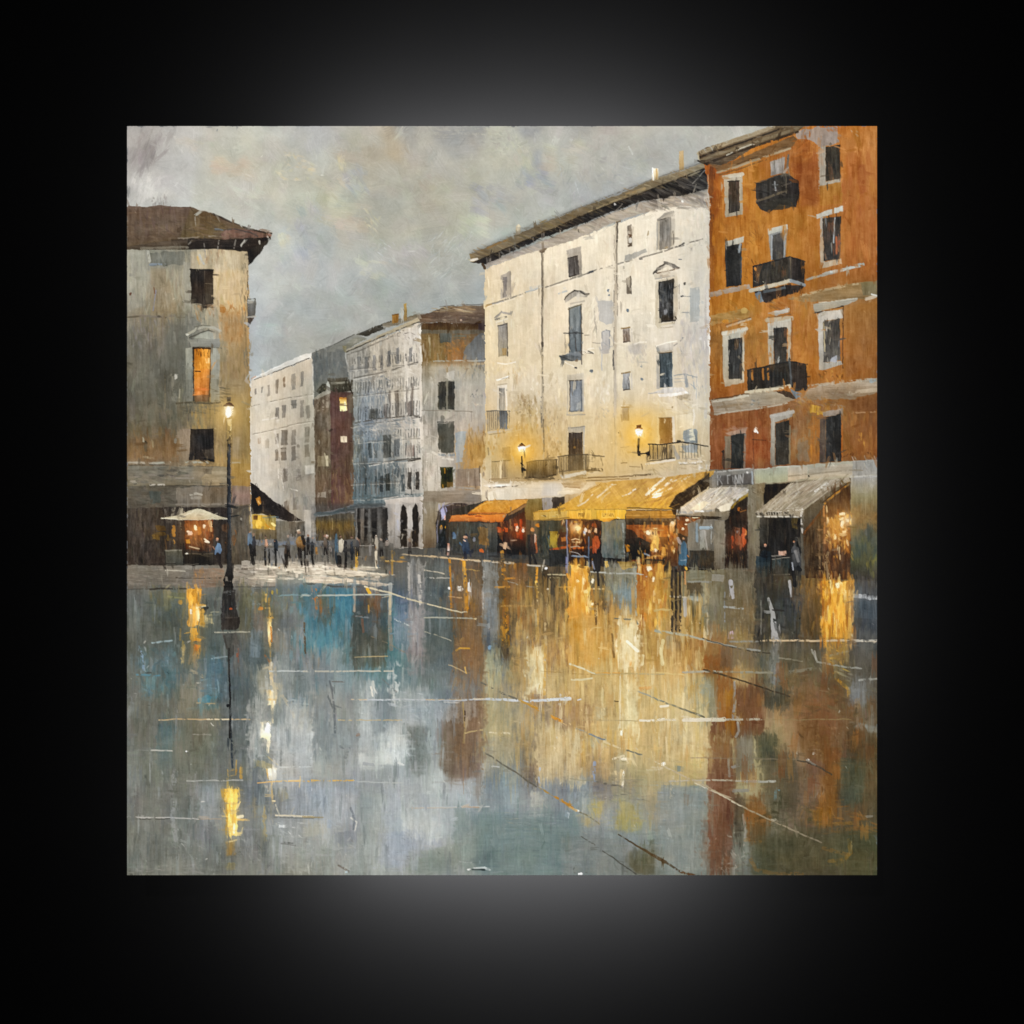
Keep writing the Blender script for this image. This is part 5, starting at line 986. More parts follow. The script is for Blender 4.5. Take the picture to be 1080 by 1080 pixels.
P((0,440,380,450,380,490,0,490),['4a3a24','3a2c1c'],v=10); P((0,600,120,590,200,640,195,700,160,760,0,790),['2c2418','1e1a14','1a1613'],v=8,r=1); P((0,520,60,540,100,580,80,640,0,640),['3a2a18','2c2016'],v=9,a=.9); E(20,680,14,36,'c88420',a=.9); S((10,620,200,780),40,['3c3024','14110f','4a3a28'],36,8,20,a=.6)
E(182,555,20,20,'fcecc4'); P((225,520,255,515,262,690,200,700,210,600),['d8a848','e0b458'],v=14,r=1); L((238,530,240,570),20,'4a2c14',a=.8); L((222,520,252,518),8,'f4e0b0'); E(240,700,12,18,'f8e8c8'); L((200,600,290,600),24,'c09040',a=.6,dry=.2)
L((150,725,190,740),14,'8c98a4',a=.8); P((290,670,320,660,325,750,290,740),['c49444','b0803c'],v=12); P((270,590,350,585,345,680,290,660),'3a2414',v=10,a=.85); L((140,775,240,740,310,750),14,'b48440',a=.8); L((200,780,310,775),9,'c4b490',a=.8); P((130,770,310,765,310,800,130,800),'1c1814',v=6,a=.9)
P((350,470,400,460,390,540,360,560),['d8b47c','b88444'],v=14,a=.9,r=.8); E(385,470,16,14,'f0d8b0'); P((360,560,420,560,420,830,360,830),['8a5c2c','5c3c20','4a3220'],v=12); L((345,480,352,560),10,'4a2a14',a=.8); L((350,490,380,488),8,'e8d0a0',a=.8)
P((410,420, 600,430, 580,500, 520,590, 420,560), ['6a4424','84481c','6a4828'], v=12); S((420,430,590,520),30,['b06424','8a4c1c','c88040','5c3418'],40,10,50,a=.65)
for x,y,rx,ry in ((497,450,12,11),(490,482,12,9),(460,522,12,14),(560,430,36,6)): E(x,y,rx,ry,'f0d8b4',a=.9)
P((500,480,610,440,800,455,805,840,720,850,505,840), ['857a68','7c766c','6a6456','544c3e'], v=8); L((575,480,575,620),20,'90a0a8',a=.7,dry=.05); L((605,515,690,515),24,'98a8b0',a=.85,dry=.1); L((692,490,692,640),6,'b8bcb8',a=.7); P((600,540,640,530,640,700,600,690),['a09a90','94907e'],v=7,a=.8); L((640,540,660,690),14,'b0a89c',a=.6,dry=.2); P((505,700,715,700,715,850,505,830),['383024','40382a','332c22'],v=9,a=.95); S((510,710,710,840),26,['54442c','2a2a26','5c4a30'],70,14,0,a=.5); P((715,460,800,460,800,850,715,850),['8a7e68','857862','655a48'],v=8,a=.9)
L((505,600,512,740),9,'7c7468',a=.7)
# yellow awning
ya = N('awning', white, 'large mustard yellow awning with white streaks, lettered valance and brown side')
t(560,490,140)
P((20,385, 200,355, 300,300, 410,235, 560,150, 740,130, 1080,105, 1500,45, 1480,80, 1360,180, 1220,270, 1160,365, 760,362, 560,362, 300,372), ['c08c30','c4902c','c8962c'], v=8, d=35, r=.4, h=.7)
S((200,350, 420,235, 560,155, 1080,110, 1450,60, 1300,180, 1160,360), 260, ['c8942c','b8862c','d09c34','ac7a28','c48c2a','bb8230'], 60, 12, -48, a=.5, ja=14)
S((700,180,1080,110,1440,60,1240,250,1100,350,860,340), 130, ['b07828','a87026','bc8630','c08c34'], 70, 12, -50, a=.5, ja=10)
S((500,250,850,240,780,360,520,360), 60, ['d8a030','dca834','cc9830'], 60, 14, -60, a=.5)
L((385,335, 440,305, 500,245), (14,8), 'd8cbb0', a=.9, dry=.08); L((540,265, 600,215, 660,165), (16,14), 'd4c8ae', a=.88, dry=.1); L((660,170,690,160),9,'d8cca8',a=.7,dry=.2); L((575,290,600,255,640,225),9,'d0ba88',a=.75,dry=.15); L((740,255, 800,235, 858,190), (8,16), 'dcd2bc', a=.9, dry=.05)
L((420,235,575,150),6,'8a5c24',a=.6,dry=.25); L((490,230,560,180),8,'e0c070',a=.6,dry=.2); L((600,215,520,260),6,'8a5c20',a=.5,dry=.3)
t(660,490,140)
L((165,245, 230,180, 310,110), (20,18), 'd8ccb0', a=.85, dry=.15); L((215,245, 300,180, 370,120), (14,12), 'dcd0b4', a=.8, dry=.2); L((260,220,350,150,450,105), 10, 'd4c4a0', a=.75, dry=.25); L((320,220,400,160,500,100),9,'d0bc90',a=.7,dry=.3); P((205,268,240,230,300,225,285,260,240,275),'e8dfc8',v=6,r=.8); L((180,240,240,190),8,'f0e8d4',a=.8,dry=.15); L((360,200,450,140,520,95),6,'e0c088',a=.6,dry=.3); L((400,110,490,95),14,'c88c2c',a=.7,dry=.2); L((230,300,310,270,420,210),9,'8a5a20',a=.5,dry=.35); L((150,310,240,290),8,'a06c24',a=.6,dry=.2)
P((680,62, 676,175, 600,230, 480,320, 410,372, 345,345, 400,255, 560,150), ['4a3a22','3f301c','44341c'], v=10, d=50, r=.5); S((400,260,670,80,670,170,470,320,380,350),46,['5c4a2c','2f2416','6a5430','3a2c1a'],60,9,-50,a=.6); L((345,340,400,255,540,165,660,80),9,'a87c34',a=.7,dry=.15); L((360,350,480,300),9,'7c5c2c',a=.7,dry=.2)
val = N('valance', white, 'yellow awning valance with two small lettered panels')
t(560,490,140)
P((15,390, 140,375, 300,368, 560,360, 772,360, 765,440, 690,440, 590,465, 560,446, 300,445, 180,452, 20,455), ['d0a63c','c8a038','b88c30'], v=8, r=.4, h=.6)
P((15,392,290,378,290,448,20,455),['b89c54','b4944c'],v=8,a=.8); P((300,375,490,370,490,445,305,445),['e0b03c','dca838'],v=7,a=.85,r=.7); P((540,375,772,365,765,440,545,450),['e4b030','dca42c'],v=7,a=.85,r=.7)
for k in range(24): x = 25+k*31; L((x,388-k*.9,x+2,440), 5, ('8c6c28','e8c468','a88430')[k%3], a=.5, dry=.25)
L((20,386,300,372,560,364,770,362),6,'7c5c24',a=.6,dry=.2); L((20,452,180,450,300,445,560,446),6,'5c4420',a=.6,dry=.2); S((60,400,220,420),10,['a8a078','c8b478'],40,6,80,a=.6); L((102,412,118,418),8,'5c5030',a=.8)
P((375,385,438,383,440,432,375,434),'e8bc50',v=6,a=.9); P((572,392,680,390,680,436,575,436),'e4b850',v=6,a=.8)
for q in ((387,395,387,420),(387,395,397,400,387,408),(402,395,402,420),(412,420,412,396,421,420,422,396),(427,420,436,395)): L(q,5,'5c4420',a=.9,wob=.1)
for q in ((584,398,584,420,592,420),(600,420,600,398,609,402,601,410),(615,420,616,398,625,420,626,398),(634,398,634,416,643,418,645,398),(652,420,652,399),(660,399,668,420)): L(q,5,'7a5820',a=.85,wob=.1)
L((700,430,720,440),10,'e8d090',a=.7); P((580,440,690,440,640,462,590,466),'d8942c',v=10,a=.8)
t(660,490,140)
P((0,375, 380,372, 408,385, 405,435, 0,442), ['a87628','a07026','8f6222'], v=9, d='h', r=.4); L((0,372,200,372,400,375), 8, '4a3418', a=.85, dry=.1); L((0,415,180,410,380,412),9,'c08a34',a=.6,dry=.25); P((375,370,412,368,412,408,385,410),'3a2a16',v=8); L((0,440,400,440),7,'5c4020',a=.7,dry=.1); S((0,385,380,430),26,['b88230','94662a','c48c3a'],50,7,85,a=.5)
L((120,445,400,450),20,'7c6440',a=.6,dry=.25)
# orange awning
oa = N('awning', white, 'smaller orange awning at the left end')
t(455,500,140)
P((290,322, 370,260, 450,215, 620,208, 790,203, 765,240, 690,285, 610,322, 400,325), ['c08830','c88a2c','bc7c2a'], v=9, d=35, r=.4, h=.7); S((300,318,450,220,780,206,620,318),70,['d09434','b07828','c88c30','b8802c'],50,10,-55,a=.55,ja=12); L((300,318,420,318,610,318),9,'a05020',a=.7,dry=.2); L((330,300,420,245,500,225),7,'e0b458',a=.6,dry=.3); L((450,216,620,209,785,204),5,'7c5424',a=.7,dry=.2)
P((165,335, 290,328, 420,330, 612,322, 590,370, 575,388, 470,395, 400,383, 280,385, 140,392), ['d07c2c','c46c22','b8601e'], v=9, d='h', r=.5, h=.6); S((160,335,600,385),44,['dc8c38','b45a1c','c87428','d08030'],50,9,82,a=.6); L((300,332,420,350),8,'7c2c14',a=.8,dry=.1); L((150,388,400,382,470,393),6,'6c3c18',a=.7,dry=.15); P((400,345,590,328,575,385,420,388),['cc8030','c06c24'],v=9,a=.7)
P((620,325, 760,238, 770,262, 700,310, 625,335), ['8a6a44','7c5c38'], v=10, r=.5); P((590,360,640,335,760,270,760,300,640,370,590,385),['3c3024','2c241c'],v=9); L((605,330,690,285,765,240),6,'5c3a1c',a=.7); L((585,345,605,330),16,'b0946c',a=.7,dry=.1)
# ---- wall lamps of the cream building
t(); M((511,395,749,395,749,530,511,530), .74, 1.03, (2,1,1), 10)
O(551,475,52,'e0ac4c',.5,1.2); O(673,458,56,'e6b456',.5,1.2); O(610,500,60,'d8a850',.3,1.2)
t(490,370,140); S((190,600,760,860), 60, ['c89848','b88838','d4a858'], 50, 12, 3, a=.45)
t(490,370,140)
O(463,800,240,'ecb040',.75,1.5); O(465,830,130,'f0b83c',.7,1.7); O(463,800,80,'fbe0a0',.9,1.3); S((420,740,540,740,560,900,410,900),40,['d8a03c','e8b44c','c48c34'],40,8,10,a=.35,ja=40)
wl = N('wall_lamp', white, 'wall lamp glowing between the left balconies')
P((430,785, 440,765, 485,765, 495,790, 488,822, 440,822), ['fdf0c8','fffaf0','fbe8b0'], v=3, r=.3, h=.8); P((432,785,445,762,462,748,480,760,496,780,470,775),'8a5a1c',v=8,r=.3); P((448,760,462,746,476,760),'2c2014',v=5,r=.2)
L((465,860,466,960),9,'2c261c'); L((458,915,472,930),9,'2c261c'); P((455,955,475,945,498,965,500,980,480,975,470,995,458,990),'1c1a18',v=5,r=.4)
t(620,400,140)
O(415,440,290,'f0b844',.75,1.5); O(418,470,150,'f0b840',.65,1.7); O(415,432,90,'fce4a8',.9,1.3); S((350,380,520,380,520,560,360,560),40,['e0ac48','ecc068','d09c3c'],40,8,10,a=.35,ja=40)
wl2 = N('wall_lamp', white, 'wall lamp glowing beside the ochre door')
P((383,410, 400,402, 447,405, 436,465, 412,472, 390,445), ['fff6e0','fffcf4','fbe6a8'], v=3, r=.3, h=.8); P((378,408,392,395,440,395,446,410,410,402),'c88c2c',v=8,r=.3); P((395,372,432,368,432,395,395,397),['8a5c28','6c441c'],v=8,r=.3); L((400,415,435,412),5,'e8b850',a=.7); L((420,440,428,440),5,'e8c060')
L((410,485,409,590),16,'3c3020',a=.95); P((402,580,425,580,430,600,460,600,500,580,502,620,480,640,470,615,430,612,425,628,404,628),'342a1e',v=6,r=.5); L((475,620,480,655),8,'4a3c28',a=.8)
# ---- left building
left = N('painted_building', None, 'grey and ochre building at the left edge under a brown tiled roof')
t()
LF = (134,250, 262,262, 262,300, 262.5,340, 264,420, 264.5,487, 264.5,600, 134,600)
G([134,166,199,231,265], [250,290,330,360,400,440,470,488,512,537,565,600], [
 '9a9a8c 84857a 8e8a78 c0a478 c0a880','9c9c8e 9e9b8a 9a917a ccb488 c4ac80','8d8a7e 948468 94907c cab084 c4a068','77746c 7f796e 75746c bdae8e b68848',
 '6b6a60 6a685e 6a695f b0925c a88850','6e6656 6f6a5a 716b58 b0883f a4843f','7a6446 7c6446 776450 b08a48 a88440','7c6a50 80705a 807058 a8884f a88648',
 '74694f 756c58 86765c 967c58 a27c40','62594a 645a4c 74644f 74644e 84705f','40352a 40342a 3c2f24 54493a 5c5042','3a3026 3a3024 382c20 4a4034 504638'], LF, v=9, wx=7)
S((136,262,262,265,262,485,136,485), 420, None, 18, 5, 1, a=.55, jc=6, sm=6)
t(130,240,160)
P((30,175, 165,175, 190,300, 150,560, 30,600), ['a0a092','a2a192','94938a'], v=6, a=.7, soft=1); S((40,200,190,600),50,['a8a898','94948a','b0ae9c','8c8c84'],90,12,1,a=.5)
P((185,180, 440,165, 445,260, 300,275, 190,270), ['6f716a','7c7d74','74756c'], v=8, a=.85, r=1); L((190,265,250,262,310,268), 14, '8496ac', a=.85, dry=.1); L((180,175,190,240),22,'bcbcb0',a=.85,dry=.1)
P((195,285,320,290,390,610,200,610),['a08c6c','9a886c','9c8664'],v=9,a=.55,soft=1); S((300,300,430,560),40,['a8a690','b4ad94','8c8a7a'],110,12,2,a=.5); L((235,450,222,530,214,590),8,'8c90ac',a=.7,dry=.1); L((222,430,226,470),8,'7a4a34',a=.6,dry=.2); E(55,475,10,12,'6c4a3c')
P((430,240,480,240,480,560,430,560),['a09c8c','a4a090'],v=7,a=.7,r=1); S((420,300,480,740),26,['b0ac9c','8f8c80','a8a08c'],80,9,2,a=.5)
S((40,650,470,1000), 90, ['75726a','6a6860','807a6e','88807a','6f706a'], 110, 14, 0, a=.45); P((300,690,468,680,468,1080,305,1080),['6c6c64','66675f','686860'],v=6,a=.6,soft=2); S((60,640,240,860),30,['8c8894','94908e','84807c'],60,10,5,a=.45)
L((30,640,120,635), 12, '5f584c', a=.8, dry=.15); L((120,630,250,636,380,628), 16, '78706a', a=.7, dry=.25); L((250,632,300,640),14,'4f4840',a=.7,dry=.3); L((380,640,500,640),8,'6c6048',a=.5,dry=.3); L((250,705,330,708),12,'8c8070',a=.7,dry=.25)
P((480,170,880,165,885,1080,690,1080,690,560,640,560,640,300,480,300), ['c4aa7c','cdb58c','c8a870','b48a4c','ac8850'], v=8, a=.55, soft=1)
S((650,180,830,560), 60, ['d0b88e','c8b088','d8c096','bca06c'], 90, 16, 2, a=.5); S((580,170,720,260),20,['b07c48','d8b47c','94704c'],60,10,2,a=.5)
S((680,530,870,830), 60, ['b87428','c88838','a86420','d09c54','b88a50'], 56, 12, 5, a=.6, ja=14); S((510,560,650,660),26,['b8844c','d4b484','a07444'],40,10,10,a=.5); P((690,600,850,600,850,820,720,820),['b8803c','b47c34'],v=12,a=.5,soft=1.5); E(705,580,22,36,'b06c20',a=.7)
S((830,200,885,680),40,['8a7a5c','6c5c44','c8a878','9c8868'],60,7,3,a=.6); L((885,290,888,700),8,'5c4a34',a=.7,dry=.2); L((868,700,890,1080),12,'8a6c3c',a=.5,dry=.25); S((860,880,900,1080),12,['6a6450','8a7c5c'],80,10,0,a=.6)
L((575,100,582,180),5,'a89c8c',a=.7); L((545,200,575,260),14,'a8b0b4',a=.6,dry=.2); L((530,210,540,260),12,'d8a040',a=.7,dry=.2)
S((680,830,860,1080),40,['b08840','a88444','bc9450','94783c'],90,14,0,a=.5); P((690,800,740,810,735,960,690,950),'9c8c64',v=7,a=.6,soft=.6)
lw1 = N('window', left, 'dark brown upper window')
P((480,300, 643,302, 643,545, 600,575, 570,575, 560,545, 485,540), ['342c24','3a3026','4a4034'], v=11, r=.4); P((580,308,640,308,640,540,585,545),['3f3328','544632','5c4e3a'],v=9,a=.85); L((478,300,643,303),10,'1f1a16',a=.85); L((585,400,640,403),6,'7c6c54',a=.7); L((578,310,575,545),6,'6c5e4c',a=.6,dry=.2); L((520,320,520,520),10,'4a4034',a=.6,dry=.2); L((490,545,600,560,640,545),8,'6c604c',a=.6,dry=.2)
lw2 = N('window', left, 'arched window lit amber')
P((445,860, 500,850, 498,1080, 448,1080), ['a4a292','9c9a88'], v=7); P((622,850, 660,850, 690,900, 685,1080, 625,1080), ['b0aa92','b4aa8e'], v=7)
P((470,800,690,790,690,850,500,855,480,850),['a09c8c','948f80'],v=8,a=.9,d='h'); P((500,790,540,760,600,735,640,750,650,795),['aaa896','b0ae9a'],v=6,a=.9)
L((455,765, 520,725, 590,705, 650,715, 690,740), 16, 'bcb49c', a=.9); L((475,785,540,755,610,732,650,740), 10, '5c5648', a=.8, dry=.1); L((510,710,570,695,620,700),6,'6c6450',a=.7,dry=.15); E(458,765,12,9,'d0ccbc'); L((500,855,600,848,700,860),8,'6c6a5c',a=.7,dry=.2)
P((498,858, 625,855, 625,1085, 500,1085), ['a86c24','c0842c','b87a2c','c48430'], v=12, r=.4); L((500,858,502,1080), 12, '2c2218', a=.9); L((500,858,620,862), 14, '3c2814', a=.9, dry=.05); S((510,860,615,920),16,['3c2410','2a1a0c','6a4418'],36,6,0,a=.8); P((585,930,618,925,618,965,588,970),'d8b070',v=10,a=.8,r=.9); L((505,1020,600,1022),8,'4a2c10',a=.8,dry=.1); S((540,930,610,1080),16,['d89434','b06c20','e0a850'],60,10,0,a=.5); L((622,870,625,1080),6,'6a4a24',a=.6)
t(130,390,160)
P((500,-5, 622,-5, 615,150, 600,228, 515,228, 505,100), ['c48430','c0782c','b86a30','8a5a30'], v=12, r=.4); L((500,0,502,220), 10, '2c2218', a=.85); L((530,140,600,140),16,'cc7840',a=.6,dry=.2); P((510,185,615,180,615,230,510,230),['6a5034','5c4a30'],v=10,a=.85); L((515,10,550,12),9,'3a2410',a=.8); L((620,0,615,190),8,'5c4022',a=.8)
P((445,-5,498,-5,498,220,450,225),['8f8c7c','807c6e'],v=7,a=.8); P((625,-5,685,-5,680,100,690,230,625,235),['b0a88c','a49876'],v=7,a=.8)
use(left)
S((660,120,760,220),20,['6a5a3c','80683c','5c5034'],60,9,80,a=.6); L((380,240,480,232,600,240,690,235), 14, '5c523e', a=.8, dry=.15); L((400,265,520,270,700,255), 16, '7c7058', a=.6, dry=.25); S((400,270,680,320),26,['5c5240','8c7c5c','4a4436'],60,8,82,a=.55)
L((345,40,352,130,370,195), 22, '8f8a7a', a=.7, dry=.15); E(375,52,12,20,'c8c4b8'); L((405,130,400,200),8,'c0b498',a=.7,dry=.2); L((300,40,300,280),7,'a08c68',a=.5,dry=.3); L((395,200,400,230),6,'b8a888',a=.6)
S((300,50,440,230),30,['74726a','8a8678','5f5c52'],70,9,2,a=.5); S((260,280,480,520),60,['5f6054','6c6654','7c705a','4f5148'],60,14,0,a=.5)
P((40,490,400,480,395,650,40,655), ['7a5c3a','82603a','7c5c3c'], v=10, a=.6, soft=2); S((40,440,400,640),60,['86643e','785636','8c7048','6c5a44'],60,18,0,a=.5)
E(158,520,20,16,'3f3828',a=.85); L((142,480,148,510),14,'b0a890',a=.8,dry=.1); L((160,540,165,650),20,'5f5644',a=.7,dry=.2); L((175,590,180,650),10,'b0a484',a=.7,dry=.2); L((205,470,215,550),14,'9c8c68',a=.6,dry=.25); E(375,510,10,20,'8c8c84',a=.7)
P((405,425,478,420,478,645,400,645), ['8a7866','8c7a64','86745c'], v=8, a=.9, r=.6)
S((480,280,720,420), 40, ['b08c48','a8843f','c09850'], 60, 14, 2, a=.5); S((650,420,720,650),30,['b48c48','c49c54','a4803c'],90,10,1,a=.55); S((780,280,895,800),60,['a8863c','b08c48','9c7a38','b8944c'],100,14,0,a=.5)
P((785,480,830,480,828,640,780,640),'b89864',v=7,a=.7,soft=.6); L((850,230,895,250),16,'8c8468',a=.5,dry=.2)
lw3 = N('window', left, 'dark lower window')
P((482,425, 643,423, 648,655, 560,640, 470,645), ['362c20','2f2620','2a2420','332c24'], v=12, r=.4); P((560,570,645,560,645,640,590,640),['5c5040','544838'],v=10,a=.8); L((575,635,645,650),16,'1c1816'); L((482,425,643,423),7,'1c1814'); L((650,425,652,655),7,'8a6c38',a=.7)
use(left)
L((210,665, 420,655, 560,660, 620,662), 14, 'a8a898', a=.85, dry=.1); L((40,660,130,662,240,670),14,'b0a898',a=.75,dry=.15); L((45,682,200,675,300,680,640,690),7,'4a4438',a=.7,dry=.2); L((760,660,830,660),10,'b8a888',a=.7,dry=.1)
P((35,685,740,690,742,822,35,822), ['757060','807664','85785e'], v=10, d='h', a=.75); S((40,690,460,800), 60, ['5c5a4c','8c8472','6c6454','94897a','504c42'], 60, 14, 85, a=.55); P((640,695,740,690,740,820,560,825,560,770),['9c8c6c','a08a66'],v=8,a=.8,d='h'); P((560,700,630,705,630,750,570,750),'6c6250',v=10,a=.6,r=1); L((40,800,120,795),22,'a89c88',a=.75,dry=.2); L((190,825,300,820),14,'c4baa8',a=.85,dry=.15); L((300,825,560,828,740,826), 8, '3a3226', a=.8, dry=.15); L((360,770,500,772),12,'94897a',a=.6,dry=.3); L((70,810,200,818),9,'3c3830',a=.6,dry=.3)
P((775,665,903,665,903,822,775,822),['a8843f','a07c40'],v=7,a=.9)
P((35,825,742,830,742,985,35,985), ['625a4a','6a6050','5c5244'], v=9, d='h', a=.85); S((40,830,360,985),50,['544c40','6f6654','5f5c50','4a4438'],60,14,85,a=.5); P((370,840,560,835,560,980,385,980),['8a7c68','7c6e5c'],v=9,a=.8,r=1); P((560,835,740,835,740,960,560,960),['75634c','80705a'],v=9,a=.85,r=1); P((775,826,903,828,903,960,775,960),['8a7460','94786a','8a7464'],v=8,a=.9); P((188,870,270,870,265,950,190,950),'54584f',v=8,a=.7,r=1); L((480,890,520,880,560,890),16,'b0a692',a=.8,dry=.1); L((490,910,550,912),20,'9c9280',a=.7,dry=.2); L((540,930,540,990),20,'8a8274',a=.6,dry=.2); L((380,960,740,955),14,'8f8474',a=.6,dry=.3); L((560,965,640,995),9,'a89c88',a=.6,dry=.2); L((35,990,380,980,740,985),10,'3a3026',a=.6,dry=.25)
lsh = N('shopfront', left, 'dark cafe front with small warm lights under the parasol')
t(130,520,160)
P((35,110, 240,105, 530,100, 742,105, 742,500, 560,512, 300,515, 35,512), ['4a4034','40342a','382c22','3a2f24'], v=10); S((40,110,300,500), 90, ['2f261c','4a3c2c','55493a','3a3228','241e18'], 70, 12, 0, a=.55)
P((775,90,900,90,905,510,775,510), ['5f5648','625848','504638'], v=8); S((780,100,900,500),50,['6a5e4c','544a3e','74664f','463e34'],80,14,0,a=.5); L((780,150,860,95,900,90),20,'4a4034',a=.6,dry=.2); E(840,182,9,12,'a8a090',a=.8); L((900,90,905,300),8,'b0985c',a=.6,dry=.2)
L((800,265,808,310,790,370),8,'8a5a2c',a=.8,dry=.1); E(790,330,16,36,'6a4a2c',a=.7)
P((440,195, 640,190, 640,400, 560,410, 440,400), ['7c4a24','8a4c20','5c3418','2c2018'], v=14, r=1); S((450,195,640,330),60,['b06428','8a4418','c87c38','6a3414','a0582c'],40,12,0,a=.6); S((450,320,640,420),40,['2c2018','5c3c20','3a2818','8a5c34'],40,10,20,a=.6)
O(515,250,46,'e09434',.8); E(515,250,13,22,'fdf0c0'); O(578,238,36,'d88c40',.7); E(578,238,11,14,'fbe4c0'); E(475,290,20,18,'ecc4a4'); E(462,275,12,12,'f4e4d0'); L((580,325,610,350),12,'f0e0c4'); L((585,345,605,350),12,'e8d4b4'); P((448,335,478,330,475,360,450,358),'c08428',v=8); L((475,380,540,395),9,'c4b08c',a=.85,dry=.1); L((615,200,628,270),18,'c89c64',a=.8,dry=.1); L((628,205,632,240),8,'e8d4a4',a=.8); E(545,270,14,30,'c07828',a=.8); L((600,280,600,320),20,'7c3c18',a=.7)
for x,y,w,h,c in ((360,270,30,90,'b87c28'),(358,345,16,32,'b07824'),(235,310,60,44,'6f5420'),(270,290,70,30,'604a20'),(270,250,70,40,'5c4620'),(320,320,20,50,'6a5020'),(720,250,36,60,'5c4028'),(745,290,20,160,'6a4a2c')):
    P((x-w/2,y-h/2+6,x,y-h/2,x+w/2,y-h/2+8,x+w/2-4,y+h/2,x-w/2+3,y+h/2-4), c, v=14, r=1, a=.85)
L((410,210,415,260,405,290),9,'8c8264',a=.6,dry=.25); L((300,330,310,400),9,'7c5c34',a=.6,dry=.2); S((200,340,420,420),30,['3a2f20','4f4028','5c4a2c','241e16'],40,9,10,a=.55)
P((300,408, 425,405, 428,512, 302,515), ['5c5644','544f42','4c483c'], v=9); L((300,408,420,406),10,'8c8470',a=.85,dry=.1); L((300,410,302,512),6,'2c261e')
P((432,435, 645,432, 650,512, 436,515), ['332818','2c2216','261e16'], v=8); L((430,434,640,432),7,'6c5c44',a=.8,dry=.15); E(452,432,14,7,'d8d0bc'); L((430,360,432,500),9,'1c1713',a=.8); L((430,510,520,505,640,512),6,'6c6454',a=.7,dry=.25); L((200,505,420,500),8,'2c261e',a=.7,dry=.2)
pr = N('parasol', left, 'cream cafe parasol')
P((262,182, 380,160, 480,122, 530,110, 580,122, 660,155, 748,183, 690,190, 620,186, 540,192, 460,186, 400,190), ['cfc4a4','c8ba98','bcae8c'], v=7, r=.3, h=.8); S((300,180,530,115,720,182),40,['d8ceb0','c0b28e','ccc0a0','b4a682'],60,8,-60,a=.5,ja=20); L((275,180,400,188,540,190,740,186),6,'e0d8c0',a=.75,dry=.15); E(545,160,26,8,'a8987a',a=.6); L((500,130,420,170),8,'dcd2b8',a=.7,dry=.2)
lb = N('balcony', left, 'small balcony seen edge on at the right corner')
t(130,240,160)
P((886,508, 943,508, 945,600, 935,635, 886,640), ['77746a','6a675f','646058'], v=10, r=.5); L((890,512,940,512),9,'4a4840',a=.85); L((895,520,930,518),14,'b8b8ac',a=.8,dry=.2); L((885,638,940,632),12,'a8a090',a=.9); P((886,645,935,640,910,690,886,712),['5c4c3c','4a3f34'],v=9)
lr = N('roof', left, 'brown hipped tile roof with deep dark eaves')
t(124,124,210)
P((52,690, 200,672, 400,655, 700,652, 834,640, 832,662, 712,806, 706,728, 560,716, 380,716, 52,716), ['3a2c22','32261e','2f241d'], v=9, d='h', r=.5); P((52,680,380,660,380,715,52,718),['5c4a3a','4a3c30'],v=9,d='h',a=.85); P((710,725,832,655,770,740,712,806),['3c332a','2c251f'],v=9); L((130,710,380,705),14,'8a8272',a=.7,dry=.15)
P((52,488, 62,480, 150,484, 230,478, 320,484, 395,485, 440,500, 510,520, 640,578, 835,630, 832,650, 700,656, 560,662, 400,655, 300,665, 200,678, 52,702), ['6f5646','6a543c','5c4832'], v=9, d='h', r=.5, h=.6)
P((60,490,400,490,330,650,60,690),['725846','6e5642','5f4836'],v=8,a=.7,soft=.6); P((400,490,520,525,600,600,520,655,340,655),['6a5230','6c5430','70582c'],v=9,a=.7,soft=.6); P((560,620,640,600,700,605,830,632,820,650,570,660),['7c5a4c','84604f','7a5848'],v=8,r=.6)
S((60,490,400,495,640,580,820,632,700,652,60,695), 130, ['7c6450','5c4836','6a5238','866a4c','544230'], 50, 8, 78, a=.5, ja=16); S((80,500,340,640),40,['6a5048','7c6252','5f483c'],70,12,4,a=.45)
L((510,520,640,578,730,610,835,630), 10, '3f3228', a=.8, dry=.15); L((520,610,580,612,640,605,720,625,760,645), 8, '4a4440', a=.7, dry=.2); L((530,605,570,612),9,'6c747c',a=.7); L((420,540,424,590),7,'a09484',a=.7,dry=.1); L((395,488,420,520,500,600),5,'54422c',a=.6,dry=.3); L((330,655,420,652,560,640),7,'9c8c7c',a=.6,dry=.25); L((820,632,832,640),10,'a87c68',a=.8); E(335,612,14,18,'4a3420',a=.6)
for q in ((470,680,478,760),(552,668,545,715),(642,665,632,710),(690,662,672,700),(700,665,690,680),(405,670,385,690)): L(q,7,'9a9082',a=.7,dry=.1)
L((690,668,672,695),9,'c0b8a8',a=.8); L((770,672,772,685),10,'c8c0b0',a=.8); E(815,648,8,8,'c8b8a8')
# ---- street lamp
t(130,390,160)
O(752,300,190,'e0a840',.6,1.5); O(752,300,90,'f0bc50',.6,1.6); O(755,300,55,'fdeecb',.8,1.4)
lamp = N('painted_street_lamp', None, 'tall dark street lamp with a glowing white lantern and a bell shaped foot')
L((755,350,752,540), 30, 'b08a38', a=.8, dry=.05); L((738,360,735,540),10,'8a6c38',a=.7,dry=.15); L((768,380,765,430),9,'f0d890',a=.8); S((735,430,770,550),26,['4a3a24','2c2418','8a6c38','d0ac60'],16,7,20,a=.8,ja=50)
L((752,540, 754,800, 756,1085), (23,28), ['4c4a46','3a3a3a','34383c'], v=8); L((744,545,744,1080), 7, '191a1a', a=.85); L((764,550,766,1080),6,'6a625a',a=.7,dry=.1); L((746,500,744,560),10,'2c2418',a=.9); L((760,480,764,550),9,'4a3420',a=.8)
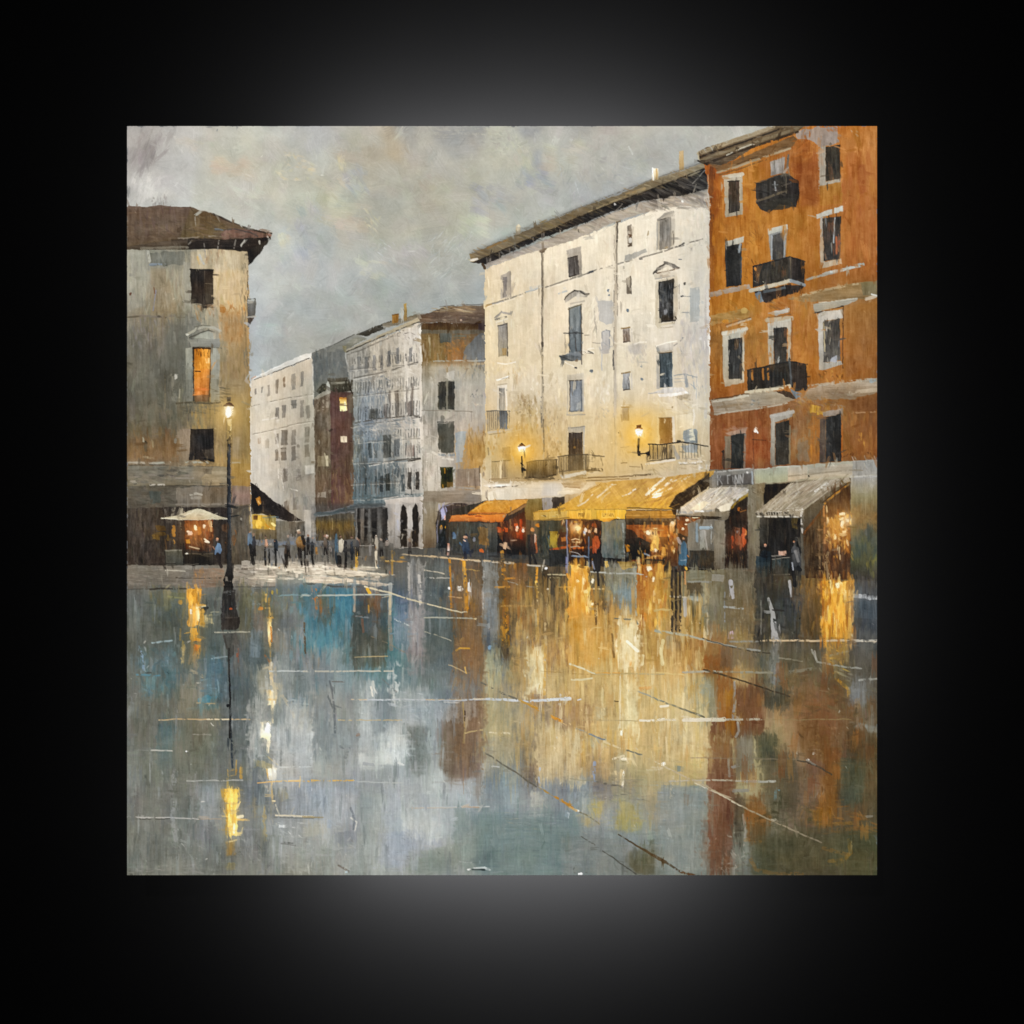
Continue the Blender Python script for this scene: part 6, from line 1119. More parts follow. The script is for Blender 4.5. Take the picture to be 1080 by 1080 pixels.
P((738,196,765,194,768,225,742,226),['5c4a34','4a3a28'],v=7,r=.3); P((710,262, 735,236, 752,228, 772,236, 792,262, 750,258), ['3c2c20','5c2c1c','3a2a1e'], v=8, r=.3); L((735,205,768,200),6,'7c6c50',a=.7)
lan = N('lantern', lamp, 'glowing lantern')
P((718,264, 788,264, 778,310, 768,340, 742,348, 730,330), ['fde8b0','fffaf0','fffdf8','f8dc90'], v=2, r=.25, h=1.); L((742,350,775,335), 14, 'b8862c', a=.9); P((740,355,775,350,765,400,748,400),['f4dca0','e8c060'],v=5,r=.5); L((718,264,735,335),6,'e8b858',a=.8)
use(lamp)
# ---- pavement strip on the left and wet-square detail
use(pave); SOFTEN[0] = pave
t(130,520,160)
P((35,512, 300,516, 650,515, 770,512, 905,510, 1080,500, 1085,672, 780,672, 300,676, 35,680), ['7c7364','787062','746a5e'], v=9, d='h', r=.5); P((35,515,500,518,500,670,35,675),['7c7466','726a5e','6c655a'],v=8,d='h',a=.8); P((500,540,720,535,720,668,500,670),['8a7460','86705c','806c5a'],v=8,d='h',a=.8)
P((780,515,1085,510,1085,672,780,670), ['8a8276','a09686','94897a'], v=9, d='h', a=.85); S((40,520,1080,665), 150, ['8c8474','6a6256','a09888','7c7060','94887a'], 60, 7, 86, a=.5, ja=6)
S((780,520,1080,665), 80, ['b4aa98','c0b6a2','8f8678','a89c8a','5c5448'], 50, 7, 86, a=.6, ja=8); L((300,550,440,555),9,'b4ac98',a=.75,dry=.1); L((380,605,560,608,700,602),7,'3a3228',a=.75,dry=.1); L((190,685,330,684,450,678),10,'2f2a24',a=.75,dry=.15); L((35,683,190,682),9,'4a463e',a=.7,dry=.2); L((800,535,880,540),16,'4a4036',a=.7,dry=.2); L((860,605,1080,612),7,'c8bca8',a=.7,dry=.2); L((800,668,1080,668), 9, '4a4a44', a=.6, dry=.2); S((510,560,580,660),16,['b07c3c','a8743c'],40,9,10,a=.5); L((640,540,720,560),10,'8a6a50',a=.6,dry=.2)
t(255,440,160)
P((0,1020, 300,1020, 520,1035, 700,1060, 720,1085, 0,1085), ['a49a8a','b4a896'], v=9, d='h', a=.9); S((20,1030,640,1085),50,['c4b8a4','a89c8a','d4c8b2','7c7264'],60,8,86,a=.6)
S((70,870,1080,1030), 130, ['5c5a54','6a6862','4a4842','7c7a74','545a5c'], 60, 9, 2, a=.55); P((180,930,320,930,320,1040,190,1040),['7c7e80','8a8884'],v=8,a=.7); P((240,895,370,880,375,905,250,915),'6c7888',v=9,a=.8); S((340,940,520,1030),24,['70767c','8a8680','5c5850'],50,10,0,a=.5)
P((620,870,820,870,1080,900,1080,1085,700,1080), ['54524c','5c5850','66625a'], v=9, a=.6)
t(320,570,200)
P((0,160, 200,165, 420,185, 490,200, 440,210, 240,205, 0,195), ['b8ac98','c8bca8','a89c8a'], v=10, d='h', r=.6, a=.95); P((0,200,250,215,420,240,520,248,430,262,250,240,100,245,0,240), ['c0b4a2','b8aa98','aaa090'], v=10, d='h', r=.6, a=.95); L((0,245,100,250,200,262,330,262), 10, '4a4a46', a=.75, dry=.1); L((0,190,200,200,420,208),6,'4a4840',a=.65,dry=.2); S((0,160,420,250),60,['d8ccb8','8a7f70','e4dac6','a0907c'],60,5,86,a=.65,ja=4); L((60,228,140,228),4,'8c5c3c',a=.7,dry=.2); L((300,178,430,190,520,196),6,'d8ccb4',a=.75,dry=.15)
# reflections, from left to right
t()
S((136,622,922,920), 1500, None, 26, 6, 0, a=.6, jc=7, sm=8, ja=2)
S((136,800,922,920), 500, None, 16, 5, 88, a=.4, jc=6, sm=7, ja=4)
S((136,622,922,800), 700, None, 14, 3, 0, a=.55, jc=9, sm=6, ja=3)
t(130,580,200)
R(150,215,370,450,['5f5f50','5a6058','626052'],.7,soft=1); R(30,220,160,520,['6a6a62','686860','66665e'],.7,soft=1.5); S((150,215,360,440),50,['4f5a58','6c6444','5c6054','7c7048'],50,14,0,a=.5)
L((155,225,260,218),12,'37322a',a=.6,dry=.25); R(230,235,270,340,['8a7c54','706c50'],.7); R(270,240,360,280,['5c5a38','6a6444'],.7); L((255,265,350,275),8,'8a8858',a=.6,dry=.25); E(325,295,16,14,'c08c34',a=.8)
refl = N('lamp_reflection', pave, 'golden reflection of the cafe lights')
P((368,218, 445,218, 440,330, 428,432, 370,435), ['c89434','d89c3c','c88c34','d8a044'], v=14, r=1.1); S((370,220,440,430),50,['e8b450','b07c24','d89838','f0c878','8a5c1c'],50,9,0,a=.65); E(405,250,18,22,'9c6c24',a=.7); L((420,320,432,400),14,'e8dcb8',a=.9,dry=.05); L((425,325,470,320),9,'e0d0a4',a=.85,dry=.1); E(385,352,9,16,'f4e8d0'); L((445,340,480,330),16,'2c2c2c',a=.8,dry=.1); R(465,365,505,425,['b0a070','c4b07c'],.85); R(435,340,465,425,['c89438','b48430'],.9); L((500,355,545,352),7,'b0a888',a=.75,dry=.15)
P((380,440,420,445,425,500,460,505,410,520,385,528),['c8943c','d89c38','c08430'],v=12,r=1.2); R(398,540,435,600,['cc7c30','c88838','c0a060'],.9); E(418,555,16,22,'d8762c',a=.8); R(330,520,352,636,['c0983c','c8ac70','c4a868'],.85); L((325,450,325,510),12,'b08838',a=.75,dry=.15); R(398,600,432,680,['b0945c','9c8c64'],.7); R(370,560,440,640,['94764a','8c7448'],.4,soft=1); L((395,690,450,720),20,'b0a080',a=.75,dry=.15); E(432,757,16,6,'d8d4c4')
use(pave)
S((100,570,300,830), 60, ['5c7c88','4f7480','6c8890','5f6f70','44666f'], 60, 20, 10, a=.5, ja=30); L((165,530,280,515),10,'9cb0b4',a=.75,dry=.2); R(240,680,300,860,['4f6c72','54686a','566264'],.65); L((80,710,220,715),10,'5c8c9c',a=.7,dry=.25); L((105,580,118,680),14,'90a8c0',a=.6,dry=.3); R(130,720,190,800,['6a8c90','607c80'],.6); L((130,700,210,695),7,'3c3c38',a=.6,dry=.3); L((235,680,270,710),7,'2c3c40',a=.6,dry=.2); S((85,550,130,700),16,['94a8b8','7c98a8','a0a8a8'],36,7,10,a=.5)
R(460,620,590,860,['5c7884','5a7480','546a74'],.65); S((450,600,590,870), 50, ['547484','6c8c98','4a626c','7ca0ac','5c6c70'], 70, 12, 84, a=.55, ja=25); P((420,850,470,830,540,830,520,868,430,872),'4f8494',v=9,a=.85,r=1); L((420,870,520,874),7,'b4a078',a=.7,dry=.15); L((540,740,545,830),8,'8ca4ac',a=.6,dry=.2); L((500,620,590,605),9,'90a4a8',a=.7,dry=.2)
S((310,640,470,960), 60, ['74726a','6a6a60','807c70','868072'], 80, 16, 0, a=.5); R(320,760,420,960,['7a7464','76725f'],.6); S((420,870,550,1000),30,['807a68','8a8474','74705f'],60,14,0,a=.5)
R(660,210,725,560,['706a4c','6a664e','6c6a5a'],.75); R(725,210,745,640,['7c8480','7a8488'],.6); S((665,470,740,940), 40, ['6c6e6a','7a7870','646a6c'], 90, 14, 0, a=.5); R(555,880,720,1075,['60686a','646c6e'],.5,soft=1)
for x,y,w,h,c in ((770,380,60,200,'84746a'),(760,540,90,160,'77848c'),(850,330,120,120,'6c6c5c'),(930,420,80,70,'6c7478'),(920,560,110,220,'8a9090'),(860,520,120,120,'857c6c'),(770,300,50,120,'8a7c5c'),(1030,300,60,200,'5a6a5c')):
    R(x-w/2,y-h/2,x+w/2,y+h/2,c,.6,soft=.6)
S((760,230,1000,330), 40, ['8a7c48','6c8084','b0984c','5c7074','7c7858'], 50, 12, 0, a=.55); L((870,260,1080,250),9,'84a0a4',a=.7,dry=.2); L((740,305,780,308),9,'8a8c84',a=.6,dry=.2)
g2 = N('lamp_reflection', pave, 'pale gold streak mirrored below the yellow stall')
L((832,260,832,400,840,640), (12,9), 'b08a44', a=.7, dry=.1); P((818,390,845,385,848,470,835,560,822,470),['f0c060','f8e0a8','e0a850'],v=8,r=.7); L((840,440,848,520),9,'d07c28',a=.85); L((815,255,815,290),14,'dcb468',a=.8); E(850,238,8,14,'d8b038'); E(783,332,18,12,'c8863c'); L((820,385,860,383),10,'d89c38',a=.8,dry=.1); L((810,330,835,330,840,390),8,'e8c070',a=.6,dry=.2); L((808,600,835,640),10,'b06c3c',a=.7,dry=.15)
P((828,640,858,640,858,760,836,770),['b0a080','ccb488','c8b084'],v=9,a=.9,r=.8); P((845,755,895,755,890,795,845,795),'c4ac80',v=9,a=.85,r=.8); P((815,800,870,800,880,850,865,885,822,880),['d8b068','f0dca8','e8d4a8'],v=8,r=.9); L((850,800,862,880),12,'faf2e0',a=.9); L((820,850,870,852),12,'e0a040',a=.7,dry=.15); L((852,890,850,980),12,'d0bc90',a=.85,dry=.1); L((840,690,845,640),12,'d8d0bc',a=.8,dry=.1); P((765,650,830,650,815,720,830,800,780,820,760,740),['a4a090','b0aa94','b4a888'],v=7,a=.6,soft=.6); L((905,830,950,890,975,950),20,'c4b08c',a=.7,dry=.2)
P((775,980,838,978,842,1060,780,1075),['e0d0ac','f0e4c4','d8c090'],v=8,a=.9,r=1); E(820,1010,18,34,'fdf6e4'); S((780,980,840,1060),12,['c8923c','fff4dc','d8b068'],30,7,10,a=.7)
use(pave)
R(745,720,830,1080,['8f918c','a0a09a','a8a9a4'],.55,soft=1.2); S((850,640,980,1080), 60, ['8a9294','a0a49f','9c9c94','7c8688'], 90, 18, 0, a=.45); R(900,860,1080,1080,['a8a8a2','aeb0ae'],.55,soft=1.5); P((940,840,1050,840,1045,900,950,910),'7c8c94',v=10,a=.6,r=1); S((940,840,1050,910),16,['94a8b0','a8b4b8','5c6c74'],50,7,85,a=.6); R(970,680,1060,830,['6c7a7c','727e80'],.6)
L((835,690,920,688,1080,690), 8, 'b8bcb8', a=.85, dry=.1); L((205,968,300,962,420,964,560,965,720,965), 7, ['c0a070','c8b088'], a=.85, dry=.05); L((480,964,600,965), 7, 'e0d4b4', a=.85, dry=.05); L((510,470,600,468,720,466), 8, 'b0ac98', a=.8, dry=.15); L((400,1050,500,1052),6,'9c988c',a=.6,dry=.2); L((500,985,515,1000),6,'d0ccc0',a=.7)
R(195,985,300,1080,['4f666c','5a6c70'],.6)
t(320,570,200)
R(0,270,60,640,['6a787a','5c828c','6a8a90'],.6); R(70,270,300,330,['4c7480','547a84','4a707c'],.8); R(150,310,275,500,['4f7884','4c7c8a','587c84'],.85); R(5,450,190,625,['558490','4f8492','5a8c98'],.85); R(190,500,275,720,['5a7880','647c80','6c8084'],.75); S((0,280,270,640),90,['4a8090','5c8c98','3f6c7a','6a929a','4f7480'],60,14,0,a=.5); R(75,320,160,510,['6a6c60','5c6058','586464'],.7,soft=.5); R(60,610,190,740,['8a8c88','7c8688'],.5)
L((70,280,75,390), 14, 'b0743c', a=.8, dry=.15); E(75,340,14,26,'c8742c'); L((5,470,10,640),12,'5c4a34',a=.8,dry=.1); L((140,330,150,480),9,'7c6c4c',a=.5,dry=.25); L((50,265,55,330),9,'a0785c',a=.7,dry=.2); S((20,560,110,720),20,['a08c70','8c8c84','70868a'],60,9,0,a=.5)
R(280,300,480,660,['5c5c58','54564f','5a5c52'],.75); R(270,520,470,720,['60625c','5a5c50'],.7,soft=1); R(300,260,480,430,['5c5c5c','54585c'],.7); R(390,300,430,540,['70543c','7c5c40','6c5844'],.75); R(325,430,420,530,['6c7888','748494'],.75); R(435,310,490,480,['5c7078','5c6c78'],.8); L((365,275,378,300),18,'d8a830',a=.95); L((370,370,372,410),10,'c8943c',a=.7,dry=.1); R(360,330,400,410,['8a6c38','6c5a3c'],.6); L((335,450,340,520),16,'8a6048',a=.6,dry=.2); L((300,430,370,440),9,'9ca0a0',a=.5,dry=.2)
L((290,265,290,400),14,'b0a08c',a=.75,dry=.15); L((495,250,492,480,500,620), 22, ['b0b0a8','9c9080','8a8478'], a=.75, dry=.12); L((490,300,495,420),12,'c4b490',a=.8,dry=.15)
R(510,320,590,620,['6c7484','7c8898','78848c'],.8); R(590,120,690,350,['8f8c84','94908a','8a8884'],.85); R(595,350,690,620,['8c8682','948a88','8c8484'],.8); R(590,600,690,760,['857a78','807c7c'],.7,soft=.8); L((660,200,665,360),16,'c4bcb0',a=.8,dry=.2); S((655,200,680,320),20,['d8d0c4','a89c90'],10,8,20,a=.7); L((630,120,635,320),22,'5c5c5a',a=.5,dry=.2); L((600,130,600,300),12,'b8b0a4',a=.6,dry=.2); S((600,360,680,760),40,['9c9290','7c7474','a8a09c','8a8486'],70,10,0,a=.5); L((640,440,645,700),9,'645a5c',a=.5,dry=.35)
R(690,120,840,420,['5f625c','646a66','6a706c'],.7); R(690,450,860,740,['5c6460','646c68','70767a'],.75); S((690,440,850,740),50,['545c58','707a78','646c68'],80,14,0,a=.5); S((720,680,820,760),30,['8c9494','5c6460','a0a4a4'],26,5,40,a=.5,ja=50)
R(840,100,1020,420,['5f5040','6f5a40','7c6446'],.75); S((840,110,1020,440),60,['6c543c','84623c','5a4c40','946c38'],60,12,0,a=.5); R(850,420,1020,760,['7c6446','8a6c48','8c7050'],.8); S((850,440,1020,900),60,['94703f','7c644c','a47c48','846850'],90,14,0,a=.5); R(1018,130,1080,460,['8a8880','8f8c84','84807a'],.8); R(1025,620,1080,850,['b0a484','c0b48c'],.7); L((1028,120,1022,440),9,'b8b4ac',a=.6,dry=.2)
S((1020,150,1080,480),20,['a8a49c','70706c','bcb8b0'],40,6,85,a=.5)
g3 = N('lamp_reflection', pave, 'thin amber reflections left of the orange awning')
L((832,105,838,240,842,400), (14,10), 'b87c24', a=.9, dry=.08); L((828,20,826,80),14,'d0a088',a=.8,dry=.1); L((912,100,922,240,930,390), (20,24), 'c08830', a=.92, dry=.06); L((915,110,920,230),9,'e0a838',a=.8,dry=.1); S((905,240,950,410),16,['d89c38','a8702c','c88c30'],40,8,0,a=.6); L((900,110,925,110),12,'d09030',a=.85)
use(pave)
E(892,273,17,17,'ccc8c0'); L((885,272,900,268),5,'8a8478',a=.8); P((935,240,945,235,955,295,935,290),'dcd8d0',v=5,r=.4); E(827,272,8,10,'e0dcd4'); E(1055,484,12,20,'c4c0b8'); E(1060,608,14,12,'8ca4b4')
L((870,625,890,612,945,614), 10, 'c89434', a=.9, dry=.08); E(905,575,14,26,'c8a050',a=.7); S((850,660,950,760),26,['b88c44','5c4830','c49c54','8a6a3c'],26,6,40,a=.6,ja=50); L((920,720,925,755),8,'e8b858',a=.8); L((830,708,880,730,920,750),6,'c0a87c',a=.7,dry=.15)
L((560,78,700,90,830,100,960,112,1080,118), (8,10), ['b8a484','c4a87c'], a=.85, dry=.08); L((440,115,500,118,560,122),9,'c8903c',a=.8,dry=.15); L((690,170,760,178,800,190),7,'c4b8a0',a=.8,dry=.1); L((690,212,830,214),8,'b0aca0',a=.75,dry=.1); L((830,318,900,326),7,'b89468',a=.8,dry=.15); L((930,165,1000,172),6,'b8944c',a=.7,dry=.2)
L((300,60,302,165),14,'d8a028',a=.9); L((505,60,505,190),12,'b08028',a=.75,dry=.15); S((440,90,580,125),16,['c08c34','8a6a3c'],40,7,85,a=.6)
L((0,312,120,312,280,310,400,308,500,308), 9, 'b8bcb0', a=.85, dry=.08); L((350,262,420,280,500,300,570,325,680,355,800,385,900,410,940,402), (10,7), ['d0c4a4','c8bc9c'], a=.9, dry=.04); L((520,450,560,465,600,485), 8, 'b8bcb8', a=.85, dry=.08); L((690,440,800,438,900,442,960,440,1040,465), 8, ['a8a898','c8ac74'], a=.85, dry=.08); L((690,520,760,540,840,570), 6, 'a8a490', a=.75, dry=.15); L((290,664,400,660,480,658), 6, 'c4ac78', a=.75, dry=.1); L((380,545,470,580,575,635),6,'8a7c64',a=.6,dry=.2); L((0,744,150,744,380,744,510,742), 9, ['bcb8a8','c4bca8'], a=.85, dry=.08)
R(340,790,410,900,['acb0ae','b8bab6'],.6,soft=.5); P((375,800,405,795,412,870,385,885),'d4d0c4',v=6,a=.75,r=1); L((385,830,395,885),10,'eae4d4',a=.8,dry=.1); R(500,850,700,1080,['9ca2a2','a8adae'],.6,soft=1); S((530,860,700,1040),40,['b4b8ba','94999a','a8aeb2'],70,7,82,a=.5,ja=12); R(60,750,130,900,['77878a','8a9496'],.5); R(70,770,85,890,['4c7c88','5c8490'],.7); R(280,760,340,1080,['838a88','8c9290'],.5); L((150,800,165,860,178,960),10,'54585a',a=.6,dry=.25); L((165,805,235,802),6,'5c4c40',a=.6,dry=.2); R(830,900,1020,1080,['80705c','806e5c'],.6); R(345,920,400,1080,['b0b4b2','b0b4b2'],.5,soft=.8); L((450,790,530,860),9,'6c6c68',a=.5,dry=.35)
L((260,905,380,908,540,905,700,906,850,910,1000,904,1080,902), 9, ['b8bcba','c0c4c8'], a=.85, dry=.08); L((260,905,360,907),6,'c8a878',a=.7,dry=.1); L((700,906,900,905),6,'c0a070',a=.6,dry=.2); L((800,920,900,922),7,'d8d4cc',a=.6,dry=.3); L((200,1022,380,1022,560,1022), 6, ['c0ac80','c8ac78'], a=.85, dry=.08); L((910,920,915,1060),7,'b89858',a=.6,dry=.2)
t(500,580,200)
R(45,70,135,540,['8a8880','858278','8a8472'],.8); R(135,60,200,600,['6a5234','80602f','6c5430'],.8); R(200,70,300,300,['6c4e34','80603c','86663e'],.8); R(300,90,400,400,['54482f','6c5a3a'],.6); R(205,310,370,520,['8c7248','9c7e4e','a4834e'],.8); R(370,120,540,360,['40382a','4c402c','5c4c34'],.85); R(400,360,540,500,['6c5a3c','84704a'],.75); S((370,120,530,480),60,['2c261e','5c4c34','6c5c40','3c3426','7c6844'],60,12,0,a=.55)
g4 = N('lamp_reflection', pave, 'broad amber reflection of the lit shop below the yellow awning')
P((530,90,650,90,650,330,640,520,540,540), ['c88830','e0a840','d09838','c08c3c'], v=14, r=1.1); S((535,95,650,520),110,['e8b040','b87820','d89830','f0c868','a0641c','c88a38'],60,11,0,a=.6); P((545,90,640,90,620,125,570,130),'ecd080',v=9,a=.9,r=1); L((600,95,610,130),30,'f4dc9c',a=.7,dry=.15); E(626,178,12,24,'fff6dc'); E(585,180,10,12,'fbe4a8'); E(625,238,22,16,'f8dc90',a=.9); L((635,220,750,222),9,'d8c08c',a=.85,dry=.1); L((480,215,540,212,640,222),9,'d0a050',a=.85,dry=.1); L((620,260,628,420),12,'e8c47c',a=.75,dry=.1); E(625,305,14,16,'fbecc0'); L((540,300,545,520),9,'8a5a20',a=.6,dry=.2); L((590,380,640,375),9,'d8b068',a=.7,dry=.2)
g5 = N('lamp_reflection', pave, 'amber reflections with white highlights under the right end of the yellow awning')
P((925,75,1010,80,1080,85,1080,350,1030,450,930,460), ['a86422','c08430','a87c38','94743c'], v=14, r=1.1); S((930,80,1080,440),100,['c88830','8a4c1c','d89c3c','a0602c','b08438','6c3c1c'],60,11,0,a=.6); R(930,80,975,440,['8a441c','8c4c20','6c4024'],.7); E(995,105,22,20,'fff2d0'); E(1020,165,10,18,'fdf0d0'); P((1015,230,1034,215,1034,290,1018,300),'fbeac0',v=6,r=.7); L((995,350,1000,460),14,'d89838',a=.85,dry=.1); L((1008,480,1015,540),14,'f0d8a0',a=.85,dry=.1); L((965,380,968,440),12,'7c3c18',a=.8,dry=.1); L((950,335,1010,340,1080,342),9,'c8b080',a=.8,dry=.1); L((1060,160,1080,165),14,'f0dca8',a=.8)
g6 = N('lamp_reflection', pave, 'thin amber streaks in front of the orange awning')
L((160,10,168,160), (20,28), 'c88a2c', a=.92, dry=.06); L((175,150,180,540), (26,40), ['8a5c24','a06c28','c08c30'], a=.8, dry=.1); L((185,320,185,540), 16, 'd09834', a=.85, dry=.1); L((155,440,160,540),16,'c08c34',a=.8,dry=.1); L((155,165,230,160),12,'c8862c',a=.85,dry=.1); L((120,212,200,210),12,'c8903c',a=.85,dry=.1); L((130,325,160,318,380,318), 10, 'c8a05c', a=.85, dry=.08); L((355,100,355,180),14,'d8942c',a=.9,dry=.08); L((350,180,362,240),12,'f0c460',a=.85,dry=.1); L((358,240,362,420),10,'d8a850',a=.8,dry=.12); E(362,300,7,16,'f8e4b8')
use(pave)
L((185,480,195,640),14,'4c4234',a=.7,dry=.15); R(150,620,205,760,['8c8464','948a68'],.5,soft=.6); R(50,570,150,830,['a4a084','aca480','a89a70'],.7); R(200,540,310,840,['ac9058','b49860','b89c66'],.7); S((60,560,310,840),60,['b8a880','9c8c60','a89868','c0ac7c'],70,12,0,a=.5)
P((310,570,400,535,410,700,400,820,320,810,300,770,330,700),['c4b890','d8caa0','d0c094'],v=8,a=.85,r=1.2); S((310,560,410,820),40,['e8dcb8','f0e6c8','c0b088','d4c498'],50,10,10,a=.55); P((315,590,370,585,370,690,320,680),'e4d6ac',v=7,a=.85,r=1); P((300,770,370,760,365,800,320,808),'e8e0c8',v=6,a=.85,r=1); L((405,540,400,820),16,'c89c4c',a=.7,dry=.15); L((405,420,408,540),12,'c0a878',a=.7,dry=.15)
R(420,400,800,540,['8a6c3c','94743f','a4824a'],.6); R(540,500,830,700,['b08440','b88c48','b89050'],.8); S((420,520,840,700),80,['c09448','a87c3c','bc9c5c','a4844c','c8a054'],50,16,0,a=.5); R(650,280,720,440,['6c5030','7c5c34'],.75); S((650,270,800,540),60,['8a6438','5c4428','a07c48','6c5434'],50,10,0,a=.5); R(720,240,800,520,['7c6446','8a6f4a'],.7); L((660,460,680,440,720,440),9,'d0b070',a=.7,dry=.15); L((785,480,795,610),12,'6c5028',a=.7,dry=.15); L((690,300,695,420),14,'4a341f',a=.6,dry=.25)
R(740,70,925,300,['8a8470','8a866f','847c64'],.85); S((745,80,920,300),50,['948c74','7c7c74','a0987c','6c6a5c'],60,14,0,a=.5); P((810,65,920,70,920,110,840,110),'b08c40',v=12,a=.7,r=1.2,d='h'); P((740,65,760,62,765,95,748,100),'e0b860',v=9,a=.85); R(820,190,920,370,['7c8078','808478'],.7); L((920,80,922,370),7,'a8ac9c',a=.6,dry=.2); E(800,285,7,20,'d0ccc4',a=.8)
P((800,375,910,365,915,410,850,420),['c4a468','c0a878'],v=10,a=.8,r=1,d='h'); P((840,430,930,420,930,670,830,660,845,560),['d8caa0','e0d0a4','d8c490'],v=8,a=.9,r=1.1); S((830,420,930,660),50,['f0e8d0','c8b488','e4d4a8','b89c60'],40,10,30,a=.6,ja=30); E(838,440,16,18,'8a6c38',a=.8); L((870,520,930,575),16,'f4ecd8',a=.75,dry=.2); P((870,630,900,620,890,660,870,655),'c88c48',v=9,a=.7); L((830,430,820,540),14,'c4ac74',a=.7,dry=.15); L((800,390,920,400,930,420),8,'5c6058',a=.7,dry=.15)
R(930,460,1080,680,['94743f','b08c4c','b8985c'],.75); S((935,480,1075,670),40,['c8a458','a47c3c','d8bc7c','8c6c3c'],50,12,0,a=.5); R(1030,380,1080,460,['8a7c4c','84784a'],.7); L((1030,460,1080,475),14,'7c8c90',a=.75,dry=.1); L((960,600,955,650),16,'e4d4a4',a=.7,dry=.15); L((1060,560,1075,640),14,'e0d0a0',a=.7,dry=.15); R(1020,560,1055,660,['b08030','b88c3c'],.7)
R(410,690,840,840,['b8a070','b8a06c'],.6); R(455,770,600,830,['a08456','a88c60'],.6,d='h',soft=.6); R(690,760,760,800,['a08454','a08858'],.5); R(840,710,920,1030,['d4c294','d4c498','d0c090'],.75); R(930,720,1080,1000,['bca472','bca672'],.6); S((600,700,1080,1070),120,['c4ac78','b0965f','bca472','d0b884','a48c58'],80,16,0,a=.45); R(920,760,1080,800,['d0b478','c8a86c'],.55,d='h',soft=.4); L((945,790,1000,785),20,'c8904c',a=.6,dry=.25); L((830,720,830,1010),8,'d8ccac',a=.6,dry=.15)
R(745,880,830,950,['a08454','987c4c'],.6,soft=.5); E(808,875,18,22,'6c5634',a=.75); L((800,860,820,862),8,'5c4a2c',a=.7); R(685,895,745,960,['94a0a0','8c9894'],.65,soft=.4); R(60,870,210,1080,['a4a088','a09c7c','b09c60'],.6); S((60,860,300,1080),50,['b8a060','8c9890','c4a864','a89c78','90a0a0'],70,14,0,a=.5); R(310,950,400,1030,['c4b48c','c8b080'],.6); S((300,880,410,1040),26,['d0c098','b89c60','94805a'],40,12,10,a=.5); R(660,980,850,1080,['c0a468','b8a474'],.6,d='h')
L((0,848,100,850,230,855,270,860,400,855,540,846), (12,16), ['c4c8c8','ccd0d4'], a=.9, dry=.05); L((420,855,480,848,545,848),18,'d0d0cc',a=.85,dry=.08); L((0,848,60,848),7,'c8a878',a=.7,dry=.2); L((40,755,100,785,160,815,240,848), (8,12), ['5c5c50','6a665a'], a=.85, dry=.06); L((270,862,350,900,420,938,500,978), (12,14), ['b8944c','c8882c','c08834'], a=.92, dry=.04); L((500,978,540,998),14,'d8b478',a=.85,dry=.1); L((540,998,640,1040,720,1080), 8, 'a0987c', a=.8, dry=.1); L((545,650,600,668,690,705), (12,8), 'ccc4a4', a=.88, dry=.06); L((690,705,850,702,1080,706), (9,8), ['b8a068','a89c78'], a=.85, dry=.06); L((690,700,830,700),6,'d8983c',a=.7,dry=.15); L((555,738,610,738,670,730), 10, 'd8cca4', a=.85, dry=.1); L((380,690,520,700,690,710),5,'94743c',a=.5,dry=.3); L((930,805,1000,830,1080,865), 9, ['94907c','8c8c80'], a=.8, dry=.1); L((945,970,1000,972,1080,962), 12, 'e0d8c4', a=.88, dry=.12); L((600,970,760,968,930,972),6,'a89468',a=.7,dry=.15); L((90,1038,200,1044),10,'d8ccac',a=.7,dry=.3); L((0,62,130,70,260,82,400,96), (9,7), ['b8a890','c4b8a4'], a=.88, dry=.05); E(408,103,10,9,'f0ece4'); L((420,140,520,142),7,'c8b890',a=.85,dry=.08); L((430,158,485,158,485,250), 6, 'a89870', a=.8, dry=.08); L((665,125,800,135,920,132,980,148), 9, ['b0b0a4','b4b0a4'], a=.85, dry=.08); L((0,388,40,395,70,410), 10, 'd0b888', a=.85, dry=.08); L((190,180,280,205,370,215),6,'a09c90',a=.6,dry=.2); E(418,222,8,8,'d8d0c0'); E(840,1040,9,14,'e8e0cc'); L((590,855,605,850),8,'d0ccc4')
t(690,580,240,1080)
R(0,80,75,370,['a8843f','b08c48','a4844a'],.75); S((0,90,75,370),30,['c49c4c','b08838','8a7040','d8b060'],60,10,0,a=.5); R(75,110,125,390,['54422c','5c4a30','40362a'],.7); R(125,100,330,400,['847c64','7c7458','70664c'],.75); R(220,150,325,310,['8c856c','807a62'],.75); R(160,90,330,145,['857f66','7a745c'],.75,d='h'); R(150,150,220,215,['54442c','4c402c'],.85,d='h'); R(150,240,220,390,['5c4c2c','6c5628'],.75); R(330,90,475,400,['746a54','6a5c44','6c5a40'],.8); R(340,270,470,430,['7c6440','74603c'],.6)
S((130,100,480,400),80,['6c5c40','8a8068','544a38','94886c','7c6844'],60,12,0,a=.5); R(475,100,690,430,['40382c','3f3a30','443c30'],.85); R(580,230,690,410,['4f4c40','4a463c'],.7); S((480,110,690,500),70,['2f2a24','54503f','4a4034','3a342a'],80,12,0,a=.55); R(690,140,800,420,['6c502c','6a522f','6a5230'],.8); S((690,140,800,420),40,['8a6430','54401f','7c5c34','a07838'],70,9,0,a=.5)
R(940,140,1060,420,['54504a','54544f','54524a'],.85); S((940,150,1060,420),40,['6a6660','44444a','4a5458','5c5040'],70,16,0,a=.5); P((900,205,1055,215,1055,235,960,230,890,218),'b4b0a8',v=9,d='h',r=.7,a=.9); P((950,235,1055,240,1055,330,950,320),['58605f','545a5c'],v=8,a=.6)
g7 = N('lamp_reflection', pave, 'bright gold reflection of the right-hand shop window')
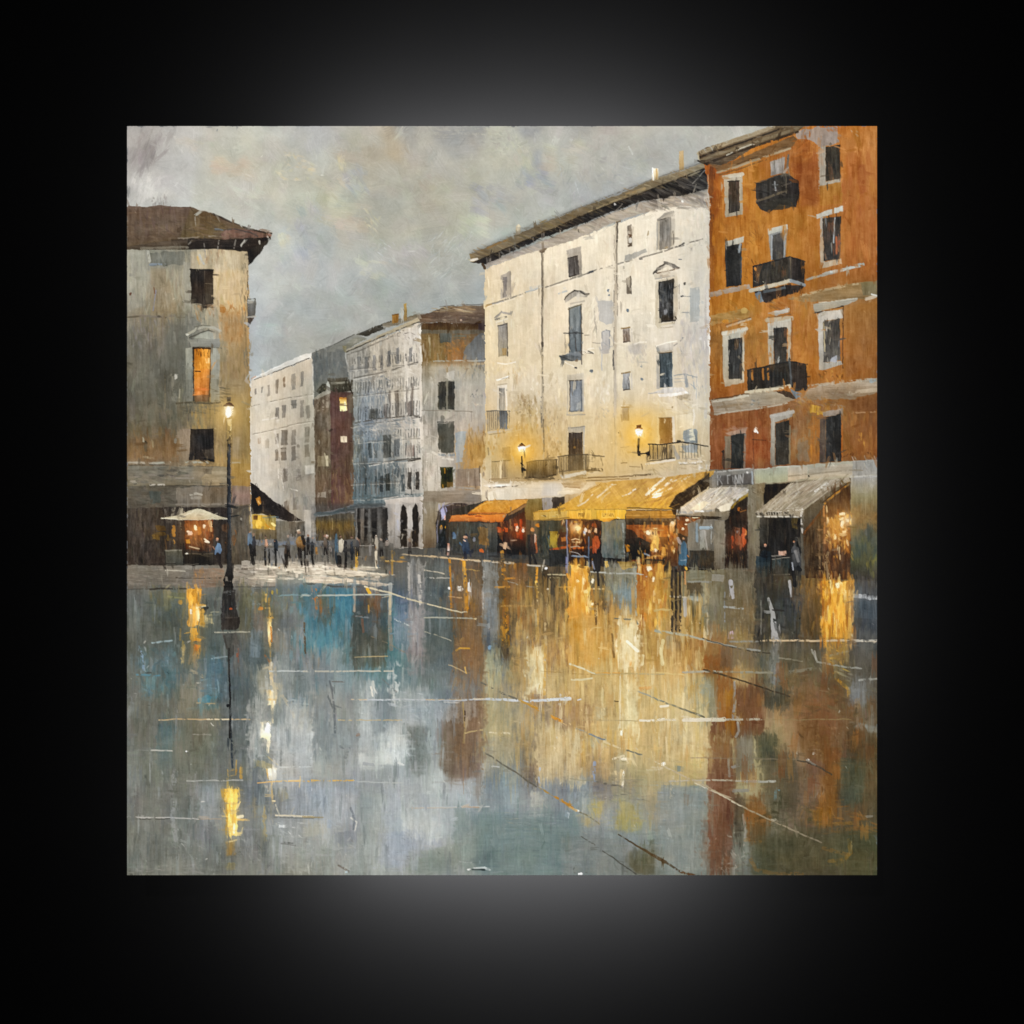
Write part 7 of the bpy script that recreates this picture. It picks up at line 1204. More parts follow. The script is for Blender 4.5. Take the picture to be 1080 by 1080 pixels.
P((790,150,940,145,940,330,920,420,800,415), ['c88c30','b8802c','c08c30','b07c2c'], v=14, r=1.1); S((795,150,940,415),110,['e0a838','a06820','d09430','f0c050','8a5a1c','c88a28'],70,11,0,a=.6); P((845,155,915,150,905,195,840,200),['ecc868','f4dc90'],v=9,a=.9,r=1); L((878,160,878,200),24,'fdf0c0',a=.85,dry=.05); P((860,250,880,240,872,410,855,415),['f4d070','f8dc88'],v=9,a=.85,r=1); L((930,230,918,410),22,'d89c2c',a=.8,dry=.1); S((760,145,840,195),26,['5c3c1a','c08830','3a2814','e0a850'],24,8,30,a=.65,ja=50); P((890,215,925,215,920,255,895,250),'5c4630',v=10,a=.8,r=1); L((810,200,890,203),9,'e0cc9c',a=.85,dry=.08); L((905,430,910,470),12,'d89834',a=.8,dry=.1); R(810,440,920,540,['94743f','a07c40','8c6c40'],.75); S((810,440,920,560),30,['c89438','7c5c3c','e0a840','6c5444'],50,9,40,a=.55,ja=40); L((850,580,860,610,920,660,920,695),16,'c88c2c',a=.75,dry=.15); S((850,560,930,620),20,['8a7c64','a89878','5c4a34','c0943c'],40,7,70,a=.6); L((830,500,915,480),9,'8c8474',a=.6,dry=.25)
use(pave)
L((540,230,560,300,570,420),(12,36),['a4a29c','b0aeaa','a8a6a4'],a=.85,dry=.06); P((555,445,588,445,590,515,560,520,550,480),['b0b0b0','a8a8ac'],v=7,a=.85,r=1); R(555,515,590,580,['94949c','84848a'],.7); R(545,600,590,640,['84868c','7c7e82'],.6); L((360,150,365,190,372,225),(22,16),'b0acac',a=.85,dry=.06); L((640,150,648,220),(14,10),'b8b4b0',a=.85,dry=.08); L((143,230,146,310),16,'b0aca8',a=.75,dry=.12); P((345,390,375,385,375,420,348,422),'b89ca0',v=5,r=.6); L((330,270,420,278),9,'a8aca8',a=.75,dry=.12); L((332,200,332,340),6,'8c9094',a=.6,dry=.2); L((250,300,252,400),8,'c4b494',a=.6,dry=.3); S((365,285,430,420),16,['b89464','a0a09a','c0a878'],16,6,0,a=.6); P((160,215,220,225,215,245,150,235),'a8a89c',v=8,a=.8,d='h'); P((270,115,330,118,325,150,270,145),'a8a49a',v=8,a=.8,d='h'); L((160,150,270,152),8,'8c8c84',a=.7,dry=.15); L((560,285,610,288),9,'2c2824',a=.7); L((505,240,505,400),6,'8c887c',a=.5,dry=.3)
L((75,220,110,222,150,225),7,'c0b090',a=.7,dry=.2); L((0,290,40,280,80,288),10,'bca468',a=.7,dry=.15)
for x in (82,100,120): L((x,100,x+2,385), 12, '231d18', a=.8, dry=.1)
R(0,400,230,560,['9c7c4c','a08050','a88a58'],.7); R(130,400,330,580,['80623a','86643a','8c6838'],.75); S((90,430,160,500),16,['3f3224','6c5434'],50,9,0,a=.5); R(50,410,85,470,['8c8c80','84806f'],.6); R(230,500,360,580,['945c2c','985c28','905828'],.75); S((130,420,360,600),60,['a06830','7c5834','8a6a44','94602c'],60,14,0,a=.5); L((40,430,30,480,38,540),16,'d8c894',a=.75,dry=.15); R(310,450,480,560,['6c6050','74604c'],.6); R(480,430,690,560,['5c5240','5f5644','5f5848'],.7); R(500,500,560,640,['6c7070','686a68'],.5,soft=.6); S((480,440,700,700),60,['6a5a44','4f4a3c','746450','5a5244'],60,14,0,a=.5)
R(0,590,130,820,['c0a878','c4b284','bca878'],.7); R(140,590,300,800,['8c8468','8a8674','847e68'],.75); S((0,590,230,900),70,['c8b488','b09c6c','9c9474','d0bc88'],80,14,0,a=.5); R(225,700,290,760,['9c8e68','8c7f60'],.6); R(295,590,370,800,['8a5024','945c24','905624'],.8); R(335,670,370,780,['b07420','b47a24','a86c20'],.8); R(385,640,520,800,['7a4e30','7a4c30','764a30'],.8); S((380,620,520,880),40,['84553a','6c4428','7c5c44','8a5c34'],70,16,0,a=.5); R(520,690,700,740,['6c5438','70583a'],.6,d='h'); R(515,660,640,760,['4c463c','544c3c'],.7,soft=.6); S((640,580,1050,800),90,['6c5236','7c5c3a','5f4a34','70603f','84643c'],70,16,85,a=.5,ja=20); R(925,620,1000,740,['80808a','7c787c'],.6,soft=.4); R(940,600,1055,660,['6c645c','6c5c4c'],.6)
S((700,510,860,640),30,['8a7c64','a08c68','5c4a34','74624a'],40,7,10,a=.5,ja=30)
L((0,385,60,390,150,405,230,425,330,450,480,475,500,478), (10,9), ['a8a48c','a0a090','989890'], a=.88, dry=.05); L((230,420,340,455,480,485,545,490), 6, '3c362c', a=.7, dry=.12); L((360,434,500,434),8,'8c8c84',a=.75,dry=.1); L((505,430,640,430,760,432,930,428,1050,432), (8,10), ['d0b890','ccb088'], a=.9, dry=.04); L((920,430,1055,428),8,'b8b4a4',a=.75,dry=.1); E(1042,438,12,6,'d8bc88'); L((580,510,640,518,700,528),7,'9c9480',a=.7,dry=.15); L((745,475,770,530,830,542,900,555,980,562), (10,8), 'a09c90', a=.8, dry=.1); L((760,480,765,520),8,'b4aca0',a=.7,dry=.15); L((640,578,700,572,760,560),14,'948c7c',a=.65,dry=.25); L((970,618,1010,614,1055,610),10,'b0aca4',a=.8,dry=.1); L((135,580,250,576,380,580,560,582), 10, ['a8a494','a09884'], a=.85, dry=.08); L((0,580,140,592),6,'d0b87c',a=.7,dry=.15); L((235,568,320,592,430,625,540,662,640,695), 8, ['4a3a28','40342a'], a=.88, dry=.05); L((0,703,60,728,150,760,235,792), 8, ['8a8870','5c5848'], a=.85, dry=.06); L((30,742,65,738),12,'e0d8c4',a=.85); L((0,808,100,806),9,'d8ccac',a=.85,dry=.1); L((140,806,240,804,330,803), 18, 'd8ccb4', a=.9, dry=.05); L((330,804,420,806,510,802), 9, 'c0b49c', a=.85, dry=.08); L((510,804,700,806,930,802),5,'a08458',a=.7,dry=.15); L((378,630,380,720,372,800),12,'a09ca0',a=.75,dry=.1); L((395,820,400,860,385,885),12,'a8a8ac',a=.75,dry=.1); P((920,810,1055,840,1055,870,960,855),['948c84','8c847c'],v=8,a=.7,d='h',soft=.6)
# bottom strip
t(130,730,200)
S((30,100,560,700), 90, ['767468','6e6e66','7c786c','82806f'], 80, 18, 0, a=.4); R(195,170,280,480,['52686c','566a6c','646e6a'],.55,soft=.8); R(555,0,720,430,['666c6c','6a6e6e','70726e'],.5,soft=1); S((700,100,860,560),60,['9c9c96','a8a69c','8f908c'],90,18,0,a=.45); R(860,190,1070,430,['acaeac','b0b2b0','a8acae'],.6,soft=1); R(940,520,1080,690,['9ca2ae','a0a6b0'],.6,soft=1); R(860,420,1080,520,['a4a6a4','a2a6a8'],.5,d='h',soft=1)
g8 = N('lamp_reflection', pave, 'gold reflection of the street lantern near the lower left')
P((572,545,610,540,652,550,650,700,652,815,600,820,588,700),['d8a840','e8bc50','d8a038','ecc870'],v=12,r=1.1); S((585,550,650,815),50,['f0cc68','c08c2c','e8b848','fbe4a0'],60,9,0,a=.6); L((615,560,622,690),12,'f4dc90',a=.8,dry=.1); L((632,750,632,800),12,'fdf0d0',a=.85,dry=.08); L((575,550,592,720,588,810),12,'b0842c',a=.7,dry=.15); L((650,722,715,726),12,'dcb060',a=.85,dry=.1); L((655,710,680,705),16,'eee0bc',a=.85,dry=.1); P((585,845,640,835,632,880,650,920,590,930),['b8924c','c09040','b48434'],v=10,a=.65,r=1,soft=.4); L((600,850,660,838),8,'d8c088',a=.7,dry=.2); R(585,970,650,1010,['94804c','8c7c54'],.6,soft=.6); L((595,440,600,480,640,470,645,385,640,440),6,'b8944c',a=.8,dry=.1); L((672,430,672,485),18,'d0a048',a=.88); L((640,470,645,440),8,'b0843c',a=.8); L((600,450,630,440),9,'a08454',a=.8,dry=.1)
g9 = N('lamp_reflection', pave, 'white gold flecks in a broken vertical streak')
P((780,170,842,168,840,255,820,270,785,255),['dcc8a0','f4e8cc','e0cc9c'],v=9,a=.9,r=1); E(822,200,20,30,'fdf8ea'); L((830,265,822,340),16,'e8d8b4',a=.85,dry=.15); P((815,435,872,432,880,495,830,498),['f0e6cc','f4ecd8','dcc8a0'],v=8,a=.9,r=1); L((820,440,825,490),9,'d8a44c',a=.8); L((815,360,880,415),8,'c8b078',a=.7,dry=.15); L((845,520,850,630),12,'d0ac6c',a=.8,dry=.15); E(858,618,14,9,'e8d0a0'); L((870,640,885,690),8,'e0d4b8',a=.7,dry=.25); L((848,0,850,160),14,'d0bc90',a=.7,dry=.2); P((740,380,820,400,870,430,820,440,760,420),'b0a070',v=9,a=.6,r=1); P((890,525,950,590,900,630,880,570),'aaa080',v=8,a=.6,r=1); S((800,640,880,760),16,['c8bca0','8c8c84','dcd0b4'],30,7,10,a=.5); R(735,600,760,700,['a08c64','a89464'],.5,soft=.4); R(795,640,812,860,['b89c5c','a8905c'],.6)
use(pave)
L((765,515,850,508,1000,503,1080,505), (7,12), ['d8b878','d8a860'], a=.9, dry=.04); L((890,428,1000,424,1070,424),8,'c8ccc8',a=.75,dry=.1); L((870,700,960,702,1080,708), 10, 'd8ccb0', a=.85, dry=.1); L((860,712,1080,716),5,'5c5c54',a=.6,dry=.2); L((25,710,120,714,240,712,360,718,430,722), (8,6), ['bcb8b0','c0bcb4'], a=.85, dry=.1); L((25,720,180,722,270,718),5,'3c3a34',a=.75,dry=.15); L((430,722,560,720),5,'b0987c',a=.6,dry=.2); L((160,330,280,332),8,'c4c0b4',a=.75,dry=.15); E(370,340,14,5,'e4e0d8'); L((30,328,160,332),4,'94948c',a=.5,dry=.3); L((365,505,480,502,680,500), 7, 'b4b4ac', a=.75, dry=.12); L((372,345,378,490),14,'5c5a50',a=.5,dry=.25); S((210,450,310,700),36,['9ca0a0','a8a8a4','5c5a52','8a8c8a'],36,7,10,a=.5,ja=20); L((285,460,300,580,280,700,300,840),26,'9c9c98',a=.55,dry=.3); S((30,640,600,1030),130,['6c6c64','7c7a72','62625a','84847c','8c8c86'],60,12,0,a=.45); R(430,530,560,720,['8c9294','90928f'],.6,soft=.8); R(310,600,440,760,['6a6a62','6c6c64'],.5,soft=.8); S((290,850,460,960),30,['94948c','8a8a84','a09c92'],36,5,60,a=.5,ja=50); R(460,730,585,920,['858886','7c7e78'],.5,soft=.8); S((650,840,800,960),30,['a0a09c','5f5f58','b0aea4'],36,6,60,a=.5,ja=30); S((860,740,1040,830),26,['e0ddd4','c8c8c4','a8a8a4'],40,6,78,a=.6,ja=14); E(905,762,26,9,'e8e8e4',a=.85); S((880,850,1080,1000),50,['8c8c88','9c9c98','b0aea8','7c7c78'],50,9,80,a=.45,ja=20); S((50,980,460,1030),40,['94928c','807e74','a09890'],40,9,86,a=.5); L((25,1036,500,1038,1080,1036),7,'8a8a7c',a=.6,dry=.2); E(940,855,40,6,'4a4a48',a=.5); L((900,860,980,870),7,'5c5c58',a=.5,dry=.3)
t(320,730,200)
R(310,160,410,420,['a8aeae','acb2b2','b8bcba'],.6,soft=.8); P((420,230,540,235,600,290,600,340,570,415,430,410,420,330),['b4bab8','bcc2c0','c4c8c4'],v=6,a=.85,r=1.5,soft=.4); P((310,350,440,370,450,440,340,440,320,400),['b8bcba','b0b4b4'],v=6,a=.85,r=1.5,soft=.4); L((540,400,568,412),12,'d8dad4',a=.85,dry=.1); L((345,405,440,415),16,'94989a',a=.6,dry=.25); P((585,190,720,200,715,470,600,480,590,400,610,320),['747a78','7c8280','848a88'],v=8,a=.75,soft=.8,r=1.5); S((590,200,720,480),50,['6c7270','8c9494','7c706c','5f6664'],36,7,20,a=.5,ja=50); P((820,80,1010,60,1010,480,830,500,770,420,780,260),['7c6c5c','7f6e5c','7c7064'],v=8,a=.85,soft=.8); R(1020,0,1080,250,['b8a878','a89c7c'],.6); L((905,60,925,180,910,290),12,'a08858',a=.6,dry=.25); L((920,110,918,160),10,'4a3a2c',a=.8,dry=.1); L((920,232,960,222,1020,215),8,'c4ac78',a=.8,dry=.1); L((1030,150,1030,350),9,'b09864',a=.6,dry=.25); R(0,170,45,420,['b8bab6','bcbeba'],.7,soft=.4); R(60,150,300,400,['8a9294','949a9a'],.5,soft=.8); L((210,310,260,320,240,370),16,'5c6264',a=.5,dry=.35); L((140,20,175,100,180,230),12,'4f5658',a=.5,dry=.3); E(308,242,14,10,'94705c',a=.7)
L((0,502,140,502,290,502), (9,8), 'd8b060', a=.92, dry=.03); L((290,504,400,512,560,516),7,'b4b8b4',a=.7,dry=.15); R(0,520,300,720,['9aa2ae','a0a6ae','a4a8ac'],.55,soft=1); R(300,560,450,1030,['9aa2a2','9aa09c','a0a4a0'],.6,soft=.8); R(450,560,560,800,['a4acb4','9ca4ac'],.6,soft=.8); P((570,660,700,670,785,750,785,810,620,840,560,780),['b0b6b6','b8bcba','b0b6b4'],v=7,a=.8,r=1.5,soft=.4); P((480,800,600,780,790,840,780,880,580,915,560,1000,440,1000),['9ca4b0','a0a8b2','9aa2aa'],v=6,a=.7,r=1.5,soft=.6); L((700,830,790,822),9,'b8c0bc',a=.7,dry=.15); P((600,920,880,860,880,1035,600,1035),['8a948c','848e86','8a928c'],v=6,d='h',a=.7,soft=.6); R(860,680,1080,1035,['7c8a86','76847f','7a8884'],.6,soft=.8); S((560,560,1060,660),50,['94a0a4','a8b0b2','8c9696','b4b8b8'],50,10,0,a=.5); L((600,660,740,656,800,655,900,652,1060,650), 8, ['c0c4c0','b8a894'], a=.75, dry=.15); L((910,650,1000,655),8,'b09070',a=.6,dry=.2); P((1000,420,1030,410,1040,480,1010,490),'c8ccc8',v=7,a=.7,r=1); R(1000,520,1040,640,['b0b8b8','a8b0b0'],.6)
L((270,715,305,740,295,790),8,'d8d4c8',a=.75,dry=.12); L((270,660,290,720,285,780),12,'6c7278',a=.6,dry=.2); P((180,800,290,790,300,850,250,870,190,860),['8c9098','90949a'],v=6,a=.7,r=1.4); E(152,750,14,30,'8c9cb0',a=.6); L((0,708,110,712),9,'94845c',a=.75,dry=.12); P((0,720,130,730,130,800,0,830),'b0aca0',v=6,a=.6,soft=.6); S((0,830,300,1030),60,['a8a6a0','8c8c86','b4b2aa','7c7c76'],50,12,20,a=.45,ja=40); L((200,985,260,1020),12,'6c6258',a=.6,dry=.25); E(245,1022,9,9,'b4c8d0'); S((540,780,620,950),20,['5c6262','7c8486','6c7270'],30,6,40,a=.5,ja=40); S((560,920,640,960),8,['5c5448','4a4a48'],30,5,70,a=.6); P((950,950,1080,900,1080,1000,980,990),'6a7678',v=6,a=.6,soft=.6)
E(940,1010,10,5,'f4f4f0'); L((935,1008,985,998,1030,1000,1060,1012), 9, 'c4c8c4', a=.85, dry=.1); L((960,1008,1030,1010),9,'3a4644',a=.85); E(1028,1001,9,6,'f0f0ec')
t(500,730,200)
R(0,0,50,520,['7c6a58','80705e','8a8276'],.7,soft=.6); R(60,40,300,420,['a89c74','a49870','9c946f'],.45,soft=.8); S((280,170,370,520),40,['6c5f48','8a7c60','a89c7c','54493a'],40,9,75,a=.6,ja=16); P((285,280,360,290,365,530,280,480),['8a7c60','7c6c54','6a6254'],v=12,a=.6,r=1.4,d='h'); P((360,220,580,205,590,470,400,500,370,450),['c0ac80','bea880','b8a682'],v=8,a=.75,soft=.8,r=1.2); S((380,210,600,500),60,['ccb88c','b09c70','c4b080','b8a078'],70,16,0,a=.45); R(580,230,660,480,['b89c60','b49a66'],.5,soft=.6); P((655,255,720,250,780,300,690,330,660,300),['94a09c','a0a48c'],v=8,a=.7,r=1.2); R(690,300,800,480,['b89c68','b4986a'],.6,soft=.5); L((685,400,680,470,690,500),16,'8c9cb8',a=.75,dry=.2); R(850,0,925,220,['d4c498','d0c094'],.6,soft=.4); R(840,210,975,330,['c4a870','bca26c'],.6,d='h',soft=.5); S((680,210,970,340),40,['ccb07c','b49860','d8bc84'],60,8,86,a=.5)
L((840,220,840,240),12,'f0e8d4',a=.85); L((790,380,850,360,870,400),12,'dccca8',a=.75,dry=.12); P((800,450,855,435,850,540,810,520),['d0b888','dcc898'],v=10,a=.8,r=1.2); L((850,450,842,540),12,'f4ecd8',a=.85,dry=.1); E(850,380,16,9,'f0e4c8'); L((740,520,830,530,840,540),12,'5f5a50',a=.7,dry=.2); S((660,500,980,620),60,['7c7868','948c74','6c6a60','a89c7c','8a8a84'],60,8,82,a=.55,ja=12); P((660,530,780,520,780,610,670,615),['84807c','8a8478'],v=9,a=.6,d='h',r=1.4); R(980,320,1080,740,['a4946c','9c8e6e'],.5,soft=.6)
P((640,650,740,610,720,700,680,720),['b0a05c','a89c64'],v=10,a=.7,soft=.3,r=1.3); P((800,780,810,680,850,610,900,640,960,740,940,790,870,800),['a89c6c','a8985c','a09660'],v=8,a=.75,soft=.4,r=1.3); P((610,700,660,720,720,750,650,770,610,750),'a89868',v=9,a=.65,soft=.3); R(370,490,660,680,['949c98','8a9490'],.5,soft=.8); S((370,470,680,700),60,['a0a8a4','8c9490','b0ac94','98a0a0'],60,9,0,a=.45); L((375,430,365,480,380,550),10,'a8b4c8',a=.7,dry=.2); L((530,490,600,500,780,500,960,498),7,'8c8468',a=.6,dry=.15)
R(160,450,260,670,['8c9694','94a09c'],.6,soft=.4); R(320,560,380,660,['b0b0a0','a8aca0'],.7,soft=.3); R(40,420,160,670,['6c706c','7c8684'],.5,soft=.6); L((50,410,45,600),14,'a4a8a4',a=.6,dry=.3); L((100,420,140,425),8,'d0d0cc',a=.6,dry=.3)
P((0,690,600,680,600,1035,0,1035),['768682','72827e','74837f'],v=5,d='h',a=.6,soft=1.5); S((150,680,480,780),50,['94a09a','7c8884','a09c84','6c7a78'],70,6,86,a=.5,ja=4); S((100,760,560,1030),60,['6f807c','7c8a86','68787a'],80,10,86,a=.4,ja=5); P((500,830,620,800,1080,900,1080,1035,500,1035),['86867e','82827a','7e7e76'],v=7,d='h',a=.5,soft=1.2); P((870,910,1080,880,1080,1035,920,1035,860,960),['6a6856','66644f','625f4a'],v=7,a=.8,soft=.6); R(1000,830,1080,940,['5f5c44','605a44'],.6,soft=.6); S((600,640,1000,860),60,['8c9294','94948c','808680','a09c88'],50,9,20,a=.4,ja=30); E(525,695,18,22,'94a0a4',a=.6); L((510,680,540,690,535,715),7,'b4bcbc',a=.6,dry=.2)
L((65,345,140,395,220,445,300,500,360,540), (9,9), ['6c6656','5c584c'], a=.88, dry=.05); L((360,540,420,572,490,612,560,655), (9,14), ['a08c5c','b88430','b8802c'], a=.92, dry=.03); L((545,650,580,672),12,'c8a468',a=.9); E(588,672,12,9,'f0e4c8'); L((600,680,660,712,720,755), 8, '7c7458', a=.7, dry=.15); L((820,808,900,858,980,905,1080,965), (7,16), ['4a4030','5c4420'], a=.92, dry=.03); L((610,820,700,880,780,935,850,985,920,1036), 7, ['5c5c54','4a4a42'], a=.85, dry=.05); L((260,42,350,90,420,130,500,165), (12,14), ['b8944c','c8882c'], a=.9, dry=.04); L((500,165,550,190),14,'d0b480',a=.85,dry=.1); L((570,200,650,235,740,272), 9, ['8c8c80','6c747c'], a=.85, dry=.06); L((740,280,830,320),12,'d0bc90',a=.75,dry=.12); L((870,330,950,355), 9, '6c6c60', a=.85, dry=.06); L((950,360,1040,400,1080,415), 8, 'b8a880', a=.75, dry=.12); E(1072,412,12,12,'f4f0e4')
E(605,1032,14,9,'e8e8e4'); S((480,1020,660,1036),8,['5c5c56','c0c4c0'],20,5,70,a=.6); L((0,1005,60,998,90,1012),9,'b8c0bc',a=.8,dry=.1); L((0,1008,50,1010),8,'3c4644',a=.8)
t(690,730,240,1080)
R(0,180,320,240,['b09c70','a48c5c','98805a'],.6,d='h',soft=.5); R(0,110,250,240,['b8a67c','b8a47c'],.6,soft=.5); S((0,130,250,440),70,['c0aa7c','a8966c','b09c74','988a68'],60,10,80,a=.5,ja=30); S((180,230,340,340),40,['8a5c2c','a07038','c09858','74502c'],40,10,40,a=.55,ja=40); R(265,140,400,210,['7a4a30','74482c'],.8); R(335,100,385,205,['a86c1c','ac7020','a0681f'],.8); R(385,130,520,210,['78492e','744a30'],.8)
R(260,210,360,330,['84522c','7c5030'],.6,soft=.4); R(375,200,470,400,['7c6a58','74665a'],.7,soft=.4); R(480,200,590,320,['544c38','524a36'],.75,soft=.4); R(500,300,680,560,['55493a','5a4e3c'],.6,soft=.6); R(250,350,370,870,['7a5038','7c5340','785242'],.75,soft=.4); S((255,350,370,860),60,['8a5a40','6a4632','80583f','74503c'],80,14,0,a=.5)
P((20,450,250,440,255,560,245,640,270,860,0,870,0,560),['8c8e86','888c86','84887e','7e8276'],v=6,a=.75,d='h',soft=.6); S((0,430,260,860),80,['949a96','7c827c','8c8c80','a0a29a'],70,8,86,a=.45,ja=6); S((190,660,300,760),26,['80583f','8a7c70','6c5844'],30,7,80,a=.5,ja=20); P((135,480,165,485,160,540,138,530),'84684c',v=8,a=.6); L((85,400,80,500),16,'c8b898',a=.5,dry=.3); P((95,350,140,350,135,380,100,375),'6c7878',v=8,a=.7)
P((375,480,425,490,420,760,395,750,380,650),['5c4430','4a3c30','443a32'],v=10,a=.7,soft=.3,r=1.2); L((420,580,430,660,425,760),10,'a89c94',a=.6,dry=.3); L((345,680,390,690),8,'b0a498',a=.6,dry=.25); P((425,480,490,500,560,600,510,720,440,720,430,600),['84542c','8a5624','805028'],v=9,a=.75,soft=.5,r=1.3); S((280,740,430,850),50,['a09080','5c4434','c4b8a8','8a6a54'],22,6,50,a=.6,ja=50)
S((500,520,860,860),120,['565038','504a34','5f563c','4a4632','685c3c'],70,14,85,a=.45,ja=25); P((480,680,1055,660,1055,870,460,870),['565038','544e36','565038'],v=6,a=.55,d='h',soft=1); P((680,150,800,140,830,260,800,330,700,300),['7a5632','80582c','7c5830'],v=9,a=.65,soft=.5,r=1.3); P((800,270,890,260,880,450,840,600,770,610,780,480),['84582c','8a5c2c','8a5c24'],v=9,a=.7,soft=.4,r=1.3); P((740,560,840,540,835,640,760,630),['8c6024','94641f'],v=8,a=.7,soft=.4); S((680,140,900,640),80,['94683c','6c4a2c','a07440','5c4430'],40,8,10,a=.5,ja=30); S((700,150,960,420),60,['b8a890','d0c0a8','4a3424','94683c'],9,4,10,a=.6,ja=60); P((880,310,1000,320,990,520,880,540),['54503f','505040'],v=8,a=.65,soft=.6); R(920,150,1055,330,['604830','5c4630'],.6,soft=.6); S((920,150,1055,640),50,['6c5236','54402c','7a5a34','5f5038'],60,12,0,a=.45)
for q,c in (((850,625,940,620),'a87024'),((830,800,900,790,930,760,920,700),'b07820'),((800,740,920,770),'a06a28'),((455,790,480,840,560,860,700,862),'a8681c'),((870,650,1055,640),'8c5c28'),((430,700,500,705),'b0701c')): L(q,18,c,a=.3,dry=.35)
P((835,795,930,775,900,810,850,812),'a07028',v=9,a=.3,r=1.2); S((740,540,1050,680),40,['94622c','6c5030','a87030'],60,8,84,a=.45,ja=10)
L((70,422,200,418,290,416,400,420,560,424), (7,9), ['c4b8a0','b4aea0'], a=.85, dry=.06); L((430,424,570,422),11,'b0b0aa',a=.75,dry=.12); L((0,325,60,360,160,408,250,448,350,505,450,560,560,610,680,665,790,712), (8,7), ['c4b490','b8a484','948470'], a=.9, dry=.04); L((190,430,300,480,410,540),5,'e0d4bc',a=.7,dry=.15); E(565,605,16,9,'d8ccb8'); E(42,340,14,12,'f4f0e8'); L((150,310,300,312,480,316,680,318),5,'94806a',a=.55,dry=.2); L((330,130,420,128,510,126),8,'b8ac9c',a=.7,dry=.15); L((175,130,330,130),16,'d8ccb4',a=.88,dry=.06); L((0,132,100,130),9,'d4c6a8',a=.85,dry=.08)
L((370,355,400,345),14,'a09c9c',a=.7,dry=.12); L((375,468,440,465),16,'94908c',a=.7,dry=.15); L((350,320,355,400),10,'a09890',a=.6,dry=.2); L((680,325,720,330,790,360,840,390), 8, '4a4038', a=.75, dry=.12); L((720,320,760,345),9,'948c84',a=.7,dry=.15); E(725,320,9,7,'d8d0c8'); E(590,464,7,6,'7ca8b4'); E(755,288,6,6,'e0d8c8'); L((0,775,60,810,120,850), (14,8), ['5c4c34','4a4030'], a=.88, dry=.05); L((120,850,190,868),14,'5c3c20',a=.8,dry=.08); S((740,440,800,500),16,['a49c90','8c8478'],40,4,-10,a=.6); P((935,140,1055,160,1055,195,950,170),['9a9088','8c8276'],v=8,a=.7,d='h',soft=.3); L((25,868,700,868),4,'8c7c64',a=.5,dry=.3); E(1020,588,20,8,'a89c90',a=.5)
use(pave); t()
S((136,624,922,922), 3800, None, 22, 2.6, 0, a=.6, jc=4, sm=5, ja=1.5)
S((136,624,922,800), 900, None, 5, 12, 0, a=.45, jc=5, sm=5, ja=3)
S((136,780,922,922), 1500, None, 3, 16, 0, a=.45, jc=5, sm=6, ja=3)
t()
boost((134,622,926,622,926,925,134,925), .75)
M((134,620,560,620,560,705,134,705), 1, .95, (0,0,0), 12)
M((134,640,480,640,480,925,134,925), .8, 1.0, (0,1,-3), 14)
for x0,y0,x1,y1,c,a in ((540,620,600,720,['a07c40','b8925a'],.45),(598,640,668,720,['c09040','c8a058'],.45),(664,640,740,730,['a88444','b89458'],.45),(560,700,740,790,['c8a868','c8ac74'],.4),(505,720,600,820,['a4906a','a89870'],.35),(600,620,640,700,['d0983c','c89848'],.5)):
    R(x0,y0,x1,y1,c,a,soft=3,v=9)
S((545,620,745,800), 260, ['d0a850','c0924a','b8843c','dcc080','c8a464'], 26, 4, 0, a=.4, ja=2)
for x0,y0,x1,y1,c,a in ((404,762,430,800,['b4bab8','ccd0cc'],.6),(412,700,419,740,['c4c8c2','d8d8d0'],.75),(380,722,396,800,['a4aaa8','b4b8b6'],.45),(262,735,276,800,['b4b4ac','c0c0ba'],.5),
  (286,762,328,832,['aeb2b0','b8bab8'],.5),(322,826,372,870,['a4aab0','a8aeb2'],.45),(430,850,464,884,['b4bab8','bcc0bc'],.55),(400,878,440,915,['9ea6ae','a4a8b0'],.45),(452,738,500,760,['a8aeb0','b0b4b4'],.5),
  (232,700,250,800,['5c6062','686a68'],.35),(140,830,180,900,['666660','6c6c64'],.4),(372,640,408,700,['4c4e48','54544a'],.5),(330,700,350,790,['6c7678','747c7e'],.4),(446,660,478,720,['545c5a','5c6462'],.4),
  (556,685,572,735,['d8c898','e4d8b0'],.7),(652,655,674,705,['dccca0','e6dab4'],.7),(655,712,672,775,['d4c494','d8ca9c'],.6),(600,640,650,700,['b88c44','c09850'],.5),(520,720,560,800,['a89468','b09c70'],.4),
  (565,770,612,830,['c8b488','ccb88c'],.6),(575,700,640,740,['c0a468','c4aa70'],.45),(690,735,745,800,['c4b080','c8b688'],.5),(625,700,660,770,['bca268','c0a870'],.4),
  (600,592,620,650,['e0a038','d09038'],.55),(672,592,700,650,['b87c30','c08a38'],.5),(866,612,898,672,['e0a434','d09430'],.6),(745,600,790,660,['6c6450','665c48'],.4),(480,650,512,800,['80603c','8a6844'],.4),
  (740,860,765,920,['784c34','704830'],.5),(790,870,900,918,['56503a','5a5238'],.4),(700,830,745,915,['868880','82847c'],.5)):
    R(x0,y0,x1,y1,c,a,soft=1.2,v=10)
S((560,640,745,800), 160, ['e4d8b0','d8c48c','c8ac6c','b8944c'], 22, 3, 0, a=.45, ja=2)
S((595,590,625,650), 40, ['f4cc68','f8e0a0','e8a838','b87420'], 14, 3, 0, a=.7, ja=3); S((672,590,702,660), 40, ['e8b850','f8e0a0','c47c28','8a4c1c'], 14, 3, 0, a=.65, ja=3); S((864,612,900,676), 40, ['f4cc58','f8e4a0','e0a030','a86c20'], 16, 3, 0, a=.7, ja=3)
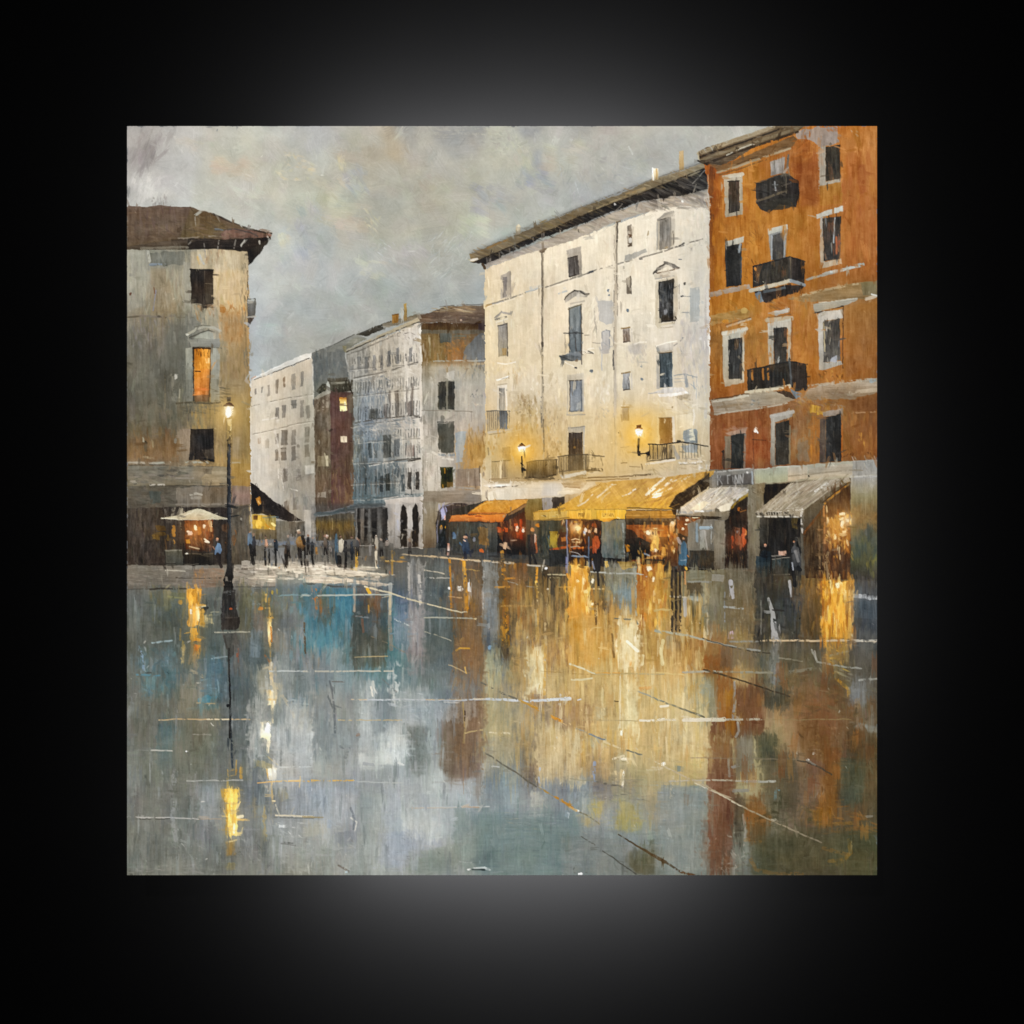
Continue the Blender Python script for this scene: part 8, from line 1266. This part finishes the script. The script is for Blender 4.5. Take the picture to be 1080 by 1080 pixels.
S((530,590,560,680), 30, ['c8943c','a86c2c','7c5428'], 18, 3, 0, a=.55, ja=3); S((300,620,370,700), 60, ['4c7c8c','5c8c9c','3f6874','6c8c90','54604f'], 16, 4, 0, a=.5, ja=3)
S((136,640,480,920), 200, ['b4bab8','8c9494','6c7476','a0a6a8','5c6464'], 22, 3, 0, a=.35, ja=2)
S((136,640,920,920), 45, ['d8d4c8','c8c4b4'], 4, 1.2, 0, a=.6, ja=40)
release()
# lamp foot and its reflection
use(lamp)
t(130,520,160)
P((742,-10, 770,-10, 770,400, 772,500, 780,560, 785,600, 720,600, 735,550, 745,500), ['3a3c40','34373a','2c2c2c','241f1c'], v=7, r=.3); L((745,0,743,500),7,'18191a',a=.85); L((764,0,766,400),6,'60605c',a=.7,dry=.1)
foot = N('foot', lamp)
P((735,570, 775,570, 785,600, 775,625, 785,655, 780,690, 716,692, 722,650, 712,625, 720,600), ['2a2622','1f1c1a','262320'], v=8, r=.5); E(735,610,12,16,'8c8478',a=.8); L((730,625,770,628),7,'706a60',a=.8,dry=.1); L((720,665,780,668),12,'14110f',a=.8)
P((712,690, 800,685, 802,760, 815,860, 830,915, 822,960, 800,975, 705,972, 692,930, 700,820, 705,740), ['343230','2e2c29','2a2724','231f1d'], v=9, r=.5); S((700,690,820,960),44,['44403a','1c1917','3c3834','544c44'],60,10,0,a=.55); L((720,705,785,700),14,'5c5a56',a=.7,dry=.1); E(770,825,12,9,'a04a20',a=.9); P((695,890,830,880,825,960,800,974,705,970,692,930),['221e1c','2c2824'],v=8,a=.85); L((700,890,815,885),8,'4c4640',a=.6,dry=.2); S((735,690,780,730),8,['8a98a4','5c6670'],20,6,60,a=.6)
use(pave)
lref = N('lamp_post_reflection', pave, 'thin dark reflection of the street lamp')
t(130,580,200)
P((570,475,640,472,650,560,620,600,600,640,590,560),['3f3c36','3a3834'],v=9,a=.75,r=1); R(625,480,662,720,['4c4844','54504a','5c5a54'],.65); L((600,560,605,700,610,880,612,1075), (12,9), '1c1b1a', a=.95, dry=.02); E(598,884,9,9,'14181c'); L((575,490,590,560),12,'2c2824',a=.8,dry=.1); E(650,600,8,16,'8a4428',a=.85); L((655,560,656,640),6,'7c4430',a=.6,dry=.2); R(555,470,720,700,['605e56','646258'],.25,soft=.5)
t(130,730,200)
L((610,0,612,100,605,260), 9, '1c1c1c', a=.9); L((612,150,618,300,622,425), (8,12), ['24282a','3a4650'], a=.92, dry=.03); E(600,74,10,9,'14181c')
# ---- people
def person(pts, body, head=None, hc='c89878', legs=None, lc='241f1c', lab=None, extra=()):
    N('painted_person', None, lab)
    P(pts, body, v=9, r=.3, h=.7)
    for q in (legs or ()): L(q[:-1], q[-1], lc, a=.95, wob=.3)
    for q in extra: L(q[:-2], q[-2], q[-1], a=.9, wob=.3)
    if head: E(head[0], head[1]+2, head[2]*.72, head[2]*.95, [hc, 'a07860', '5c4438'], v=8)
t(130,520,160)
person((655,395,672,355,690,358,705,400,695,435,652,440),['7088a0','6a7f96','5c6c80'],(670,330,14),'e0a070',((672,435,680,480,700,525,22),(690,440,690,500,16)),'2c221c','person walking in a pale blue jacket beneath the cafe parasol',((668,312,680,315,10,'3c2a1c'),(640,380,652,400,8,'9c6c50')))
person((885,370,888,290,905,275,918,300,930,380,905,385),['4c5c6c','5c7488','4c5866'],(902,278,9),'b87c50',((905,370,915,430,928,505,22),(930,370,928,440,20)),'1f1c1a','person in a grey blue coat beside the dark post of the building corner')
person((1005,380,1010,330,1025,330,1032,380,1020,400),['8c6c50','a87c5c','5c5048'],(1015,310,10),'2c2420',((1010,390,1010,510,14),(1040,400,1040,495,12)),'241f1c','person with a salmon top in front of the yellow stall',((1018,335,1022,370,14,'d8946c'),))
t(255,440,160)
person((228,900,225,880,245,868,262,900,258,950,232,950),['34404c','26303a'],(232,878,11),'1f2226',((240,940,245,1055,16),),'1f2022','person in dark navy near the stall counter')
person((300,960,310,910,330,905,335,990,305,1000),['4c3c30','5c4a3a','342c26'],(318,900,9),'6c4c38',((315,980,318,1065,22),),'2a2420','person in brown standing at the kerb')
person((385,880,400,850,440,850,455,880,450,950,400,955),['b07828','8a5c24','2c241c'],(408,822,14),'c8a888',((420,940,428,1060,16),(450,930,452,1065,14),(405,930,410,1000,12)),'231d1a','person in an amber jacket with a dark companion at the shoulder',((432,850,445,900,22,'1f1c1a'),(398,810,410,805,9,'e0d0b8')))
person((488,960,492,890,505,880,515,910,515,970,492,975),['3a3c40','2c3034'],(505,858,9),'8a6c54',((500,960,502,1010,512,1060,16),),'1f1d1c','person in black beside an orange bag',((530,930,535,970,14,'b87828'),))
person((585,940,592,885,610,875,622,890,618,950,600,955),['4a4a4c','3c3c40'],(608,850,16),'c8b8a8',((612,950,615,1040,8),),'4a4440','distant person in grey with a pale head',((600,840,602,860,9,'b86840'),(630,930,635,950,16,'9c9088')))
person((690,930,692,880,712,862,730,880,728,930,712,965,695,960),['d0c4ac','c0b498','a89c88'],(702,848,11),'8a5c40',((735,900,740,960,740,1075,18),(690,1000,694,1050,38)),'1c1b1b','person in a cream coat carrying a dark suitcase',((738,890,735,950,26,'26262a'),(700,838,702,845,9,'2c2018')))
person((660,900,668,830,680,825,688,960,665,975),['4c6c80','3f5c70'],None,None,((672,960,676,1040,14),),'2c3a44','blue shadowed figure behind the cream coat')
person((770,960,775,890,790,880,798,970,775,975),['3a4858','303c4a'],(782,855,12),'5c3c2c',((785,960,785,1010,14),),'2c343c','person in slate blue between the shop and the columns')
person((820,920,822,890,840,880,845,915,830,930),['6c4c3c','5c4438'],(832,876,12),'b06c44',None,None,'small person with a reddish face by the grey columns')
person((905,985,905,920,915,900,925,920,920,990),['8a8684','6c6a68'],(915,905,9),'b8b0a8',None,None,'faint grey standing figure')
person((945,900,948,850,962,840,972,880,970,960,955,970),['c4b498','b0a488','94887a'],(958,845,11),'d0c0a0',((955,960,960,1070,16),),'d8c8a8','tall pale figure in beige',((948,910,952,940,9,'4a3a34'),(958,1020,962,1060,7,'5c4430')))
t(255,440,160)
person((1020,915,1020,885,1040,875,1050,900,1040,915),['a89484','8a7a6c'],(1034,878,8),'d0a890',None,None,'tiny pale figure in front of the white arches')
use(pave)
L((818,935,822,1060),18,'d8a028',a=.92,dry=.04); S((560,880,680,1010),20,['3c4448','4c4c48','2c2e30'],50,9,0,a=.5); S((350,830,400,870),8,['8a98a4','a89c90'],24,8,10,a=.6); L((840,912,940,915),5,'b8b4a8',a=.7,dry=.15); L((960,1020,1080,1022),7,'b0a890',a=.7,dry=.15); L((1010,1022,1080,1025),9,'d0a040',a=.8,dry=.1); L((780,985,900,1000),5,'94908a',a=.6,dry=.2)
t(455,500,140)
P((140,620,540,640,760,660,960,690,960,740,560,710,330,690,140,690),['4a4844','45423c'],v=9,a=.6,d='h'); L((0,668,140,680,300,698,450,705,600,712,760,735,930,748), (12,9), ['c8ac84','c0a884','b8b0a0'], a=.9, dry=.04)
person((245,600,255,530,285,520,305,560,320,640,300,650,262,650),['3c4450','344050','2c3440'],(285,510,14),'d8a888',((310,630,318,665,16),(275,640,275,690,24)),'2c2c34','person in a navy coat in front of the dark left shopfront',((285,490,292,500,16,'232830'),(262,535,275,545,12,'e8c8b0'),(230,560,245,575,12,'4c6478')))
person((790,620,788,520,810,490,845,500,860,600,855,640,830,650,805,640),['2c2824','3a2c24','2c2420'],(825,455,17),'cc8c4c',((805,640,805,725,16),(825,650,855,730,14)),'1c1a19','person with an amber lit face walking in a dark coat with rust trim',((845,500,845,560,16,'c8a890'),(848,560,852,635,14,'a85428'),(800,520,795,590,9,'8a7c74'),(865,418,868,420,24,'c8781c')))
person((165,480,185,470,200,500,195,530,170,530),['5c7088','6c7c88'],None,None,None,None,'dim blue grey figure in the shop shade')
person((335,530,345,510,358,520,355,550,340,552),['6c6c74','7c7c80'],None,None,None,None,'dim grey figure at the back of the shop shade')
use(pave)
P((130,565,150,560,152,625,130,625),['c08468','d0c4b8'],v=8,a=.9); E(408,622,18,16,'c0642c')
t(560,490,140)
person((500,720,498,600,520,575,545,580,560,640,555,690,530,740),['9c4c24','b4582c','8a4424'],(530,535,13),'e4b080',((520,730,515,860,26),(550,700,545,860,36)),'1c1918','person in a rust orange jacket seen from behind under the yellow awning',((500,790,515,850,16,'8a8c9c'),(478,560,490,740,14,'3a2c20'),(540,860,548,980,16,'26211d')))
t(660,490,140)
person((425,800,432,740,450,640,470,620,495,650,498,760,490,825,430,825),['3c5c74','34546c','3a5a6c','4c6470'],(465,600,15),'e0b070',((440,825,440,900,18),(470,825,475,920,16)),'3c342c','person in a long blue coat by the lit shop',((420,600,440,640,24,'9c98a0'),(435,660,440,720,16,'7c7064'),(478,870,482,970,12,'c89058'),(485,840,488,850,20,'d8a838'),(500,740,508,750,10,'b8783c'),(445,780,485,775,9,'8a9498')))
t(740,460,190)
person((350,720,355,690,375,680,410,695,412,725,370,730),['22282c','1c2226'],(377,655,12),'e0986c',None,None,'seated person with a lit face behind the blue counter')
person((535,760,535,680,552,650,575,665,595,740,592,800,550,800),['54504c','4a4642','2c2a28'],(552,632,11),'c87434',((545,790,555,895,22),(575,790,585,800,26)),'1c1a19','person in a long grey coat beside the dark shop counter',((558,650,565,610,16,'4a463f'),(560,690,575,750,16,'7c7670'),(540,760,545,800,9,'a8a8ac')))
t()
release(); SOFTEN[0] = -1; cur[0] = 0; t()
for k,(x,y,h,c,hc) in enumerate(((268,581,20,'33343a','a07860'),(304,583,20,'5c5854','a88c78'),(325,580,18,'2e2c2c','94684c'),(343,580,17,'6c5c4c','8c6048'),(377,582,16,'4c5058','b88c70'),(402,582,15,'5c5c58','a88870'),(432,580,12,'5c5048','a07c60'))):
    N('painted_person')
    P((x-2,y-h*.45, x-1.2,y-h*.75, x+1,y-h*.78, x+2.2,y-h*.45, x+1.6,y-h*.05, x-1.4,y-h*.05), [c, c, '241f1d'], v=8, r=.2); L((x-.8,y-h*.1,x-1,y+h*.28),1.6,'201c1a'); L((x+1,y-h*.1,x+1.6,y+h*.24),1.5,'26211e'); E(x,y-h*.86,1.3,1.7,hc)
cur[0] = pave
for x in (268,283,304,325,343,352,377): L((x,592,x+rng.uniform(-1,1),606), 1.6, '4a463f', a=.45, dry=.25)
cur[0] = 0
S((268,596,400,614), 90, ['dcd0bc','c8bca8','e8dcc8','9c9080'], 12, 1.8, 86, a=.6, ja=4)
t(255,440,160); S((60,830,860,1030), 90, ['1f1d1c','2c2a28','4a4844','3a3a3c','6c6660','8a7c6c'], 34, 6, 0, a=.6, ja=4)
S((200,860,700,930), 26, ['b07838','c8b8a0','7c8c98','9c5c3c'], 16, 6, 0, a=.6); S((60,1030,800,1062), 40, ['3a3632','5c554c','2a2725'], 26, 3, 86, a=.6)
t(455,500,140); S((60,440,330,660), 46, ['1c1c1c','34322e','262a30','5c6068'], 44, 9, 0, a=.55); S((530,520,900,660), 40, ['14110f','2a201a','4a3828'], 40, 9, 0, a=.5)
t(560,490,140); S((150,680,560,800), 40, ['14110f','2c2018','3c3c44','5c4630'], 30, 8, 20, a=.5, ja=40)
t()
for x,y,r_,c,a in ((606,560,30,'e8922c',.5),(700,565,34,'e89430',.5),(688,562,12,'ffe8b0',.5),(548,560,24,'d8641c',.45),(886,556,30,'f0a038',.55),(892,548,12,'ffe8b8',.6),(606,556,10,'ffeec0',.6),(205,560,26,'e08830',.5),(775,570,16,'d8602c',.4),(274,550,16,'e8b848',.4),(645,520,60,'e8b040',.25),(560,540,30,'e89838',.25)):
    O(x,y,r_,c,a,1.4)
S((868,536,898,590), 50, ['f0b040','e8a030','c87820','8a4c1c','ffe0a0'], 8, 2.2, 0, a=.6, ja=10); S((592,548,630,580), 36, ['f0a840','c86820','5c2c14','2a1a12','ffdc98'], 6, 2, 0, a=.6, ja=14); S((672,552,715,590), 44, ['f0b048','c87828','7c3c18','2a1a12','ffe0a0'], 6, 2.2, 0, a=.6, ja=14)
t(620,400,140); L((488,528,600,532,740,512),9,'2c2620'); L((740,510,860,526,975,545),9,'3c362e')
for x in (765,790,815,840,865,890,915): L((x,525,x+1,640), 5, '5c5444', a=.7)
for x in (500,530,565,600,635,670): L((x,535,x+2,648), 6, '342b20', a=.8)
L((480,668,700,645),7,'3c3224',a=.7); t()
# ---- last corrections of hue, lamp bloom and impasto flecks over everything
t(360,310,160); M((40,420, 562,205, 582,1810, 90,1810), .62, .93, (4,1,-3))
t()
boost((134,220,926,133,926,600,134,600), .22, 4, 26)
S((750,235,860,400), 60, ['c07c2c','b87228','c88838'], 14, 5, 0, a=.4, ja=10); S((860,150,922,300), 30, ['b87030','a85c24','c07c3c'], 18, 6, 0, a=.35)
t(); M((262,560,425,560,425,606,262,606), .7, .96, (3,1,-2), 3); M((134,212,288,212,288,285,134,285), .78, .97, (0,1,0), 2); M((748,425,845,425,845,497,748,497), .85, 1.0)
S((268,566,425,604), 26, ['c8b8a0','b07838','8a5a44','d0c8b8','5c6874'], 5, 1.8, 0, a=.7); S((262,575,425,604), 12, ['1c1a19','26221f','38332e'], 9, 1.8, 0, a=.65, ja=5)
M((134,255,200,255,200,490,134,490), .9, .97, (5,1,-6)); M((222,330,265,330,265,480,222,480), .78, .97)
t(740,460,190); soften((85,220,305,215,305,300,85,300), 1.0, .35)
t(); M((134,255,265,265,265,600,134,600), .90, .98); M((225,380,265,380,265,490,215,490), .95, .97)
M((511,280,600,250,748,200,749,430,511,430), .86, 1.0, (2,1,0)); 
M((748,690,925,690,925,924,748,924), 1.0, .93, (-3,2,-3), 12); M((748,680,880,680,880,924,748,924), .85, .97, (4,0,-3), 12); S((862,606,902,680), 46, ["c87c20","a8601c","8a4c18","e09828"], 16, 2.6, 0, a=.6, ja=3); M((750,150,925,135,925,420,750,420), 1, 1.04, (1,1,0), 5); M((204.5,367,222,367,221,424,205,424), 1.15, 1.18, (4,2,0), 1.5); M((895,615,926,615,926,740,895,740), .5, 1, (2,1,-2), 5); M((684,512,770,512,770,545,684,545), 1, 1.05, (6,3,-3), 3); M((796,500,898,500,898,545,796,545), 1, 1.05, (6,3,-3), 3); S((760,690,922,880), 40, ['8a5424','9c6428','7c4a24','a8702c'], 22, 8, 0, a=.4, ja=4); M((134,330,225,330,225,455,134,455), .95, .92, (0,1,0), 14)
M((330,352,388,350,388,415,330,415), .55, .95, (1,1,-2), 3); M((318,402,378,402,378,500,318,500), .8, 1, (2,2,-3), 2); M((300,380,332,380,332,520,300,520), 1, .93, (0,0,0), 6); M((268,594,410,596,410,617,268,615), 1, 1.13, (5,3,-1), 2)
M((748,170,925,133,925,500,748,500), .90, .97)
M((134,620,925,620,925,924,134,924), .97, 1.0)
M((560,640,745,640,745,810,560,810), 1.03, 1.05)
M((470,505,735,505,735,552,470,552), .97, 1.04, (2,0,0), 2); M((470,541,536,553,470,553), .85, .95, (0,0,0), 1)
M((328,532,412,532,412,549,328,549), .4, .84, (2,1,0), 2)
w = CV[ID == sky]; CV[ID == sky] = w * .985 + np.array((1, 0, -1), np.float32)
for k, (nm, pa, _) in enumerate(REG, 1):
    if nm in ('window', 'balcony') and pa == orange:
        w = CV[ID == k]; CV[ID == k] = np.where(w < 60, 60 - (60 - w) * .72 + 3, w)
for k, (nm, pa, _) in enumerate(REG, 1):           # panes and ironwork are greyer than the blue that was mixed
    if nm in ('window', 'balcony', 'doorway') and pa in (white, orange, left):
        w = CV[ID == k]; lum = (w @ np.array([.3, .59, .11], np.float32))[:, None]
        CV[ID == k] = np.where((w[:, 2] > w[:, 0])[:, None], lum + (w - lum) * .5 + np.array((1, 0, -2), np.float32), w)
M((750,490,925,480,925,610,750,600), .85, .97)
t()
CV[:] = CV + ((CV @ np.array([.3, .59, .11], np.float32))[..., None] - CV) * .05
CV[:] = 122 + (CV - 122) * 1.06
nsk = (ID != sky)
CV += ((NI * 1.6 + NB * 1.4) * (.3 + .7 * nsk))[..., None]
for k in range(6000):
    cx, cy = rng.uniform(0, GW - 1), rng.uniform(0, GH - 1)
    yp = cy / SC + Y0
    sx = int(np.clip(cx + rng.normal(0, 4), 0, GW - 1)); sy = int(np.clip(cy + rng.normal(0, 4), 0, GH - 1))
    c = CV[sy, sx] + rng.normal(0, 8 if ID[sy, sx] != sky else 5)
    hz = rng.random() < (.3 if yp < 610 else .22)
    dab(cx, cy, SC * rng.uniform(4, 14), SC * rng.uniform(1.2, 3.6), (90 if hz else 0) + rng.normal(0, 60 if ID[sy, sx] == sky else 14), c, rng.uniform(.3, .75))
for k in range(1000):
    cx, cy = rng.uniform(0, GW - 1), rng.uniform(0, GH - 1)
    if ID[int(cy), int(cx)] == sky and rng.random() < .8: continue
    c = CV[int(cy), int(cx)] + (rng.uniform(14, 46) if rng.random() < .55 else -rng.uniform(10, 34))
    dab(cx, cy, SC * rng.uniform(1, 4), SC * rng.uniform(.6, 1.3), rng.uniform(0, 180), c, rng.uniform(.4, .85))

for c in range(3): CV[..., c] += .28 * (CV[..., c] - blur(CV[..., c], 2))

t(); O(241.5,437,34,'f0c060',.42,1.5); O(241,434,9,'fff0c8',.75,1.2); E(241.3,434.5,3.6,5.5,'fffaf0',i=0,v=1)
t()                                                 # last sharp accents: lamps in the shops, faces, railings
for x, y, rx, ry, c in ((609.5,558,2.6,2.8,'fbe8a8'),(617.5,559.5,1.6,2.2,'f8e4cc'),(616,562,1.2,1.8,'c8ccd8'),(628.5,559,1.3,2.4,'e8c090'),(545,556,1.2,1.7,'f4e4d0'),(551.5,559.5,1.3,1.8,'f6ead8'),(683.5,562,2.4,2.4,'fdf0cc'),(691,580,1.4,2.2,'f8e8c8'),
  (724.5,548,1.5,1.4,'f4e0bc'),(719.5,557.5,1.5,1.8,'f0dab4'),(709,551,2,1.8,'f0d8b0'),(206.5,556.8,1.8,3,'fdf0c4'),(215.8,555,1.5,2,'fbe6c4'),(200.5,562.5,2.6,2.4,'ecc8a8'),(218.5,571,2.2,1.3,'f4e6cc'),(887,542,2.6,1.4,'fdeac0'),(887.5,552.5,1.5,3.6,'fdeac0'),(880.5,566,1.2,2.8,'f8dc9c'),(893,549,2,1.2,'fbe4b4'),
  (684.5,600,2.8,2.6,'fff4d8'),(689.5,611,1.2,3.2,'fdf0d0'),(625,613,1.5,3,'fff6dc'),(609,613,1.3,1.6,'fbe4a8'),(617,624.5,2.6,2,'f8dc90'),(624,637,1.6,2,'fbecc0'),(883,617,2.6,3.6,'fdf0c0'),(561.5,558.5,2.1,2.6,'d8904c'),(567,553.5,2.6,1.5,'d08020'),(490,566,1.5,1.9,'d8a888'),(629,561,1.2,1.6,'e4b080'),(532,575,1.9,3,'d8b088'),(693,572,1.6,8,'e0b458')):
    E(x, y, rx, ry, c, i=0, v=3)
for q, w, c in (((597.5,549,598.5,604), 1.5, '8a8fa4'),((620.5,566,621,598), 1, '5c6c80'),((602,577,609,576,611,577), 1, 'd8c4a8'),((602,586.5,620,587.5), 1.1, '8a9aac'),((557.5,565,558,583,559,594), 2.6, '1d1b1a'),((562,583,564,594), 1.8, '1d1b1a'),((565,566,566,582), 1.4, 'b05c2c'),((564,564,564.5,571), 1.6, 'c8a890'),((626,586,627,602), 3, '191817'),((631,584,631,601), 3.4, '1d1b1a'),((624.5,592,626.5,600), 1.5, '8a8c9c'),((661,535.5,712,537.5), 1, '4a3418'),((563,546,562,549,600,546), 1, '7c5c24'),((680,590,699,591), 1.4, '1c1814'),((688,560,700,559), 1, 'c89850')):
    L(q, w, c, a=.85, i=0)
# loose flecks of one thing cut off inside another belong to what surrounds them
def tidy(ids, least, solo=()):
    lab = np.zeros(ids.shape, np.int64); par = []; size = []; left = []
    def find(a):
        while par[a] != a: par[a] = par[par[a]]; a = par[a]
        return a
    prev = []
    for y in range(ids.shape[0]):
        r = ids[y]; st = np.concatenate([[0], np.flatnonzero(np.diff(r)) + 1]); en = np.append(st[1:], len(r))
        now = []; j = 0
        for s, e in zip(st.tolist(), en.tolist()):
            n = len(par); par.append(n); size.append(e - s); left.append(int(r[s - 1]) if s else (int(r[e]) if e < len(r) else int(r[s])))
            v = int(r[s]); lab[y, s:e] = n
            while j < len(prev) and prev[j][1] <= s: j += 1
            q = j
            while q < len(prev) and prev[q][0] < e:
                if prev[q][2] == v:
                    a, b = find(prev[q][3]), find(n)
                    if a != b: par[b] = a; size[a] += size[b]
                q += 1
            now.append((s, e, v, n))
        prev = now
    root = np.array([find(a) for a in range(len(par))]); sz = np.array(size)[root]; lf = np.array(left)[root]
    small = sz[lab] < least
    for v in solo:
        m = ids == v
        if m.any(): small |= m & (sz[lab] < sz[lab][m].max())
    out = ids.copy(); out[small] = lf[lab][small]
    return out

# ------------------------------------------------------------------ the canvas as real geometry
root = bpy.data.objects.new('canvas_picture', None); scene.collection.objects.link(root)
root.location = (CX, 0, CZ)
root['label'] = 'square unframed oil style picture of a rainy piazza floating before the dark wall'
root['category'] = 'picture'
HW, HH = WPX / 2000, HPX / 2000

# fine grain of the paint surface, then the pigment in linear light
CV += (norm(noise(1, 1)) * .9 + norm(noise(1.3, 4)) * .6)[..., None]
pig = np.clip(CV, 2, 252) / 255
pig = np.where(pig <= .04045, pig / 12.92, ((pig + .055) / 1.055) ** 2.4)
rel = np.clip(HT - blur(HT, 8), -1.2, 1.2) * .00010 + (NV + NH)[:GH, :GW] * .00001

paint = bpy.data.materials.new('oil_paint'); paint.use_nodes = True
nt = paint.node_tree; b = nt.nodes['Principled BSDF']
at = nt.nodes.new('ShaderNodeAttribute'); at.attribute_name = 'pigment'
nt.links.new(at.outputs['Color'], b.inputs['Base Color'])
b.inputs['Specular IOR Level'].default_value = .12
tc = nt.nodes.new('ShaderNodeTexCoord'); nz = nt.nodes.new('ShaderNodeTexNoise'); nz.inputs['Scale'].default_value = 900
nt.links.new(tc.outputs['Object'], nz.inputs['Vector'])
mr = nt.nodes.new('ShaderNodeMapRange'); mr.inputs['To Min'].default_value = .55; mr.inputs['To Max'].default_value = .8
nt.links.new(nz.outputs['Fac'], mr.inputs['Value']); nt.links.new(mr.outputs['Result'], b.inputs['Roughness'])
bp = nt.nodes.new('ShaderNodeBump'); bp.inputs['Strength'].default_value = .06; bp.inputs['Distance'].default_value = .0005
nt.links.new(nz.outputs['Fac'], bp.inputs['Height']); nt.links.new(bp.outputs['Normal'], b.inputs['Normal'])

gx = (np.arange(GW) / (GW - 1) * 2 - 1) * HW
gz = (1 - np.arange(GH) / (GH - 1) * 2) * HH
co = np.zeros((GH, GW, 3), np.float32)
co[..., 0] = gx[None]; co[..., 1] = -rel; co[..., 2] = gz[:, None]
vid = np.arange(GH * GW).reshape(GH, GW)
q = np.stack([vid[:-1, :-1], vid[1:, :-1], vid[1:, 1:], vid[:-1, 1:]], -1).reshape(-1, 4)

def sheet(name, quads, coords, cols, parent):
    u, inv = np.unique(quads.ravel(), return_inverse=True)
    me = bpy.data.meshes.new(name); n = len(quads)
    me.vertices.add(len(u)); me.vertices.foreach_set('co', np.ascontiguousarray(coords[u], np.float32).ravel())
    me.loops.add(n * 4); me.loops.foreach_set('vertex_index', inv.astype(np.int32).ravel())
    me.polygons.add(n); me.polygons.foreach_set('loop_start', np.arange(0, n * 4, 4, dtype=np.int32))
    me.update(calc_edges=True)
    a = me.attributes.new('pigment', 'FLOAT_COLOR', 'POINT')
    a.data.foreach_set('color', np.concatenate([cols[u], np.ones((len(u), 1))], 1).astype(np.float32).ravel())
    me.materials.append(paint)
    o = bpy.data.objects.new(name, me); scene.collection.objects.link(o); o.parent = parent
    return o

# a cell that shows only a speck of its thing goes to the thing around it
ids = ID[:-1, :-1].copy()
ids[ids == 0] = sky
ids = tidy(tidy(ids, 60), 60, [i for i, r in enumerate(REG, 1) if r[0] == 'painted_person'])
cnt = np.bincount(ids.ravel(), minlength=len(REG) + 1)
for i in range(1, len(REG) + 1):
    if cnt[i] < 12 and REG[i - 1][1]: ids[ids == i] = REG[i - 1][1]
ids = ids.ravel(); C3 = co.reshape(-1, 3); P3 = pig.reshape(-1, 3)
objs = {}
for i, (name, parent, label) in enumerate(REG, 1):
    m = ids == i
    if not m.any(): continue
    objs[i] = sheet(name, q[m], C3, P3, objs[parent] if parent else root)
    if label: objs[i]['label'] = label

# wrapped sides of the canvas carry the paint of its edge; behind it a dark stretcher on a wall bracket
DEPTH = .030
ring = np.concatenate([vid[0, :], vid[1:, -1], vid[-1, -2::-1], vid[-2:0:-1, 0]])
n = len(ring)
sc_ = np.concatenate([C3[ring], C3[ring] * (1, 0, 1) + (0, DEPTH, 0)]); sp_ = np.concatenate([P3[ring], P3[ring] * .9])
a0 = np.arange(n); a1 = (a0 + 1) % n
sheet('canvas_side', np.stack([a0, a1, a1 + n, a0 + n], 1), sc_, sp_, root)
dark = mat('stained_stretcher_wood', (.05, .04, .032), .7, .25, 60, .2)
e = .0015; w = .045; yb = DEPTH - .002
boxes('stretcher', [(-HW + e, HW - e, .004, yb, HH - w, HH - e), (-HW + e, HW - e, .004, yb, -HH + e, -HH + w),
                    (-HW + e, -HW + w, .004, yb, -HH + w, HH - w), (HW - w, HW - e, .004, yb, -HH + w, HH - w)], dark, root)
boxes('unseen_backing_board', [(-HW + w, HW - w, .012, .018, -HH + w, HH - w)], mat('black_backing_card', (.02, .02, .02), .9, .1, 80, .1), root)  # added board, unseen and black, stops bar light bouncing back to the wall
boxes('wall_bracket', [(-.09, .09, .018, WALL_Y, -.05, .05)], mat('black_bracket_steel', (.03, .03, .032), .5, .1, 90, .1), root)
